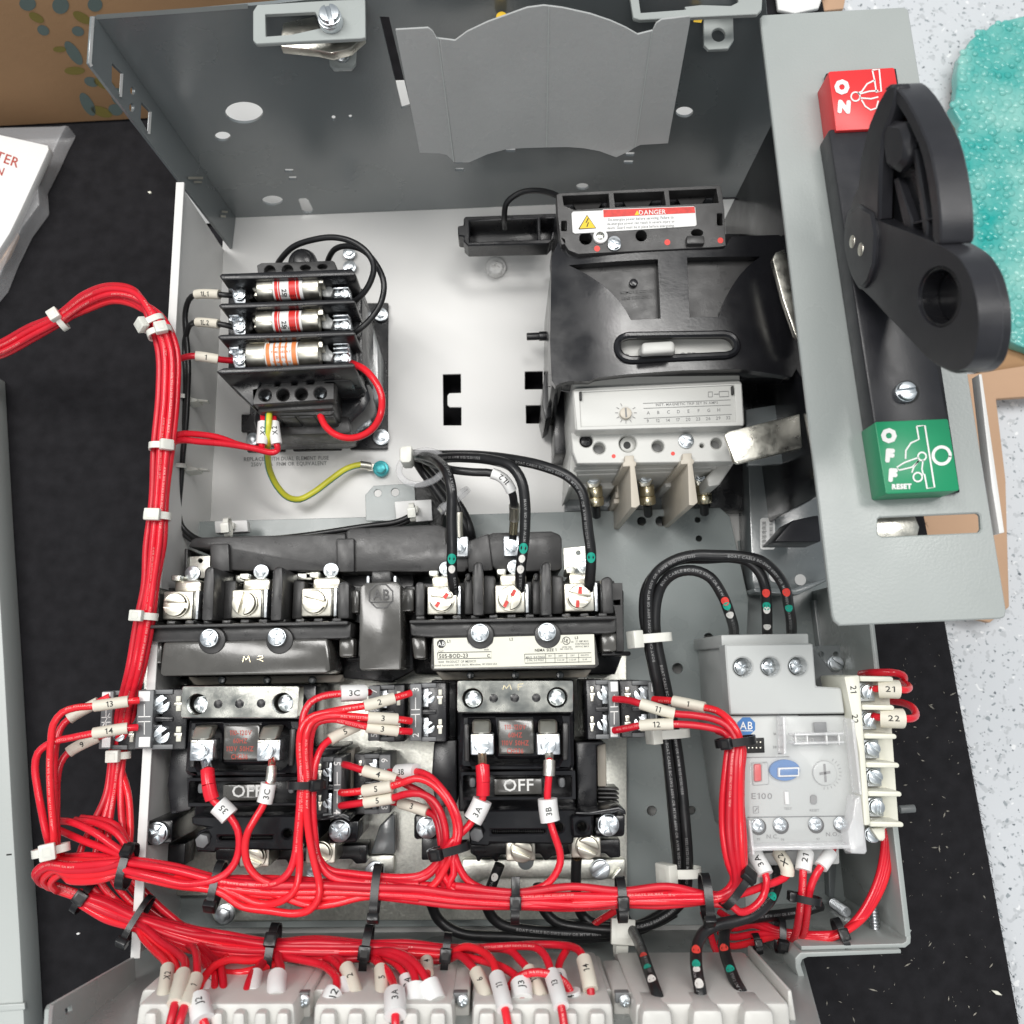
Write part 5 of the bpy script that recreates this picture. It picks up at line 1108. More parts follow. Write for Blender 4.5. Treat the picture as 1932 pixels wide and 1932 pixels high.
# ================================================================== auxiliary contact blocks
def aux(label, view, x0, y0, x1, y1, plate_side, texts, white=False, zt=82, deep=True, sym=True, screws=True):
    """two screw rows between a number strip and a black body; plate_side -1: strip on the left"""
    use(*view); k = CV[2] / (600 / 2560); w = x1 - x0; h = y1 - y0
    a = T('auxiliary_contact', label, 'contact block', W((x0 + x1) / 2, y1, 30), 'auxiliary contact blocks on the contactors')
    sx = (lambda t: x0 + w * t) if plate_side < 0 else (lambda t: x1 - w * t)
    def bx(n, m_, t0, v0, t1, v1, zt_, zb, bev=.5, par=None):
        u0, u1 = sorted((sx(t0), sx(t1))); return part(par or a, n, B().pb(u0, y0 + h * v0, u1, y0 + h * v1, zt_, zb, bev), m_)
    bx('body', M['blk'], .5, -.02, 1, 1.02, zt - 3, 28, .8); bx('floor', M['aux'], 0, 0, .62, 1, zt - 10, 30, .6)
    st_ = bx('number_strip', M['aux'], 0, 0, .32, 1, zt, zt - 14, .6)
    for v in (-.01, .455, .93): bx('divider', M['aux'] if v != .455 else M['blk'], .3, v, .72, v + .08, zt - 2, zt - 14, .4)
    if screws:
        for i, v in enumerate((.24, .76)):
            tz = bx('terminal', M['zinc'], .36, v - .17, .72, v + .17, zt - 5, zt - 12, .5)
            screw(tz, sx(.53), y0 + h * v, min(h * .16, w * .17), zt - 3.6, 'slot', (55, 60)[i] if plate_side > 0 else -35)
            for j in range(2): bx('contact_bar', M['cream'] if plate_side < 0 else M['nick'], .78, v - .14 + j * .16, .88, v - .04 + j * .16, zt - 2, zt - 8, .3)
            bx('finger', M['nick'], .74, v - .03, .9, v + .03, zt - 2.4, zt - 8, .3)
    if white:
        for v in (.02, .80): bx('white_tab', M['wht'], .05, v, .27, v + .17, zt + .3, zt - .5, .1, st_)
    um = sx(.16)
    if sym:
        b = B(); ym = y0 + h * .5
        stroke(b, zt, [(um, y0 + h * .24), (um, ym - h * .05)], 7 * 1 / k * 1); stroke(b, zt, [(um - w * .12, ym - h * .045), (um + w * .12, ym - h * .05)], 8 / k); stroke(b, zt, [(um - w * .12, ym + h * .04), (um + w * .12, ym + h * .035)], 8 / k); stroke(b, zt, [(um, ym + h * .04), (um, y0 + h * .76)], 7 / k)
        if sym == 'nc': stroke(b, zt, [(um - w * .1, ym + h * .12), (um + w * .1, ym - h * .12)], 7 / k)
        part(st_, 'symbol', b, M['wink'], flat=True)
    for t_, v, an in texts: text(st_, t_, M['wink'], um, y0 + h * v, zt, h * .11, an)
    return a
K_ = (650, 1700, 600)
aux('grey contact block numbered 3 and 2 beside the right contactor', K_, 1205, 30, 1500, 490, -1, (('3', .1, -90), ('2', .9, -90)))
aux('contact block numbered 7 and 5, half hidden under sleeves 2 and 3', K_, 870, 45, 1165, 490, -1, (('7', .1, -90), ('5', .9, -90)), zt=68, sym='nc')
aux('grey contact block numbered 5 and 4 above the left contactor foot', K_, 445, 625, 655, 1110, 1, (('5', .1, 90), ('4', .9, 90)))
aux('contact block numbered 6 and 3, half hidden behind sleeves 4 and 5', K_, 755, 600, 1050, 1075, 1, (('6', .1, 90), ('3', .9, 90)), zt=66, sym='nc')
J_ = (0, 1650, 700)
aux('outer contact block with white tabs under sleeves 13 and 14', J_, 940, 208, 1290, 612, -1, (), True)
aux('far left contact block with white tabs and a crossed symbol', J_, 690, 215, 950, 615, -1, (), True, zt=70, sym='nc')
L_ = (1100, 1700, 600)
aux('contact block with white tabs at the right contactor, wires 11 and 12 below', L_, 1180, 5, 1445, 470, 1, (), True)
aux('outer right contact block with white tabs under sleeve 11', L_, 1450, 10, 1795, 455, 1, (), True, zt=68)
pp(None, 'x', M['blk'], [(0, 0), (1, 0), (1, 1)], 1, 0) if False else None
# ================================================================== overload relay
use(1560, 1350, 800)
rv = T('overload_relay', 'light grey overload relay with blue dial under a clear cover', 'relay', W(900, 1800, 20))
part(rv, 'base', B().pp([(610, 640), (1130, 630), (1340, 900), (1440, 1840), (800, 1900), (660, 1250)], 70, 20, 1), M['relayd'])
part(rv, 'rear_ledge', B().pp([(586, 572), (1114, 564), (1118, 640), (590, 650)], 84, 24, .8), M['relay'])
hd_ = part(rv, 'terminal_housing', B().plate(ZP(95), [(610, 640), (616, 632), (1136, 624), (1142, 632), (1160, 884), (1305, 892), (1316, 902), (1336, 1048), (640, 1056)], [circ(718, 768, 58, 24), circ(885, 765, 58, 24), circ(1052, 762, 58, 24)], 12, .8), M['relay'])
part(rv, 'housing_body', B().pp([(612, 640), (1136, 630), (1156, 888), (1308, 898), (1330, 1048), (642, 1054)], 82.8, 24, .6), M['relay'])
for u, v, a_ in ((712, 768, 20), (878, 765, 0), (1046, 762, 40)):
    part(hd_, 'well', B().pc(u + 8, v, 56, 83.6, 82, 22, .1), M['beige']); screw(hd_, u, v, 50, 86, 'combo', a_)
lowf = part(rv, 'control_face', B().pp([(642, 1060), (1334, 1054), (1442, 1300), (1448, 1838), (1436, 1850), (782, 1866), (770, 1850), (730, 1660)], 91, 22, 1), M['relay'])
part(lowf, 'seam', B().pp([(730, 1312), (1000, 1306), (1000, 1311), (730, 1317)], 91.3, 90, .1), M['gink']); part(lowf, 'gap', B().pp([(1055, 1052), (1335, 1046), (1336, 1058), (1056, 1062)], 91.4, 90, .1), M['ink'])
oc = circ(738, 1124, 58, 8, a0=R(22.5), ry=58); patch(lowf, 'octagon_mark', M['blue'], 91, oc, .15)
text(lowf, 'AB', M['wink'], 738, 1120, 91.2, 46, 0, squeeze=.9); b = B(); stroke(b, 91.2, [(700, 1152), (778, 1152)], 5); part(lowf, 'underline', b, M['wink'], flat=True)
ch = part(lowf, 'window', B().pp([(730, 1198), (846, 1194), (850, 1284), (734, 1288)], 91.6, 90, .2), M['ink'])
for i in range(4):
    for j in range(2): part(ch, 'pin', B().pb(748 + i * 24, 1216 + j * 34, 758 + i * 24, 1226 + j * 34, 92, 91, .2), M['nick'])
rb = part(lowf, 'button_frame', B().plate(ZP(92), [(770, 1346), (870, 1340), (878, 1476), (778, 1484)], [[(784, 1354), (832, 1350), (834, 1458), (786, 1462)]], 2, .4), M['relay'])
part(rb, 'button', B().pp([(786, 1354), (830, 1351), (833, 1457), (788, 1461)], 93, 88, .8), M['redp'])
dl = part(lowf, 'dial', B().plate(ZP(93), circ(972, 1390, 92, 32, 64), [], 3, .6), M['blue']); part(dl, 'pointer', B().pp([(932, 1376), (1062, 1372), (1060, 1428), (932, 1432)], 94.5, 92, .4), M['wht']); part(dl, 'pointer_core', B().pp([(944, 1386), (1052, 1382), (1052, 1418), (944, 1422)], 95, 93, .3), M['blue'])
dd = part(lowf, 'trim_dial', B().pc(1215, 1408, 70, 92.5, 90, 26, .6), M['relay']); b = B(); stroke(b, 92.6, [(1210, 1352), (1218, 1462)], 14); stroke(b, 92.6, [(1180, 1412), (1246, 1402)], 16); part(dd, 'mark', b, M['gink'], flat=True)
b = B()
for a_ in range(-60, 100, 14): stroke(b, 91.2, [(1215 + 84 * math.cos(R(a_)), 1408 + 84 * math.sin(R(a_))), (1215 + 100 * math.cos(R(a_)), 1408 + 100 * math.sin(R(a_)))], 3)
for v in (1120, 1150, 1180, 1250, 1290): stroke(b, 91.2, [(930, v), (958, v - 2)], 7)
stroke(b, 91.2, [(780, 1610), (812, 1608), (812, 1648), (782, 1650), (780, 1610)], 4); stroke(b, 91.2, [(790, 1640), (806, 1616)], 6); part(lowf, 'print', b, M['gink'], flat=True)
text(lowf, 'E100', M['gink'], 832, 1546, 91.1, 36, 0, squeeze=1.25); text(lowf, 'N.C.', M['gink'], 897, 1790, 91.1, 24, 0, squeeze=1.1); text(lowf, 'N.O.', M['gink'], 1258, 1776, 91.1, 24, -1, squeeze=1.1)
for t_, u, v in (('95', 812, 1806), ('96', 958, 1808), ('97', 1172, 1806), ('98', 1330, 1800), ('RESET', 1150, 1632), ('TEST', 990, 1622), ('16', 910, 1170), ('20', 910, 1250)): text(lowf, t_, M['gink'], u, v, 91.1, 14, 0)
part(lowf, 'test_slot', B().pb(972, 1520, 998, 1598, 92.5, 90, .4), M['wht']); part(lowf, 'led', B().plate(ZP(92), rrect(1128, 1540, 1166, 1596, 14), [], 2, .3), M['gink'])
for u, v, a_ in ((808, 1724, 40), (944, 1718, 20), (1157, 1714, 0), (1310, 1712, 30)): part(lowf, 'well', B().pc(u + 4, v + 8, 46, 91.5, 90, 20, .1), M['ink']); screw(lowf, u, v, 38, 92.5, 'cross', a_)
part(lowf, 'rule', B().pp([(745, 1672), (1345, 1664), (1345, 1670), (745, 1678)], 91.3, 90, .1), M['relayd'])
cc_ = part(rv, 'clear_cover', B().pp([(760, 1560), (762, 1310), (965, 1300), (965, 1070), (975, 1062), (1330, 1068), (1385, 1080), (1405, 1110), (1470, 1880), (1460, 1900), (1340, 1895), (1320, 1850), (800, 1850), (780, 1905), (755, 1900)], 99, 97.6, .5), M['clear'])
for q in ([(958, 1066), (978, 1062), (985, 1290), (965, 1300)], [(1370, 1078), (1395, 1085), (1440, 1540), (1424, 1542)], [(770, 1850), (1380, 1838), (1384, 1866), (772, 1882)], [(1030, 1168), (1330, 1160), (1330, 1176), (1030, 1184)], [(1030, 1222), (1332, 1214), (1332, 1228), (1030, 1238)], [(752, 1690), (770, 1690), (795, 1905), (775, 1908)], [(1395, 1560), (1432, 1540), (1470, 1880), (1460, 1900), (1368, 1895), (1350, 1760), (1380, 1680)]):
    part(cc_, 'cover_rib', B().pp(q, 101.5, 92, 1), M['clearb'])
for u in (1038, 1108, 1226, 1300): part(cc_, 'cover_rib', B().pb(u - 4, 1166, u + 4, 1236, 100, 98, .2), M['wht'])
part(cc_, 'window_label', B().pb(1100, 1185, 1296, 1212, 96, 95, .1), M['gink']); part(cc_, 'window_label', B().pb(1150, 1100, 1224, 1160, 93, 92, .1), M['aux'])
part(rv, 'spec_label', B().loft([W(628, 1260, 70), W(655, 1260, 92), W(735, 1700, 90), W(705, 1720, 60)], [W(628, 1260, 70) + Vector((.4, 0, 0)), W(655, 1260, 92) + Vector((.4, 0, 0)), W(735, 1700, 90) + Vector((.4, 0, 0)), W(705, 1720, 60) + Vector((.4, 0, 0))], .05), M['aux'])
part(rv, 'lower_step', B().pp([(820, 1850), (1300, 1842), (1305, 1960), (830, 1970)], 66, 20, 1), M['relay'])
# cream terminal strip bolted beside it
tsx = T('terminal_strip', 'cream six position terminal strip beside the overload relay, numbered 21 and 22', 'terminal strip', W(1500, 1700, 20))
mk_ = part(tsx, 'marker_plate', B().pp([(1328, 822), (1424, 814), (1470, 1430), (1492, 1722), (1450, 1728), (1420, 1280)], 100, 60, 1), M['cream'])
text(mk_, '21', M['ink'], 1386, 902, 100, 36, 88, squeeze=1.0); text(mk_, '22', M['ink'], 1396, 1080, 100, 36, 86, squeeze=1.0)
bd_ = part(tsx, 'body', B().pp([(1424, 826), (1600, 830), (1664, 1735), (1580, 1738), (1578, 1812), (1566, 1820), (1490, 1816), (1480, 1740)], 84, 22, 1), M['cream'])
for k, (y, xr) in enumerate(((838, 1628), (1010, 1634), (1184, 1648), (1358, 1664), (1532, 1678), (1716, 1690))):
    part(tsx, 'fin', B().pp([(1424 + k * 12, y - 18), (xr - 14, y - 14), (xr, y - 4), (xr, y + 14), (xr - 10, y + 18), (1426 + k * 12, y + 16)], 97, 60, .9), M['cream'])
for k, (u, v) in enumerate(((1470, 915), (1480, 1085), (1498, 1260), (1512, 1430), (1524, 1612))):
    tz = part(tsx, 'terminal', B().pb(u - 44, v - 58, u + 42, v + 60, 87, 80, .5), M['zinc']); screw(tz, u, v, 46, 89, 'slot', (-70, -60, 45, 40, 88)[k])
screw(tsx, 1502, 1778, 46, 87, 'slot', 45)
part(tsx, 'lower_cap', B().pp([(1490, 1742), (1576, 1736), (1580, 1800), (1568, 1816), (1540, 1815)], 90, 70, 1), M['cream'])
# ================================================================== terminal blocks on the lower shelf
use()
def tblock(label, u0, u1, n, big=False, left=0):
    g = T('terminal_block', label, 'terminal block', W((u0 + u1) / 2, 1910, 80), 'milky terminal block covers along the bottom')
    part(g, 'rear_body', B().pp([(u0 + left, 1869), (u0 + 6 + left, 1867), (u1 - 4, 1866), (u1, 1869), (u1 + 3, 1900), (u0 - 2, 1900)], 113, 70, 1.5), M['milk'])
    part(g, 'front_body', B().pp([(u0 - left * .3, 1893), (u1 + 2, 1892), (u1 + 10, 2010), (u0 - left * 2 - 6, 2010)], 134, 70, 2), M['milk'])
    w = (u1 - u0) / n
    for k in range(n):
        a = u0 + w * k
        if not big: part(g, 'wire_ramp', B().pp([(a + w * .22, 1911), (a + w * .78, 1911), (a + w * .8, 1990), (a + w * .16, 1990)], 138.5, 120, 1.5), M['milk'])
        else: part(g, 'wire_ramp', B().pp([(a + w * .12, 1905), (a + w * .72, 1905), (a + w * .8, 1990), (a + w * .08, 1990)], 141, 120, 2.5), M['milk'])
    return g
tblock('leftmost milky terminal block under sleeves X2 and J2', 262, 553, 7, left=6)
tblock('second milky terminal block from the left, under both 3A sleeves', 592, 852, 5)
tblock('third milky terminal block from the left, under sleeves 11 to 14', 892, 1154, 5)
tg = tblock('large milky power terminal block where three black cables enter', 1199, 1488, 3, True)
part(tg, 'end_cap', B().pp([(1486, 1869), (1494, 1868), (1512, 1985), (1490, 1985)], 128, 70, 2), M['milk'])
for u in (570, 870, 1176):
    e_ = T('end_clamp', 'grey end clamp with a screw between two milky terminal blocks, at %s' % {570: 'the left gap', 870: 'the middle gap', 1176: 'the right gap'}[u], 'clamp', W(u, 1890, 80), 'end clamps between the terminal blocks')
    part(e_, 'body', B().pp([(u - 18, 1872), (u + 16, 1871), (u + 16, 1990), (u - 18, 1990)], 120, 80, 1), M['milk'])
    part(e_, 'notch', B().pb(u - 15, 1873, u + 12, 1893, 122, 118, .4), M['aux']); screw(e_, u + 3, 1889, 10, 123, 'cross', 20)
# grommet pieces by the panel edge
use(980, 1150, 700)
gp = T('steel_tab', 'chamfered grey steel tab with a hole and wrinkled black pad above the bus cover', 'tab', W(80, 200, 1))
part(gp, 'tab', B().plate(ZP(30), [(-185, 240), (-168, 222), (-128, 178), (150, 160), (165, 170), (165, 420), (-180, 420)], [circ(22, 222, 28, 16), circ(-98, 228, 26, 16)], 1.6, .2), M['sub'])
part(gp, 'pad', B().pp([(150, 162), (262, 130), (370, 300), (345, 490), (300, 500), (160, 300)], 33, 28, 1.5), mat('wrinkled_rubber', (.03, .03, .03), .5, bump=1, bs=260))
# ================================================================== black power cables
PR = 'AWM 1015 16AWG 600V 105C FT1 CSA TEW'
PB = 'BOAT CABLE BC-5W2 600V OR MTW 600V OR AWM 1015/1230/1335'
S, WS = M['slv'], M['wht']
use(980, 1150, 700)
lc = 'cables to the right contactor line terminals'
wire('black power cable bending down to the leftmost line terminal of the right contactor', [(150, -30, 40), (230, -25, 62), (320, 15, 84), (385, 100, 96), (412, 220, 98), (410, 400, 94), (415, 600, 90), (412, 740, 86), (424, 880, 80), (430, 930, 72)], BW, M['bkw'], prt=PB, pm=M['bprint'], group=lc, cat='cable', name='power_cable', dots=((6.5, 'dot_g', 2.6), (7, 'dot_w', 2.0)))
wire('black power cable bending down to the middle line terminal of the right contactor', [(160, -10, 36), (300, -10, 60), (480, -18, 80), (700, 2, 92), (830, 50, 98), (895, 150, 99), (918, 300, 97), (918, 450, 94), (908, 600, 90), (888, 740, 86), (884, 860, 80), (880, 930, 72)], BW, M['bkw'], prt=PB, pm=M['bprint'], group=lc, cat='cable', name='power_cable', dots=((8, 'dot_g', 2.6), (8.5, 'dot_w', 1.9), (9, 'dot_w', 2.1)), bare=((9.75, 11, 2.0, M['cop']),))
wire('black power cable arching over to the rightmost line terminal of the right contactor', [(140, -40, 32), (330, -35, 56), (600, -30, 76), (850, 0, 88), (1050, 45, 96), (1210, 110, 99), (1305, 210, 99), (1338, 350, 97), (1352, 480, 94), (1372, 620, 90), (1372, 740, 86), (1360, 860, 80), (1350, 930, 72)], BW, M['bkw'], prt=PB, pm=M['bprint'], group=lc, cat='cable', name='power_cable', dots=((9.4, 'dot_g', 2.6),), bare=((10.7, 12, 2.1, M['cop']),))
wire('thin black tap wire with white sleeve 1L2 crimped into a bright ferrule', [(200, -8, 50), (330, 45, 74), (440, 72, 88), (560, 84, 90), (690, 92, 90), (770, 130, 90), (825, 215, 88), (842, 300, 82), (845, 370, 76), (838, 480, 70), (832, 560, 66)], 1.9, M['bkw'], ((4, 6, '1L2', WS, 1.35, False, True),), cat='wire', bare=((7.2, 8.4, 2.6, M['nick']), (8.4, 9.3, 2.2, M['brass'])))
wire('thin black tap wire hidden behind the leftmost line cable, ending in a ferrule', [(230, 40, 44), (330, 150, 58), (420, 260, 66), (458, 340, 68), (462, 470, 66), (468, 570, 64)], 1.5, M['bkw'], cat='wire', bare=((3.2, 4.6, 1.9, M['nick']),))
for k, (du, lab) in enumerate(((0, 'thick black cable sloping down behind the bus cover, outer one'), (45, 'thick black cable sloping down behind the bus cover, middle one'), (80, 'thick black cable sloping down behind the bus cover, inner one'))):
    wire(lab, [(150 + du, -25 + k * 6, 34 - k * 3), (200 + du, 60, 40 - k * 3), (300 + du, 200, 40 - k * 3), (410 + du, 360, 38 - k * 3), (490 + du * .6, 480, 34), (560, 620, 26)], BW, M['bkw'], group='cables sloping behind the bus cover', cat='cable', name='power_cable')
rg = T('cable_ring', 'clear plastic ring tie gathering the black cables near the ground screw', 'cable ring', W(215, 60, 30))
b = B(); c = W(218, 52, 60); pts = [c + Vector((math.cos(t) * 12 - 1, math.sin(t) * 8.5, math.cos(t) * 6)) for t in [2 * math.pi * i / 28 for i in range(29)]]; part(rg, 'ring', B().tube(pts, 1.7, 8, False), M['film'])
use(400, 550, 700); part(rg, 'head', B().pp([(1652, 1575), (1668, 1560), (1730, 1552), (1738, 1568), (1735, 1660), (1718, 1672), (1668, 1674), (1652, 1655)], 66, 52, 1.2), M['tiew'])
use(980, 1150, 700); tie('clear cable tie where the sloping black cables meet the long thin pair', 440, 270, 52, 50, 8, 6, M['film'], 60, 2.2)
# relay cables
use(1560, 1350, 800)
rc = 'cables looping into the overload relay'
wire('black cable looping into the left hole of the overload relay', [(665, 580, 70), (660, 520, 80), (632, 430, 92), (592, 330, 97), (520, 226, 99), (420, 184, 99), (318, 196, 97), (240, 255, 92), (200, 350, 88), (188, 480, 84), (200, 620, 80), (232, 780, 76), (268, 950, 72), (312, 1200, 68), (346, 1450, 66), (370, 1700, 66), (385, 1990, 62), (350, 2180, 56), (200, 2300, 54), (0, 2350, 54), (-240, 2340, 52), (-420, 2300, 50), (-500, 2200, 50), (-520, 2080, 52)], BW, M['bkw'], prt=PB, pm=M['bprint'], group=rc, cat='cable', name='power_cable', dots=((2, 'dot_w', 2.2), (2.45, 'dot_g', 2.2), (2.8, 'dot_r', 2.2)))
wire('black cable looping into the middle hole of the overload relay', [(864, 580, 70), (864, 500, 82), (860, 380, 90), (852, 280, 95), (820, 195, 97), (750, 130, 97), (650, 106, 96), (500, 112, 95), (330, 120, 93), (215, 185, 90), (140, 280, 86), (120, 420, 82), (140, 580, 78), (172, 750, 74), (205, 900, 70), (250, 1200, 66), (282, 1500, 64), (310, 1800, 62), (325, 2000, 56), (280, 2200, 48), (120, 2340, 48), (-200, 2400, 48), (-700, 2395, 48), (-1000, 2370, 48), (-1120, 2290, 48), (-1170, 2180, 50)], BW, M['bkw'], prt=PB, pm=M['bprint'], group=rc, cat='cable', name='power_cable', dots=((1.0, 'dot_w', 2.2), (1.7, 'dot_w', 2.0), (1.9, 'dot_g', 2.3), (2.75, 'dot_r', 2.2)))
wire('black cable looping into the right hole of the overload relay', [(1012, 580, 70), (1008, 480, 84), (992, 390, 92), (975, 300, 97), (920, 205, 100), (825, 125, 101), (700, 98, 101), (560, 92, 100), (420, 92, 99), (300, 125, 97), (195, 200, 94), (150, 300, 90), (146, 450, 86), (156, 600, 82), (180, 760, 78), (210, 920, 74), (252, 1200, 70), (286, 1500, 68), (312, 1750, 66), (330, 1990, 60), (310, 2180, 54), (150, 2300, 52), (-100, 2370, 52), (-480, 2365, 52), (-760, 2310, 52), (-830, 2200, 54), (-790, 2060, 56), (-750, 1960, 58)], BW, M['bkw'], prt=PB, pm=M['bprint'], group=rc, cat='cable', name='power_cable', dots=((1.2, 'dot_w', .1), (2.0, 'dot_g', 2.2), (2.95, 'dot_r', 2.2), (26.2, 'dot_w', 2.0)))
# cables between the lower rows
use(1180, 2060, 500)
wire('black cable rising to the right hand load terminal of the right contactor', [(1012, 330, 58), (1005, 420, 56), (1004, 600, 52), (1020, 780, 48), (1080, 900, 46), (1200, 970, 48), (1400, 1000, 50), (1600, 1000, 50), (1800, 940, 50), (1960, 850, 52)], BW, M['bkw'], group=rc + ' from below', cat='cable', name='power_cable', bare=((0, .25, 2.1, M['cop']),))
# to the power terminal block
pg = 'cables entering the power terminal block'
wire('black cable with red, green and white dots entering the left power terminal', [(1480, 900, 52), (1540, 1010, 60), (1600, 1120, 74), (1650, 1250, 92), (1700, 1400, 108), (1750, 1540, 120), (1800, 1680, 126), (1830, 1780, 122)], BW * .93, M['bkw'], prt=PB, pm=M['bprint'], group=pg, cat='cable', name='power_cable', dots=((3.4, 'dot_r', 2.0), (4.2, 'dot_g', 2.0), (5, 'dot_w', 2.2)))
use(1560, 2060, 500)
wire('black cable curving round in front into the middle power terminal', [(1460, 380, 60), (1480, 520, 70), (1455, 640, 80), (1390, 760, 88), (1260, 870, 92), (1080, 935, 94), (900, 975, 96), (770, 1050, 98), (705, 1170, 102), (695, 1300, 108), (708, 1450, 116), (732, 1580, 122), (745, 1680, 124), (755, 1790, 120)], BW, M['bkw'], prt='AWM 1015/1230/1335 600V OR MTW', pm=M['bprint'], group=pg, cat='cable', name='power_cable', dots=((2.75, 'dot_g', 2.4), (8.6, 'dot_r', 2.3), (9.5, 'dot_g', 2.2), (9.9, 'dot_w', 1.8), (10.9, 'dot_w', 2.2)))
wire('black cable bending behind into the right power terminal', [(1900, 790, 44), (1700, 850, 50), (1500, 880, 56), (1250, 905, 64), (1080, 930, 72), (985, 1000, 80), (965, 1120, 88), (975, 1240, 94), (1015, 1370, 102), (1075, 1520, 112), (1140, 1640, 120), (1190, 1740, 120)], BW, M['bkw'], prt=PB, pm=M['bprint'], group=pg, cat='cable', name='power_cable', dots=((7.1, 'dot_r', 2.3), (8.55, 'dot_g', 2.3)))
# ================================================================== thin black wires of the transformer
use(400, 550, 700)
tp = '1015 16AWG 600V FT1'
wire('thin black loop from the top terminal row to the top fuse terminal', [(800, 330, 56), (830, 275, 66), (920, 185, 76), (1050, 138, 82), (1200, 120, 86), (1330, 152, 88), (1430, 225, 88), (1475, 315, 86), (1455, 420, 82), (1400, 510, 78), (1310, 590, 72)], 1.5, M['bkw'], group='black loops at the transformer')
wire('thin black loop reaching the middle fuse terminal, outermost at the right', [(1150, 320, 56), (1165, 265, 62), (1210, 200, 70), (1300, 180, 76), (1410, 215, 80), (1500, 320, 80), (1545, 440, 80), (1525, 570, 78), (1460, 675, 76), (1370, 760, 74), (1300, 800, 70)], 1.5, M['bkw'], group='black loops at the transformer')
wire('black wire with white sleeve 1L1 running to the top fuse terminal', [(520, 520, 72), (450, 518, 74), (410, 514, 74), (250, 514, 70), (200, 550, 66), (175, 640, 62), (178, 760, 60), (190, 900, 58), (196, 1050, 58), (190, 1200, 56), (180, 1400, 54), (160, 1600, 52), (145, 1800, 50), (130, 2000, 46), (150, 2110, 44), (230, 2185, 44), (330, 2220, 46), (430, 2225, 48), (700, 2205, 50), (1000, 2175, 52), (1400, 2115, 54), (1640, 2080, 54), (1750, 2030, 52)], 1.4, M['bkw'], ((2, 3, '1L1', S, 1.7, False, True),), prt=tp, pm=M['bprint'], group='1L wires to the fuses', bare=((0, 1.4, .8, M['nick']),))
wire('black wire with white sleeve 1L2 running to the middle fuse terminal', [(520, 745, 70), (450, 725, 72), (405, 718, 72), (258, 706, 68), (205, 725, 64), (182, 790, 60), (165, 880, 57), (175, 1020, 56), (178, 1200, 53), (160, 1400, 51), (148, 1600, 49), (128, 1800, 47), (108, 1960, 45), (118, 2090, 42), (190, 2190, 42), (300, 2240, 42), (430, 2250, 46), (700, 2232, 48), (1000, 2200, 50), (1400, 2140, 52), (1640, 2105, 52), (1740, 2060, 50)], 1.4, M['bkw'], ((2, 3, '1L2', S, 1.7, False, True),), prt=tp, pm=M['bprint'], group='1L wires to the fuses', bare=((0, 1.4, .8, M['nick']),))
wire('green and yellow ground wire drooping from the transformer to the teal screw', [(752, 1330, 62), (748, 1400, 64), (744, 1520, 60), (742, 1640, 46), (760, 1740, 34), (810, 1840, 26), (880, 1912, 20), (960, 1928, 16), (1060, 1880, 14), (1180, 1790, 12), (1290, 1715, 10), (1380, 1690, 9), (1450, 1700, 7)], 1.75, M['yel'], group=None, stripe=(M['grn'], (.75, 1.1, 1.5, 1.9)), bare=((0, .8, 1.2, M['nick']), (11, 12, 2.3, M['nick'])))
gs = T('ground_screw', 'teal painted ground screw holding the green and yellow wire', 'screw', W(1522, 1712, 0))
part(gs, 'flange', B().pc(1522, 1712, 56, 5, .5, 26, .8), M['teal']); part(gs, 'hexagon', B().pc(1520, 1708, 40, 9, 4, 6, .6), M['teal']); pb(gs, 'tongue', M['nick'], 1430, 1680, 1490, 1730, 4, 2.6, .3)
wire('red wire with blank sleeve 1 to the lowest fuse terminal', [(500, 970, 72), (440, 966, 74), (400, 960, 76), (245, 938, 78), (180, 945, 80), (110, 975, 84), (60, 1060, 86), (55, 1200, 86)], RW, None, ((2, 3, '1', S, 1.55, False, True),), )
wire('red wire looping from the lowest fuse terminal down into the lower terminal row', [(1310, 985, 70), (1350, 1000, 74), (1410, 1030, 78), (1480, 1105, 80), (1528, 1210, 80), (1525, 1330, 78), (1480, 1425, 74), (1400, 1485, 70), (1300, 1505, 66), (1210, 1480, 64), (1140, 1420, 62), (1104, 1340, 60), (1095, 1290, 56)], 1.75)
wire('red wire with sleeve X2 rising into the left of the lower terminal row', [(712, 1300, 58), (712, 1400, 60), (702, 1545, 62), (700, 1575, 60), (560, 1555, 64), (400, 1500, 70), (250, 1478, 76), (130, 1480, 82), (60, 1530, 86), (40, 1620, 86)], RW, None, ((1, 2, 'X2', WS, 1.75, False, True),), group='X2 wires of the transformer')
wire('red wire with sleeve X2 beside the green and yellow wire', [(785, 1300, 58), (785, 1400, 60), (805, 1545, 62), (812, 1585, 60), (780, 1605, 60), (640, 1575, 64), (450, 1545, 70), (280, 1530, 76), (140, 1520, 82), (60, 1560, 88), (30, 1660, 88)], RW, None, ((1, 2, 'X2', WS, 1.75, False, True),), group='X2 wires of the transformer')
use()
for (u, v, pts) in ((432, 993, [(404, 983), (466, 981), (468, 1003), (406, 1006)]), (780, 962, [(744, 946), (814, 942), (816, 982), (748, 988)])):
    tm = T('tie_mount', 'white adhesive tie mount under the thin black pair, %s' % ('beside the left wall' if u < 500 else 'near the wrinkled pad'), 'tie mount', W(u, v, 30), 'adhesive tie mounts')
    pp(tm, 'pad', M['paper'], pts, 36, 30, .6); pb(tm, 'bridge', M['tiew'], u - 9, v - 8, u + 9, v + 6, 40, 36, .8)
    tie('natural cable tie on the white mount %s' % ('beside the left wall' if u < 500 else 'near the wrinkled pad'), u - 2, v + (2 if u < 500 else 5), 50, -6, 4.2, 3.4, M['tiew'], 0, 2.6)
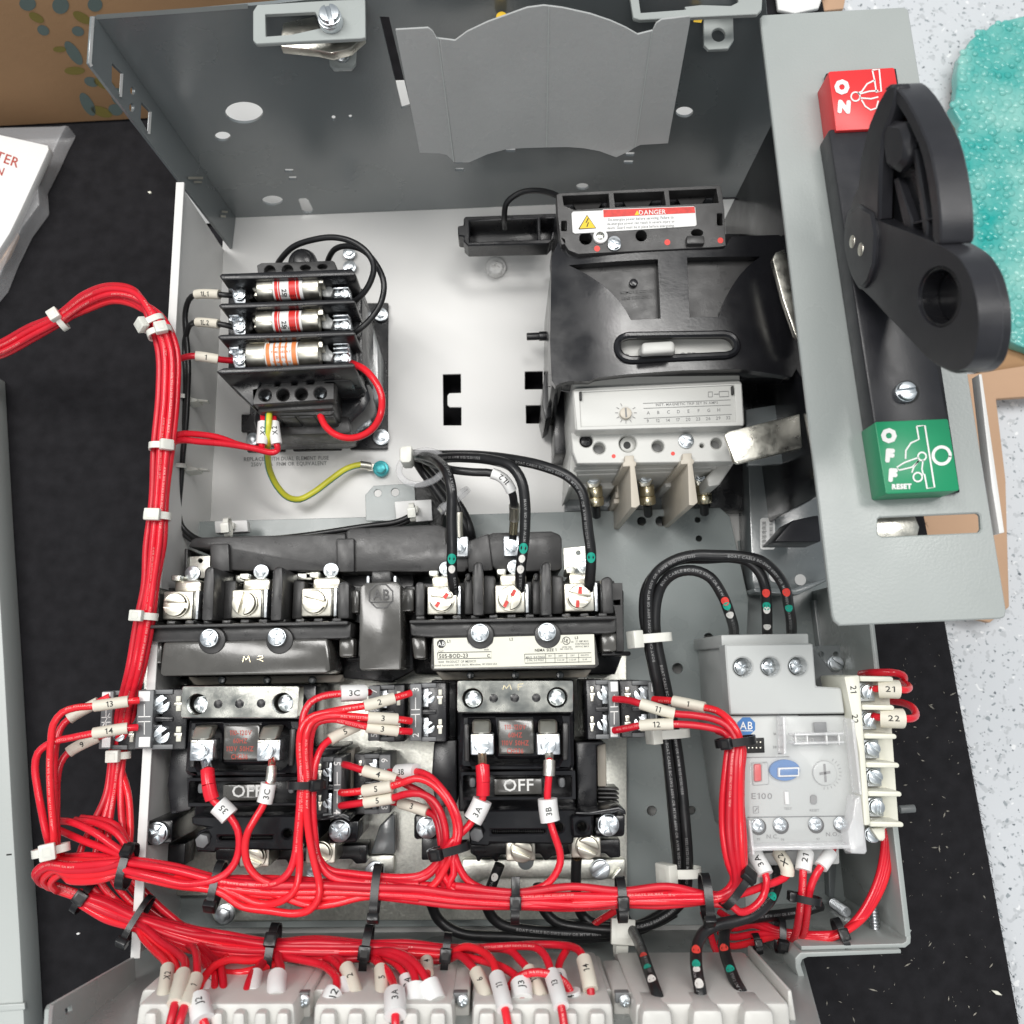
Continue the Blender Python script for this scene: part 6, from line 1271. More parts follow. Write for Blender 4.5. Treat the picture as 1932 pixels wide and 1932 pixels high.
for v, lab in ((750, 'small pale tie on the 1L pair beside the lowest fuse'), (880, 'small pale tie on the 1L pair beside the rating sticker')):
    tie(lab, 344 - (v - 750) * .06, v, 54, 92, 3.4, 2.6, M['tiew'], 60, 2.2, 'pale ties on the 1L pair', (3, 3, 2.4))
    tm = T('tie_mount', 'pale clip on the left wall holding the 1L pair, %s' % ('upper one' if v < 800 else 'lower one'), 'tie mount', W(360, v, 20), 'adhesive tie mounts'); part(tm, 'clip', B().pp([(334, v - 8), (372, v + 2), (372, v + 7), (334, v + 12)], 46, 36, .6), M['tiew']); part(tm, 'arm', B().pp([(372, v + 2), (392, v + 4), (392, v + 8), (372, v + 7)], 40, 36, .5), M['tiew'])
# ================================================================== red bundle coming in along the left
vb = 'red wires of the tall left bundle'
main = [(-40, 668, 20), (0, 660, 30), (60, 628, 44), (112, 602, 56), (165, 566, 72), (215, 550, 84), (262, 562, 92), (296, 606, 95), (316, 660, 92), (317, 740, 90), (308, 840, 88), (300, 940, 86), (292, 1030, 85), (284, 1100, 84), (272, 1175, 83), (258, 1255, 80), (240, 1330, 70), (228, 1400, 62), (222, 1425, 60)]
fan = [[(200, 1500, 62), (170, 1565, 66), (150, 1620, 70), (180, 1680, 68), (300, 1745, 66)], [(208, 1500, 62), (190, 1570, 66), (180, 1640, 70), (220, 1700, 68), (330, 1752, 66)], [(214, 1500, 62), (205, 1570, 66), (205, 1640, 68), (250, 1705, 66), (340, 1760, 64)], [(228, 1500, 62), (232, 1570, 66), (240, 1640, 68), (290, 1700, 66), (360, 1760, 64)], [(242, 1500, 62), (246, 1560, 64), (246, 1640, 66), (300, 1712, 62), (380, 1770, 60)], [(236, 1500, 58), (238, 1560, 60), (230, 1640, 62), (280, 1712, 58), (370, 1766, 56)]]
offs = [(-15, 3, 0), (-5, 0, 3.2), (6, -1, 3.0), (15, -4, 0), (2, 4, -2.2), (-7, 6, -2.0)]
for i, (du, dv, dz) in enumerate(offs):
    pts = []
    for k, (u, v, z) in enumerate(main):
        n = .8 if k in (3, 7, 11, 13, 18) else 1.05
        tw = math.sin(k * .5 + i) * 1.5
        if k < 7: a_ = du * n; pts.append((u + a_ * .35, v + a_ * .9 + dv + (12 if i in (4, 5) and 3 < k < 7 else 0), z + dz))
        else: pts.append((u + du * n + tw, v + dv, z + dz))
    pts += fan[i]
    wire(('red wire on the %s of the tall left bundle' % ('outer side', 'outer middle', 'crest', 'inner side', 'underside', 'lower outer side')[i]), pts, RW, None, prt=PR if i in (1, 2, 3) else None, group=vb)
WTG = 'white ties of the tall left bundle'
tie('white cable tie nearest the left edge on the incoming red bundle', 113, 604, 58, -32, 5.2, 3.8, M['tiew'], -35, 3, WTG, (5.5, 6, 3.6))
tie('white cable tie on the bend of the red bundle, upper one', 289, 610, 96, 60, 5.2, 4, M['tiew'], 50, 3, WTG, (5.5, 6, 3.6))
tie('white cable tie on the bend of the red bundle, lower one', 302, 628, 96, 70, 5.2, 4, M['tiew'], -10, 2.8, WTG, (5.5, 5.5, 3.6))
tie('white cable tie where the X2 wires leave the tall red bundle', 305, 843, 90, 92, 5, 4, M['tiew'], -20, 3, WTG, (5, 6, 3))
tie('white cable tie on the tall red bundle above the bus cover', 297, 974, 88, 95, 5.4, 4, M['tiew'], 20, 3.4, WTG, (5.5, 7, 3))
tie('white cable tie on the tall red bundle beside the left contactor lugs', 272, 1163, 86, 97, 5.4, 4, M['tiew'], 30, 3.2, WTG, (5, 6, 3))
tie('white cable tie below the contact blocks with sleeves 13 and 14', 224, 1425, 64, 92, 4.6, 4, M['tiew'], 25, 3.2, WTG, (5.5, 6, 3.4))
# ================================================================== bundle one (upper), wires one by one
b1 = [(150, 1628, 70), (200, 1632, 80), (240, 1634, 86), (330, 1652, 90), (413, 1668, 92), (500, 1676, 93), (600, 1678, 94), (708, 1680, 95), (790, 1686, 95), (860, 1692, 95), (972, 1700, 95), (1080, 1699, 95), (1172, 1697, 95), (1260, 1694, 95), (1332, 1692, 94)]
ks = {0: .8, 2: .85, 4: .85, 7: .88, 10: .82, 12: .8, 14: .85}
def lane(dv, dz, s):
    L = (-19, -6.5, 6, 18.5) if dz >= 2 else (-13, 0, 12.5)
    return min(L, key=lambda x: abs(x - dv)) + ((s * 37) % 11 - 5) * .28, (4.2 if dz >= 2 else .6) + ((s * 53) % 7) * .32 - .6
def run(a, e, dv, dz, jit=0, seed=0):
    dv, dz = lane(dv, dz, seed)
    r = random.Random(seed); o = []
    for k in range(a, e + 1):
        u, v, z = b1[k]; f = ks.get(k, 1.14); o.append((u, v + dv * f + (0 if k in ks else 2.4 * math.sin(k * 1.3 + seed * 2.1)) + (r.uniform(-jit, jit) if k not in ks else 0), z + dz))
    return o
B1 = 'red wires of the bundle below both contactors'
use()
# loops at the left end that turn back into the lower bundle
for i, (dv, dz, lu, lv) in enumerate(((-14, 3, 66, 1648), (-6, 4.5, 70, 1654), (4, 3.5, 82, 1660), (12, 1, 96, 1666))):
    pts = [(258, 1738 + i * 4, 62), (215, 1716 + i * 4, 64), (160, 1690 + i * 3, 62), (110, 1672 + i * 3, 64), (lu + 10, lv + 14, 68), (lu, lv, 74), (lu + 22, lv - 18, 80), (130, 1634 + i * 9, 84), (190, 1630 + i * 10, 88)] + run(2, (6, 10, 8, 12)[i], dv + 4, dz, 2, i)
    wire('red wire doubling back at the left end of the bundle, %s' % ('outermost turn', 'second turn from outside', 'third turn from outside', 'innermost turn')[i], pts, RW, None, prt=PR, group='red wires turning back at the left end')
# 13, 14, 9 and a blank sleeve
use(0, 1650, 700); cg = 'sleeved wires of the far left contact blocks'
def tail(dv, dz, e, s): 
    k = CV[2]; return [((u - CV[0]) / k, (v - CV[1]) / k, z) for u, v, z in run(2, e, dv, dz, 2, s)]
wire('red wire with cream sleeve 13 on the upper left contact block', [(960, 278, 84), (885, 285, 86), (650, 318, 88), (520, 330, 88), (430, 362, 88), (370, 440, 88), (352, 560, 88), (345, 750, 88), (352, 950, 88), (372, 1200, 86), (375, 1290, 82), (400, 1370, 76), (560, 1385, 78), (700, 1385, 84)] + tail(-18, 1, 6, 11), RW, None, ((1, 2, '13', S, 1.6, False, True),), prt=PR, group=cg)
wire('lower red wire of the far left pair, with cream sleeve 14 and wider bend', [(950, 465, 84), (880, 470, 86), (648, 506, 88), (500, 535, 86), (350, 572, 86), (262, 640, 86), (242, 740, 86), (258, 880, 86), (285, 1030, 86), (320, 1200, 84), (345, 1290, 80), (380, 1380, 72), (540, 1400, 76), (700, 1410, 82)] + tail(-8, -1, 8, 12), RW, None, ((1, 2, '14', S, 1.6, False, True),), prt=PR, group=cg)
wire('red wire with a half hidden cream sleeve behind sleeve 13', [(760, 250, 70), (680, 290, 70), (475, 408, 72), (420, 470, 74), (385, 600, 76), (372, 800, 80), (378, 1000, 82), (392, 1200, 82), (395, 1290, 78), (430, 1350, 72), (600, 1350, 76), (740, 1360, 80)] + tail(-20, -2, 8, 13), RW, None, ((1, 2, '', S, 1.6),), group=cg)
wire('red wire with cream sleeve 9 slanting below sleeve 14', [(740, 510, 70), (680, 530, 70), (472, 638, 72), (420, 710, 74), (395, 820, 76), (390, 1000, 80), (385, 1200, 80), (382, 1300, 76), (420, 1400, 70), (560, 1420, 74), (720, 1430, 80)] + tail(2, -2, 10, 14), RW, None, ((1, 2, '9', S, 1.6, False, True),), group=cg)
tie('white cable tie where wires 13, 14 and 9 dive into the bundle', 352, 1312, 82, 84, 7, 4, M['tiew'], 10, 3.4, None, (7, 6.5, 4))
for i, q in enumerate(([(405, 1110, 74), (500, 1120, 78), (650, 1190, 82), (780, 1280, 84), (870, 1350, 86)], [(400, 1170, 72), (560, 1240, 76), (740, 1310, 82), (860, 1365, 86)], [(520, 1105, 70), (680, 1130, 76), (810, 1200, 80), (880, 1300, 82), (905, 1360, 84)], [(560, 1090, 66), (760, 1120, 70), (850, 1200, 72), (885, 1330, 74)])):
    wire('red wire crossing between the left fan and the bundle, %s' % ('uppermost', 'lowest', 'inner arch', 'farther arch')[i], q + tail((-20, -12, -22, -16)[i], -3, (6, 9, 5, 6)[i], 20 + i), RW, None, group='red wires crossing at the left fan')
# coil wires of the left contactor
use(0, 1650, 700)
wire('red wire from the red spade on the left coil terminal through tilted sleeve 35', [(1420, 700, 90), (1432, 760, 96), (1440, 860, 98), (1465, 960, 98), (1495, 990, 98), (1590, 1085, 98), (1640, 1170, 98), (1652, 1270, 98), (1625, 1390, 98), (1550, 1480, 98), (1440, 1528, 98), (1280, 1545, 97), (1120, 1510, 96), (980, 1478, 95), (860, 1450, 93)], RW, None, ((4.1, 4.95, '35', WS, 2.65, False, True),), bare=((0, 1, 2.2, M['zinc']), (1, 2, 3.0, M['red']), (2, 3, 3.1, M['red'])), group='coil wires of the left contactor')
wire('red wire with white sleeve 3C looping from the right coil terminal of the left contactor', [(1875, 690, 92), (1875, 740, 96), (1868, 830, 98), (1855, 850, 98), (1825, 985, 98), (1770, 1080, 99), (1710, 1190, 100), (1690, 1290, 100), (1710, 1410, 100), (1780, 1500, 99), (1880, 1545, 98), (1990, 1560, 97), (2120, 1570, 95), (2300, 1575, 92)], RW, None, ((3, 4, '3C', WS, 2.1, False, True),), bare=((0, 1, 1.6, M['cop']), (1, 2.6, 2.3, M['galv'])), group='coil wires of the left contactor')
# wires between the contactors
use(650, 1700, 600); mg = 'sleeved wires rising beside the left contactor'
def tl(a, e, dv, dz, s):
    k = CV[2]; r = [((u - CV[0]) / k, (v - CV[1]) / k, z) for u, v, z in run(min(a, e), max(a, e), dv, dz, 2, s)]; return r if a <= e else r[::-1]
wire('red wire with white sleeve 3C on the topmost contact block', [(880, 100, 82), (840, 102, 88), (650, 110, 92), (500, 132, 94), (400, 185, 96), (352, 280, 97), (335, 420, 98), (325, 600, 98), (330, 800, 100), (320, 1000, 100), (300, 1250, 100), (280, 1420, 100), (230, 1550, 100), (130, 1630, 99), (0, 1650, 98)] + tl(4, 2, -12, 3, 31), RW, None, ((1, 2, '3C', WS, 2.3, False, True),), prt=PR, group=mg)
wire('red wire with cream sleeve 2 on the topmost contact block', [(1215, 105, 88), (1080, 145, 92), (838, 208, 95), (690, 232, 97), (540, 262, 98), (400, 305, 98), (335, 390, 99), (318, 520, 99), (330, 720, 99), (345, 820, 100), (335, 1000, 100), (315, 1300, 100), (318, 1520, 100), (280, 1690, 99), (170, 1780, 98), (0, 1800, 96)] + tl(4, 2, 12, 2, 32), RW, None, ((1, 2, '2', S, 1.6, False, True),), prt=PR, group=mg)
wire('red wire with cream sleeve 3, upper of the touching pair', [(1215, 330, 88), (1105, 315, 92), (868, 302, 95), (720, 292, 97), (560, 288, 99), (430, 330, 100), (378, 420, 101), (365, 560, 101), (380, 800, 101), (372, 1000, 101), (395, 1250, 101), (440, 1480, 101), (478, 1640, 101), (470, 1760, 100), (400, 1850, 99), (280, 1880, 98), (100, 1860, 97), (-150, 1820, 96)] + tl(4, 2, 18, 3, 33), RW, None, ((1, 2, '3', S, 1.6, False, True),), prt=PR, group=mg)
wire('red wire with cream sleeve 3, lower of the touching pair', [(1215, 415, 86), (1108, 408, 90), (858, 375, 93), (720, 342, 95), (580, 315, 97), (450, 350, 97), (410, 450, 97), (398, 620, 97), (412, 820, 97), (405, 1050, 97), (425, 1280, 98), (470, 1460, 98), (570, 1580, 98), (760, 1622, 98), (940, 1640, 98)] + tl(8, 13, -4, 4, 34), RW, None, ((1, 2, '3', S, 1.6, False, True),), prt=PR, group=mg)
wire('red wire with cream sleeve 5 slanting up under the pair of sleeves 3', [(870, 330, 82), (790, 365, 86), (562, 482, 92), (500, 540, 94), (455, 640, 96), (432, 780, 97), (425, 1000, 98), (440, 1250, 98), (470, 1430, 97), (560, 1530, 96), (740, 1560, 95), (940, 1580, 95), (1140, 1590, 95), (1300, 1570, 96), (1400, 1500, 97), (1460, 1410, 98)], RW, None, ((1, 2, '5', S, 1.6, False, True),), prt=PR, group=mg)
tie('black cable tie round the rising wires left of the contact block 5 and 4', 375, 840, 99, 92, 7.5, 4.4, M['tieb'], -25, 3.2, None, (6, 6.5, 4))
rgp = 'sleeved wires gathered left of the right contactor'
wire('red wire with cream sleeve 4 in the middle of the photo', [(670, 680, 80), (700, 685, 84), (838, 728, 88), (1090, 800, 90), (1200, 855, 88), (1320, 920, 88), (1410, 1030, 90), (1455, 1160, 92), (1480, 1300, 94), (1470, 1440, 96), (1440, 1600, 96), (1560, 1700, 94)] + tl(10, 13, -2, -2, 41), RW, None, ((2, 3, '4', S, 1.6),), group=rgp)
wire('red wire with cream sleeve 5, upper of the two side by side', [(650, 905, 86), (680, 908, 88), (832, 892, 92), (1062, 852, 95), (1150, 825, 97), (1250, 792, 98), (1350, 815, 99), (1440, 885, 100), (1530, 1010, 101), (1580, 1170, 101), (1570, 1300, 100), (1530, 1420, 99), (1440, 1600, 99), (1330, 1700, 98), (1180, 1740, 98), (1000, 1735, 98), (800, 1750, 97), (600, 1800, 97), (400, 1812, 96)] + tl(5, 3, 10, 4, 42), RW, None, ((2, 3, '5', S, 1.6),), prt=PR, group=rgp)
wire('red wire with cream sleeve 5, lower of the two side by side', [(650, 1012, 84), (680, 1008, 86), (845, 985, 90), (1072, 948, 93), (1180, 918, 96), (1290, 915, 98), (1390, 965, 99), (1460, 1080, 100), (1495, 1230, 99), (1490, 1360, 97), (1440, 1470, 97), (1340, 1580, 96), (1180, 1625, 96), (960, 1625, 96), (760, 1640, 96)] + tl(7, 4, -6, 2, 43), RW, None, ((2, 3, '5', S, 1.6),), prt=PR, group=rgp)
wire('red wire with cream sleeve 3 slanting down below the sleeves 5', [(1060, 980, 78), (1128, 990, 82), (1352, 1062, 88), (1410, 1100, 90), (1442, 1200, 92), (1460, 1330, 93), (1500, 1450, 93), (1530, 1600, 93), (1600, 1690, 93)] + tl(11, 14, 2, 1, 44), RW, None, ((1, 2, '3', S, 1.6, False, False),), group=rgp)
wire('red wire with curled white sleeve 3B above the right contactor foot', [(1040, 740, 76), (1115, 742, 84), (1258, 738, 92), (1350, 768, 96), (1440, 850, 99), (1530, 970, 101), (1592, 1110, 102), (1606, 1230, 101), (1580, 1340, 100), (1555, 1450, 99), (1560, 1560, 98), (1520, 1660, 97)] + tl(11, 14, 8, 3, 45), RW, None, ((1, 2, '3B', WS, 2.2, False, False),), group=rgp)
use(1100, 1700, 600)
wire('red wire from the red spade with white sleeve 3A on the right contactor', [(340, 600, 92), (342, 690, 97), (348, 820, 98), (345, 925, 98), (342, 965, 98), (262, 1130, 98), (215, 1190, 99), (130, 1270, 100), (60, 1350, 100), (20, 1500, 98), (60, 1620, 97), (200, 1680, 96)] + tl(11, 14, -12, 2, 46), RW, None, ((4, 5, '3A', WS, 2.65, False, True),), bare=((0, 1, 2.0, M['cop']), (1, 2, 3.1, M['red']), (2, 3.1, 3.0, M['red'])), group='coil wires of the right contactor')
wire('red wire with white sleeve 3B hanging from the right coil terminal of the right contactor', [(878, 590, 92), (880, 650, 97), (876, 770, 98), (868, 870, 98), (865, 955, 98), (888, 1138, 98), (925, 1260, 99), (962, 1370, 99), (968, 1470, 99), (925, 1570, 98), (850, 1650, 97), (750, 1690, 97), (600, 1712, 97), (400, 1700, 97), (230, 1620, 97), (150, 1500, 98), (120, 1420, 99), (80, 1300, 98)], RW, None, ((4, 5, '3B', WS, 2.65, False, True),), bare=((0, 1, 1.9, M['nick']), (1, 2, 2.7, M['galv'])), group='coil wires of the right contactor')
tie('black cable tie gathering the wires at the left foot of the right contactor', 70, 1365, 99, 78, 8.5, 5, M['tieb'], 35, 3.4, None, (6, 7, 4))
# right contact blocks to the relay
use(1560, 1350, 800); xg = 'sleeved wires from the right contact blocks'
def tr_(a, e, dv, dz, s):
    k = CV[2]; return [((u - CV[0]) / k, (v - CV[1]) / k, z) for u, v, z in run(a, e, dv, dz, 2, s)][::-1]
for lab, pre, sl, dx, dv, dz, e in (('red wire with cream sleeve 11 on the right contact block', [(-60, 960, 84), (30, 968, 90), (100, 988, 94), (305, 1048, 96), (420, 1058, 99), (540, 1080, 101), (620, 1120, 102)], '11', 8, -14, 4, 9),
        ('lowest red wire leaving the right contact blocks, with cream sleeve 12', [(-60, 1150, 84), (20, 1136, 90), (98, 1120, 94), (298, 1112, 97), (420, 1118, 99), (540, 1138, 101), (610, 1165, 101)], '12', -18, -6, 6, 10),
        ('red wire with cream sleeve 1 running to the clear relay cover', [(180, 962, 78), (240, 966, 84), (297, 972, 88), (488, 1012, 94), (560, 1030, 98), (630, 1080, 102), (680, 1150, 104)], '1', 30, 4, 5, 11)):
    si = 2; pts = pre + [(672 + dx, 1220, 104), (668 + dx * 1.1, 1350, 106), (660 + dx * 1.3, 1550, 106), (660 + dx * 1.5, 1750, 105), (672 + dx * 1.3, 1900, 103), (690 + dx, 2010, 100), (680 + dx * .5, 2090, 98), (600, 2150 + dx * .3, 97)] + tr_(e, 13, dv, dz, 50 + dx)
    wire(lab, pts, RW, None, ((si, si + 1, sl, S, 1.6),), prt=PR, group=xg)
for i, (dx, dv, dz) in enumerate(((-36, 10, 2), (14, 16, 0), (44, 0, 0))):
    wire('red wire running down past the relay, %s' % ('along the relay side', 'in the middle', 'over the clear cover')[i], [(560 + i * 20, 1150, 98), (640, 1190, 101), (668 + dx, 1240, 102), (655 + dx * 1.2, 1400, 103), (645 + dx * 1.4, 1600, 103), (655 + dx * 1.5, 1800, 102), (672 + dx * 1.2, 1950, 100), (690 + dx * .8, 2050, 97), (640 + dx, 2130, 96)] + tr_(7, 13, dv, dz, 60 + i), RW, None, prt=PR if i == 0 else None, group='red wires running down past the relay')
tie('black cable tie where wires 1, 11 and 12 turn down by the blue octagon', 672, 1216, 104, 80, 8, 5, M['tieb'], 25, 3.4, None, (6, 6, 4))
use(1660, 1700, 700)
tie('black cable tie at the corner where the relay wires enter the bundle', 490, 1440, 99, 40, 8.5, 6, M['tieb'], -55, 3.2, None, (8, 8, 4))
lg_ = 'sleeved wires under the relay'
wire('red wire with white sleeve 3A hanging below the relay cover', [(620, 1120, 78), (628, 1200, 86), (700, 1340, 92), (706, 1400, 93), (690, 1480, 93), (640, 1550, 94), (570, 1595, 95), (520, 1600, 96), (470, 1560, 96), (380, 1545, 96), (290, 1540, 95)], RW, None, ((1, 2, '3A', WS, 2.2, False, True),), group=lg_)
wire('red wire with bent cream sleeve X2 below the relay cover', [(760, 1150, 74), (790, 1195, 80), (845, 1290, 86), (850, 1345, 86), (790, 1385, 88), (690, 1420, 90), (600, 1455, 92), (480, 1485, 94), (300, 1480, 95)], RW, None, ((1, 3, 'X2', S, 1.9, False, True),), group=lg_)
wire('red wire with white sleeve 21 below the relay cover', [(985, 1150, 78), (980, 1190, 84), (960, 1315, 88), (956, 1420, 88), (945, 1520, 86), (930, 1640, 78), (905, 1760, 66), (880, 1800, 58)], RW * 1.05, None, ((1, 2, '21', WS, 2.1, False, True),), prt=PR, group=lg_)
wire('red wire with blank white sleeve right of sleeve 21', [(1170, 1150, 78), (1148, 1195, 84), (1082, 1290, 88), (1030, 1380, 88), (1000, 1480, 86), (985, 1620, 78), (965, 1740, 66), (935, 1800, 58)], RW * 1.05, None, ((1, 2, '', WS, 1.8),), group=lg_)
tie('black cable tie round the two wires below sleeve 21', 985, 1510, 88, 95, 5.4, 3.6, M['tieb'], 70, 3, None, (5, 6, 4))
rr_ = 'red wires bending round the lower right corner'
for i in range(4):
    o = (-14, 0, 14, 26)[i]; wire('red wire bending round the lower right corner, %s' % ('inner edge', 'second from the inside', 'third from the inside', 'outer edge')[i], [(1520 + i * 22, 980, 64 - i), (1535 + o, 1080, 66), (1530 + o * 1.3, 1200, 66), (1500 + o * 1.3, 1350, 66), (1440 + o * 1.2, 1500, 66), (1350 + o, 1640, 66), (1230 + o * .5, 1740, 66 + i), (1100, 1770 + o, 66), (950, 1765 + o, 62), (780, 1740 + o * 1.1, 58), (620, 1690 + o * (2.4 if i < 2 else 4.5), 52), (470, 1650 + i * 62, 46), (380, 1600 + i * 70, 40)], RW, None, group=rr_)
tie('black cable tie hooked over the lower right lip of the unit', 1220, 1765, 68, 165, 7, 4.5, M['tieb'], 0, 3, None, (5.5, 6.5, 4), 0)
tie('black cable tie behind the two wires at the lower right', 800, 1760, 62, 8, 7, 4, M['tieb'], 30, 3, None, (6, 6, 4)); tie('small black cable tie on the lowest red wires near the shelf lip', 640, 1820, 54, -10, 4, 3, M['tieb'], 0, 3, None, (4.5, 4.5, 3))
wire('red wire slanting down behind the black cable with a red dot', [(270, 1600, 40), (310, 1720, 46), (350, 1850, 56), (400, 1950, 66), (420, 2010, 70)], RW)
use(1560, 1350, 800); tg_ = 'loops behind the terminal strip'
wire('red wire with cream sleeve 21 looping behind the terminal strip', [(1490, 900, 88), (1540, 898, 92), (1656, 902, 94), (1700, 905, 92), (1722, 890, 86), (1700, 868, 78), (1620, 860, 60), (1500, 860, 40)], RW, None, ((1, 2, '21', S, 2.6),), group=tg_)
wire('red wire arching over the top of the terminal strip above sleeve 21', [(1430, 808, 60), (1520, 800, 76), (1620, 800, 80), (1680, 815, 78), (1690, 845, 72), (1650, 865, 60), (1560, 870, 40)], RW * 1.1, None, group=tg_)
wire('lower red loop behind the terminal strip, with cream sleeve 22', [(1500, 1062, 88), (1552, 1072, 92), (1682, 1078, 94), (1735, 1078, 92), (1762, 1055, 86), (1745, 1015, 80), (1690, 985, 70), (1610, 972, 60)], RW * 1.05, None, ((1, 2, '22', S, 2.6),), group=tg_)
# ties of bundle one
use(); tb = 'black ties on the bundle below the contactors'
tie('black cable tie at the left end of the bundle, beside the left wall', 240, 1634, 88, 8, 9, 5.5, M['tieb'], -35, 3.4, tb, (6, 7, 4))
tie('black cable tie on the bundle above the far left hex bolt', 410, 1668, 93, 8, 9, 5.5, M['tieb'], 60, 3.2, tb, (6.5, 7, 4))
tie('black cable tie on the bundle between the two contactors', 710, 1680, 96, 3, 10, 5.5, M['tieb'], 75, 3.4, tb, (6, 8, 4))
tie('black cable tie on the bundle under the middle load terminal', 972, 1700, 96, 1, 8.5, 5.5, M['tieb'], 5, 3.6, tb, (6, 7, 4), 8)
tie('black cable tie on the bundle under the right load terminal', 1172, 1697, 96, -2, 8.5, 5.5, M['tieb'], 10, 3.6, tb, (6, 7, 4))
tie('black cable tie on the bundle left of the corner tie', 1332, 1693, 96, -2, 9, 5.5, M['tieb'], 65, 3.6, tb, (6, 7, 4))
wg = 'white ties on the black cables'
tie('large white cable tie on the relay cables, uppermost', 1232, 1204, 82, 84, 8, 5, M['tiew'], 62, 4, wg, (8, 8, 5))
tie('large white cable tie on the relay cables under sleeve 12', 1266, 1384, 70, 84, 8, 5, M['tiew'], 60, 4, wg, (8, 8, 5))
tie('large white cable tie on the relay cables above the bundle', 1287, 1645, 66, 86, 8, 5, M['tiew'], 50, 4, wg, (9, 10, 5))
tie('large white cable tie where the black cables bunch below the bundle', 1171, 1758, 54, 4, 10, 6, M['tiew'], 0, 5.5, wg, (11, 11, 4))
# ================================================================== bundle two and its drops to the terminals
use()
b2 = [(150, 1692, 66), (200, 1712, 68), (258, 1736, 72), (350, 1764, 76), (430, 1780, 80), (512, 1788, 84), (600, 1790, 86), (693, 1791, 88), (770, 1794, 88), (843, 1797, 88), (940, 1802, 88), (1030, 1802, 86)]
k2 = {0: .7, 2: .85, 5: .85, 7: .85, 9: .7}
def run2(a, e, dv, dz, s=0):
    dv, dz = lane(dv, dz, s)
    r = random.Random(s); o = []
    for k in range(a, e + 1):
        u, v, z = b2[k]; o.append((u, v + dv * k2.get(k, 1.14) + (0 if k in k2 else 2.4 * math.sin(k * 1.3 + s * 2.1)) + (r.uniform(-2, 2) if k not in k2 else 0), z + dz))
    return o
def drop(label, e, dv, dz, end, sl=(), prt=None, start=0, group='red wires dropping to the terminal blocks', r=RW, seed=0):
    base = run2(start, e, dv, dz, seed); n = len(base)
    pts = base + [(CV0[0] + u * CV0[2], CV0[1] + v * CV0[2], z) for u, v, z in end]
    wire(label, pts, r, None, [(n + a, n + c, *rest) for a, c, *rest in sl], prt=prt, group=group)
def view(*a):
    use(*a); CV0[:] = CV; use()
CV0 = [0, 0, 1]
view(0, 2060, 500)
drop('red wire with cream sleeve X2 at the far left of the terminals', 2, 16, 2, [(1390, 1110, 82), (1500, 1230, 92), (1590, 1320, 102), (1618, 1395, 108), (1575, 1690, 124), (1568, 1760, 122)], ((3, 4, 'X2', S, 1.75, False, True),), seed=1)
drop('red wire with half hidden sleeve X2, second from the far left', 2, 10, 4, [(1480, 1120, 84), (1620, 1260, 94), (1700, 1370, 104), (1705, 1500, 112), (1660, 1720, 124), (1655, 1760, 122)], ((3, 4, 'X2', S, 1.75, False, True),), seed=2)
drop('red wire with long blank cream sleeve and red tail at the left terminals', 2, 4, 4, [(1560, 1140, 88), (1720, 1250, 100), (1790, 1340, 112), (1770, 1450, 122), (1690, 1740, 138), (1640, 1945, 142), (1600, 2100, 140)], ((3, 4, '', S, 1.9),), seed=3)
drop('red wire with cream sleeve 1 and red tail at the left terminals', 3, 14, 2, [(1880, 1210, 100), (1905, 1330, 112), (1890, 1490, 122), (1780, 1770, 138), (1730, 1945, 142), (1700, 2100, 140)], ((2, 3, '1', S, 1.8, False, True),), seed=4)
view(330, 2060, 500)
drop('red wire arching down to the tilted white sleeve J2', 5, 20, 4, [(1150, 1320, 96), (950, 1310, 100), (800, 1370, 106), (700, 1480, 114), (645, 1600, 124), (645, 1700, 132), (690, 1900, 140), (740, 2020, 140)], ((5, 6, 'J2', WS, 2.65, False, True),), seed=5)
drop('red wire plugging in left of the white bent sleeve', 3, 8, -2, [(700, 1300, 92), (770, 1400, 102), (795, 1520, 112), (788, 1740, 124)], seed=6)
drop('red wire plugging in beside the left mounting gap', 3, 2, -3, [(760, 1280, 92), (850, 1380, 102), (880, 1520, 112), (880, 1740, 124)], seed=7)
drop('red wire with a small white sleeve behind the J2 wire', 3, -4, -3, [(640, 1260, 90), (720, 1380, 100), (725, 1460, 106), (700, 1650, 118), (690, 1740, 122)], ((2, 3, 'J2', WS, 1.9, False, True),), seed=8)
drop('red wire dipping low under the bundle over the first terminal block', 4, 20, 0, [(850, 1420, 98), (980, 1445, 100), (1120, 1425, 100), (1260, 1390, 96), (1420, 1340, 90)], seed=9)
drop('red wire plugging in left of the narrow blank sleeve', 5, 14, 1, [(1240, 1370, 98), (1165, 1450, 108), (1110, 1600, 118), (1085, 1740, 124)], seed=19)
drop('red wire with a narrow blank white sleeve in the first terminal block', 5, 10, -2, [(1240, 1350, 96), (1200, 1450, 106), (1165, 1640, 118), (1155, 1740, 122)], ((1, 2, '', WS, 1.7),), seed=10)
drop('red wire with an upright blank white sleeve below the first bundle tie', 5, 6, -3, [(1420, 1330, 98), (1440, 1400, 106), (1405, 1470, 112), (1395, 1675, 122), (1395, 1740, 122)], ((2, 3, '', WS, 2.4),), seed=11)
view(780, 2060, 500)
drop('red wire bending down to small white sleeve J2 in the second block', 5, 19, 3, [(60, 1350, 100), (170, 1410, 108), (238, 1500, 116), (230, 1610, 122), (200, 1650, 124), (180, 1735, 126)], ((3.6, 5, 'J2', WS, 2.5, False, True),), prt=None, seed=12)
drop('red wire with a short blank white sleeve between J2 and 2', 6, 14, 0, [(220, 1340, 100), (285, 1440, 108), (298, 1530, 114), (330, 1720, 122)], ((2, 3, '', WS, 2.0),), seed=13)
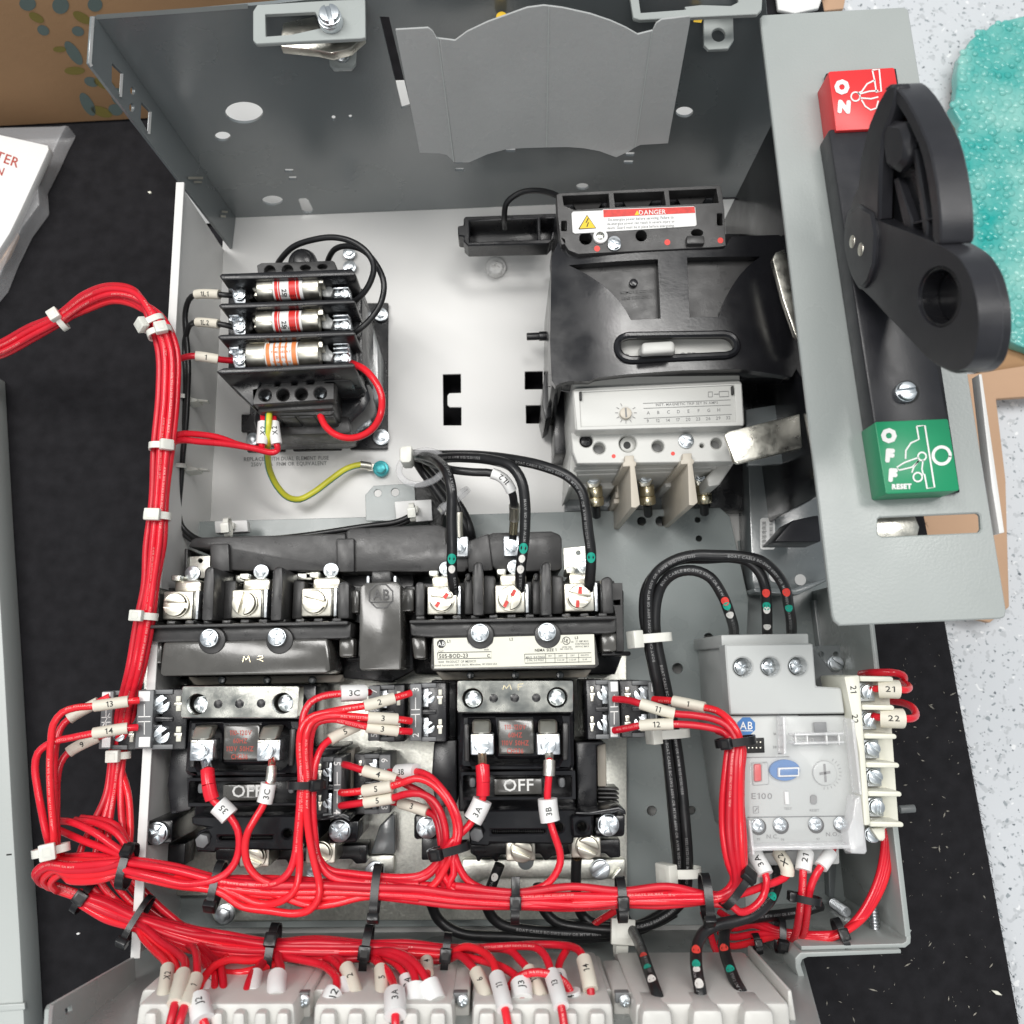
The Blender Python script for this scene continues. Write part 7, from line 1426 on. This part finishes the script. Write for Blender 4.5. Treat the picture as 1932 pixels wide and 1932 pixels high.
drop('red wire with slanted cream sleeve 2 in the second terminal block', 6, 8, -2, [(290, 1330, 100), (335, 1390, 108), (425, 1660, 120), (445, 1740, 122)], ((1, 2, '2', S, 1.9, False, True),), seed=14)
drop('red wire with upright cream sleeve 5 in the second terminal block', 7, 14, -2, [(640, 1320, 100), (665, 1400, 108), (682, 1700, 122), (685, 1740, 122)], ((1, 2, '5', S, 1.8, False, True),), seed=15)
drop('red wire with large white sleeve 3A hanging over the terminal covers', 7, 17, 4, [(640, 1340, 104), (730, 1430, 112), (785, 1540, 120), (798, 1645, 130), (805, 1850, 140), (808, 2010, 142)], ((3, 4, '3A', WS, 2.6, False, True),), seed=16)
drop('red wire with small white sleeve 3A behind the large one', 7, 10, 2, [(760, 1320, 100), (860, 1400, 108), (915, 1500, 114), (890, 1690, 122), (885, 1740, 122)], ((2, 3, '3A', WS, 2.1, False, True),), seed=17)
drop('red wire with round blank white sleeve right of the small 3A', 7, 6, 4, [(740, 1260, 102), (890, 1330, 110), (980, 1440, 118), (1003, 1560, 124), (1000, 1725, 128)], ((3, 4, '', WS, 2.6),), seed=18)
drop('red wire with folded blank white sleeve, rightmost of the second block', 7, 1, 4, [(760, 1230, 102), (930, 1290, 110), (1050, 1410, 118), (1120, 1545, 124), (1190, 1720, 128)], ((3, 4, '', WS, 2.8),), seed=19)
drop('red wire with cream sleeve 4 half hidden in the middle gap', 8, 8, -4, [(1085, 1290, 92), (1105, 1320, 96), (1112, 1440, 104), (1095, 1740, 122)], ((1, 2, '4', S, 1.7, False, True),), seed=20)
drop('red wire with slanted cream sleeve 6 in the third terminal block', 9, 14, 2, [(1420, 1270, 100), (1530, 1360, 108), (1585, 1430, 112), (1690, 1690, 124), (1700, 1740, 124)], ((2, 3, '6', S, 1.8, False, True),), seed=21)
drop('red wire with long white sleeve 11 reaching over the third terminal block', 9, 0, 4, [(1480, 1185, 98), (1650, 1235, 106), (1745, 1330, 114), (1785, 1475, 122), (1865, 1790, 138), (1905, 2010, 142)], ((3, 4, '11', WS, 1.95, False, True),), prt=PR, seed=22)
view(1180, 2060, 500)
drop('red wire with curled white sleeve J3 in the third terminal block', 9, 8, 4, [(100, 1320, 104), (260, 1370, 110), (400, 1450, 116), (470, 1535, 122), (485, 1700, 128)], ((3, 4, 'J3', WS, 2.6, False, True),), seed=23)
drop('red wire with slanted cream sleeve 12 behind the J3 wire', 9, -6, 0, [(180, 1200, 94), (370, 1225, 100), (460, 1310, 106), (545, 1410, 112), (675, 1685, 124), (690, 1740, 124)], ((3, 4, '12', S, 1.8, False, True),), prt=PR, seed=24)
drop('red wire with long white sleeve 13, nearest the J4 sleeve', 9, -12, 3, [(250, 1185, 98), (450, 1178, 102), (620, 1195, 108), (710, 1280, 114), (770, 1450, 122), (862, 1770, 138), (900, 2010, 142)], ((4, 5, '13', WS, 1.95, False, True),), prt=PR, seed=25)
drop('red wire with white sleeve 14, rightmost in the third terminal block', 10, -13, 0, [(600, 1165, 92), (850, 1170, 96), (980, 1190, 102), (1050, 1240, 108), (1080, 1310, 112), (1145, 1600, 124), (1160, 1740, 124)], ((4, 5, '14', S, 1.95, False, True),), prt=PR, seed=26)
use(1180, 2060, 500)
wire('red jumper arching from behind J3 across to the curled sleeve J4', [(340, 1740, 118), (350, 1610, 118), (400, 1520, 120), (480, 1465, 122), (580, 1435, 124), (700, 1440, 124), (800, 1470, 124), (890, 1530, 124), (945, 1610, 124), (955, 1700, 124)], RW, None, ((8, 9, 'J4', WS, 2.6, False, True), (.3, 1, '', WS, 2.4)), prt=PR, group='red jumpers between the right terminals')
wire('red jumper looping down from beneath the black cable to sleeve 5', [(930, 1190, 92), (900, 1240, 98), (850, 1330, 104), (835, 1430, 110), (855, 1520, 114), (880, 1620, 118), (890, 1740, 120)], RW, None, ((3.2, 4.4, '5', WS, 1.9, False, True),), group='red jumpers between the right terminals')
wire('short red wire slanting under the bundle near the white bunch tie', [(1400, 830, 60), (1300, 890, 58), (1220, 940, 54), (1150, 1000, 50)], RW, None, prt=PR)
use(); bb2 = 'black ties on the bundle above the terminal blocks'
for i in range(7):
    wire('red wire filling the bundle above the terminal blocks, %s' % ('top edge', 'second from the top', 'upper middle', 'middle', 'lower middle', 'second from the bottom', 'bottom edge')[i], run2(0, (9, 8, 7, 8, 6, 6, 5)[i], -17 + i * 5.4, (-3, 2, 4, 0, 4, 1, -3)[i], 70 + i), RW, None, prt=PR if i in (0, 2, 4) else None, group='red wires filling the lower bundle')
tie('black cable tie far left where the turned wires leave the bundle', 160, 1692, 68, 35, 7, 4.5, M['tieb'], 10, 3, bb2, (7, 7, 4))
tie('black cable tie on the lower bundle at the left wall corner', 260, 1734, 76, 28, 10, 5.5, M['tieb'], 72, 2.6, bb2, (6, 8, 4))
tie('black cable tie on the lower bundle over the first terminal block', 515, 1787, 88, 4, 9, 6, M['tieb'], -15, 3.4, bb2, (6.5, 7, 4))
tie('black cable tie on the lower bundle over the second terminal block', 692, 1790, 91, 6, 9, 6, M['tieb'], 10, 3.4, bb2, (6.5, 7, 4))
tie('black cable tie on the lower bundle over the third terminal block', 842, 1796, 91, 6, 7, 5.5, M['tieb'], 10, 3.2, bb2, (6, 7, 4))
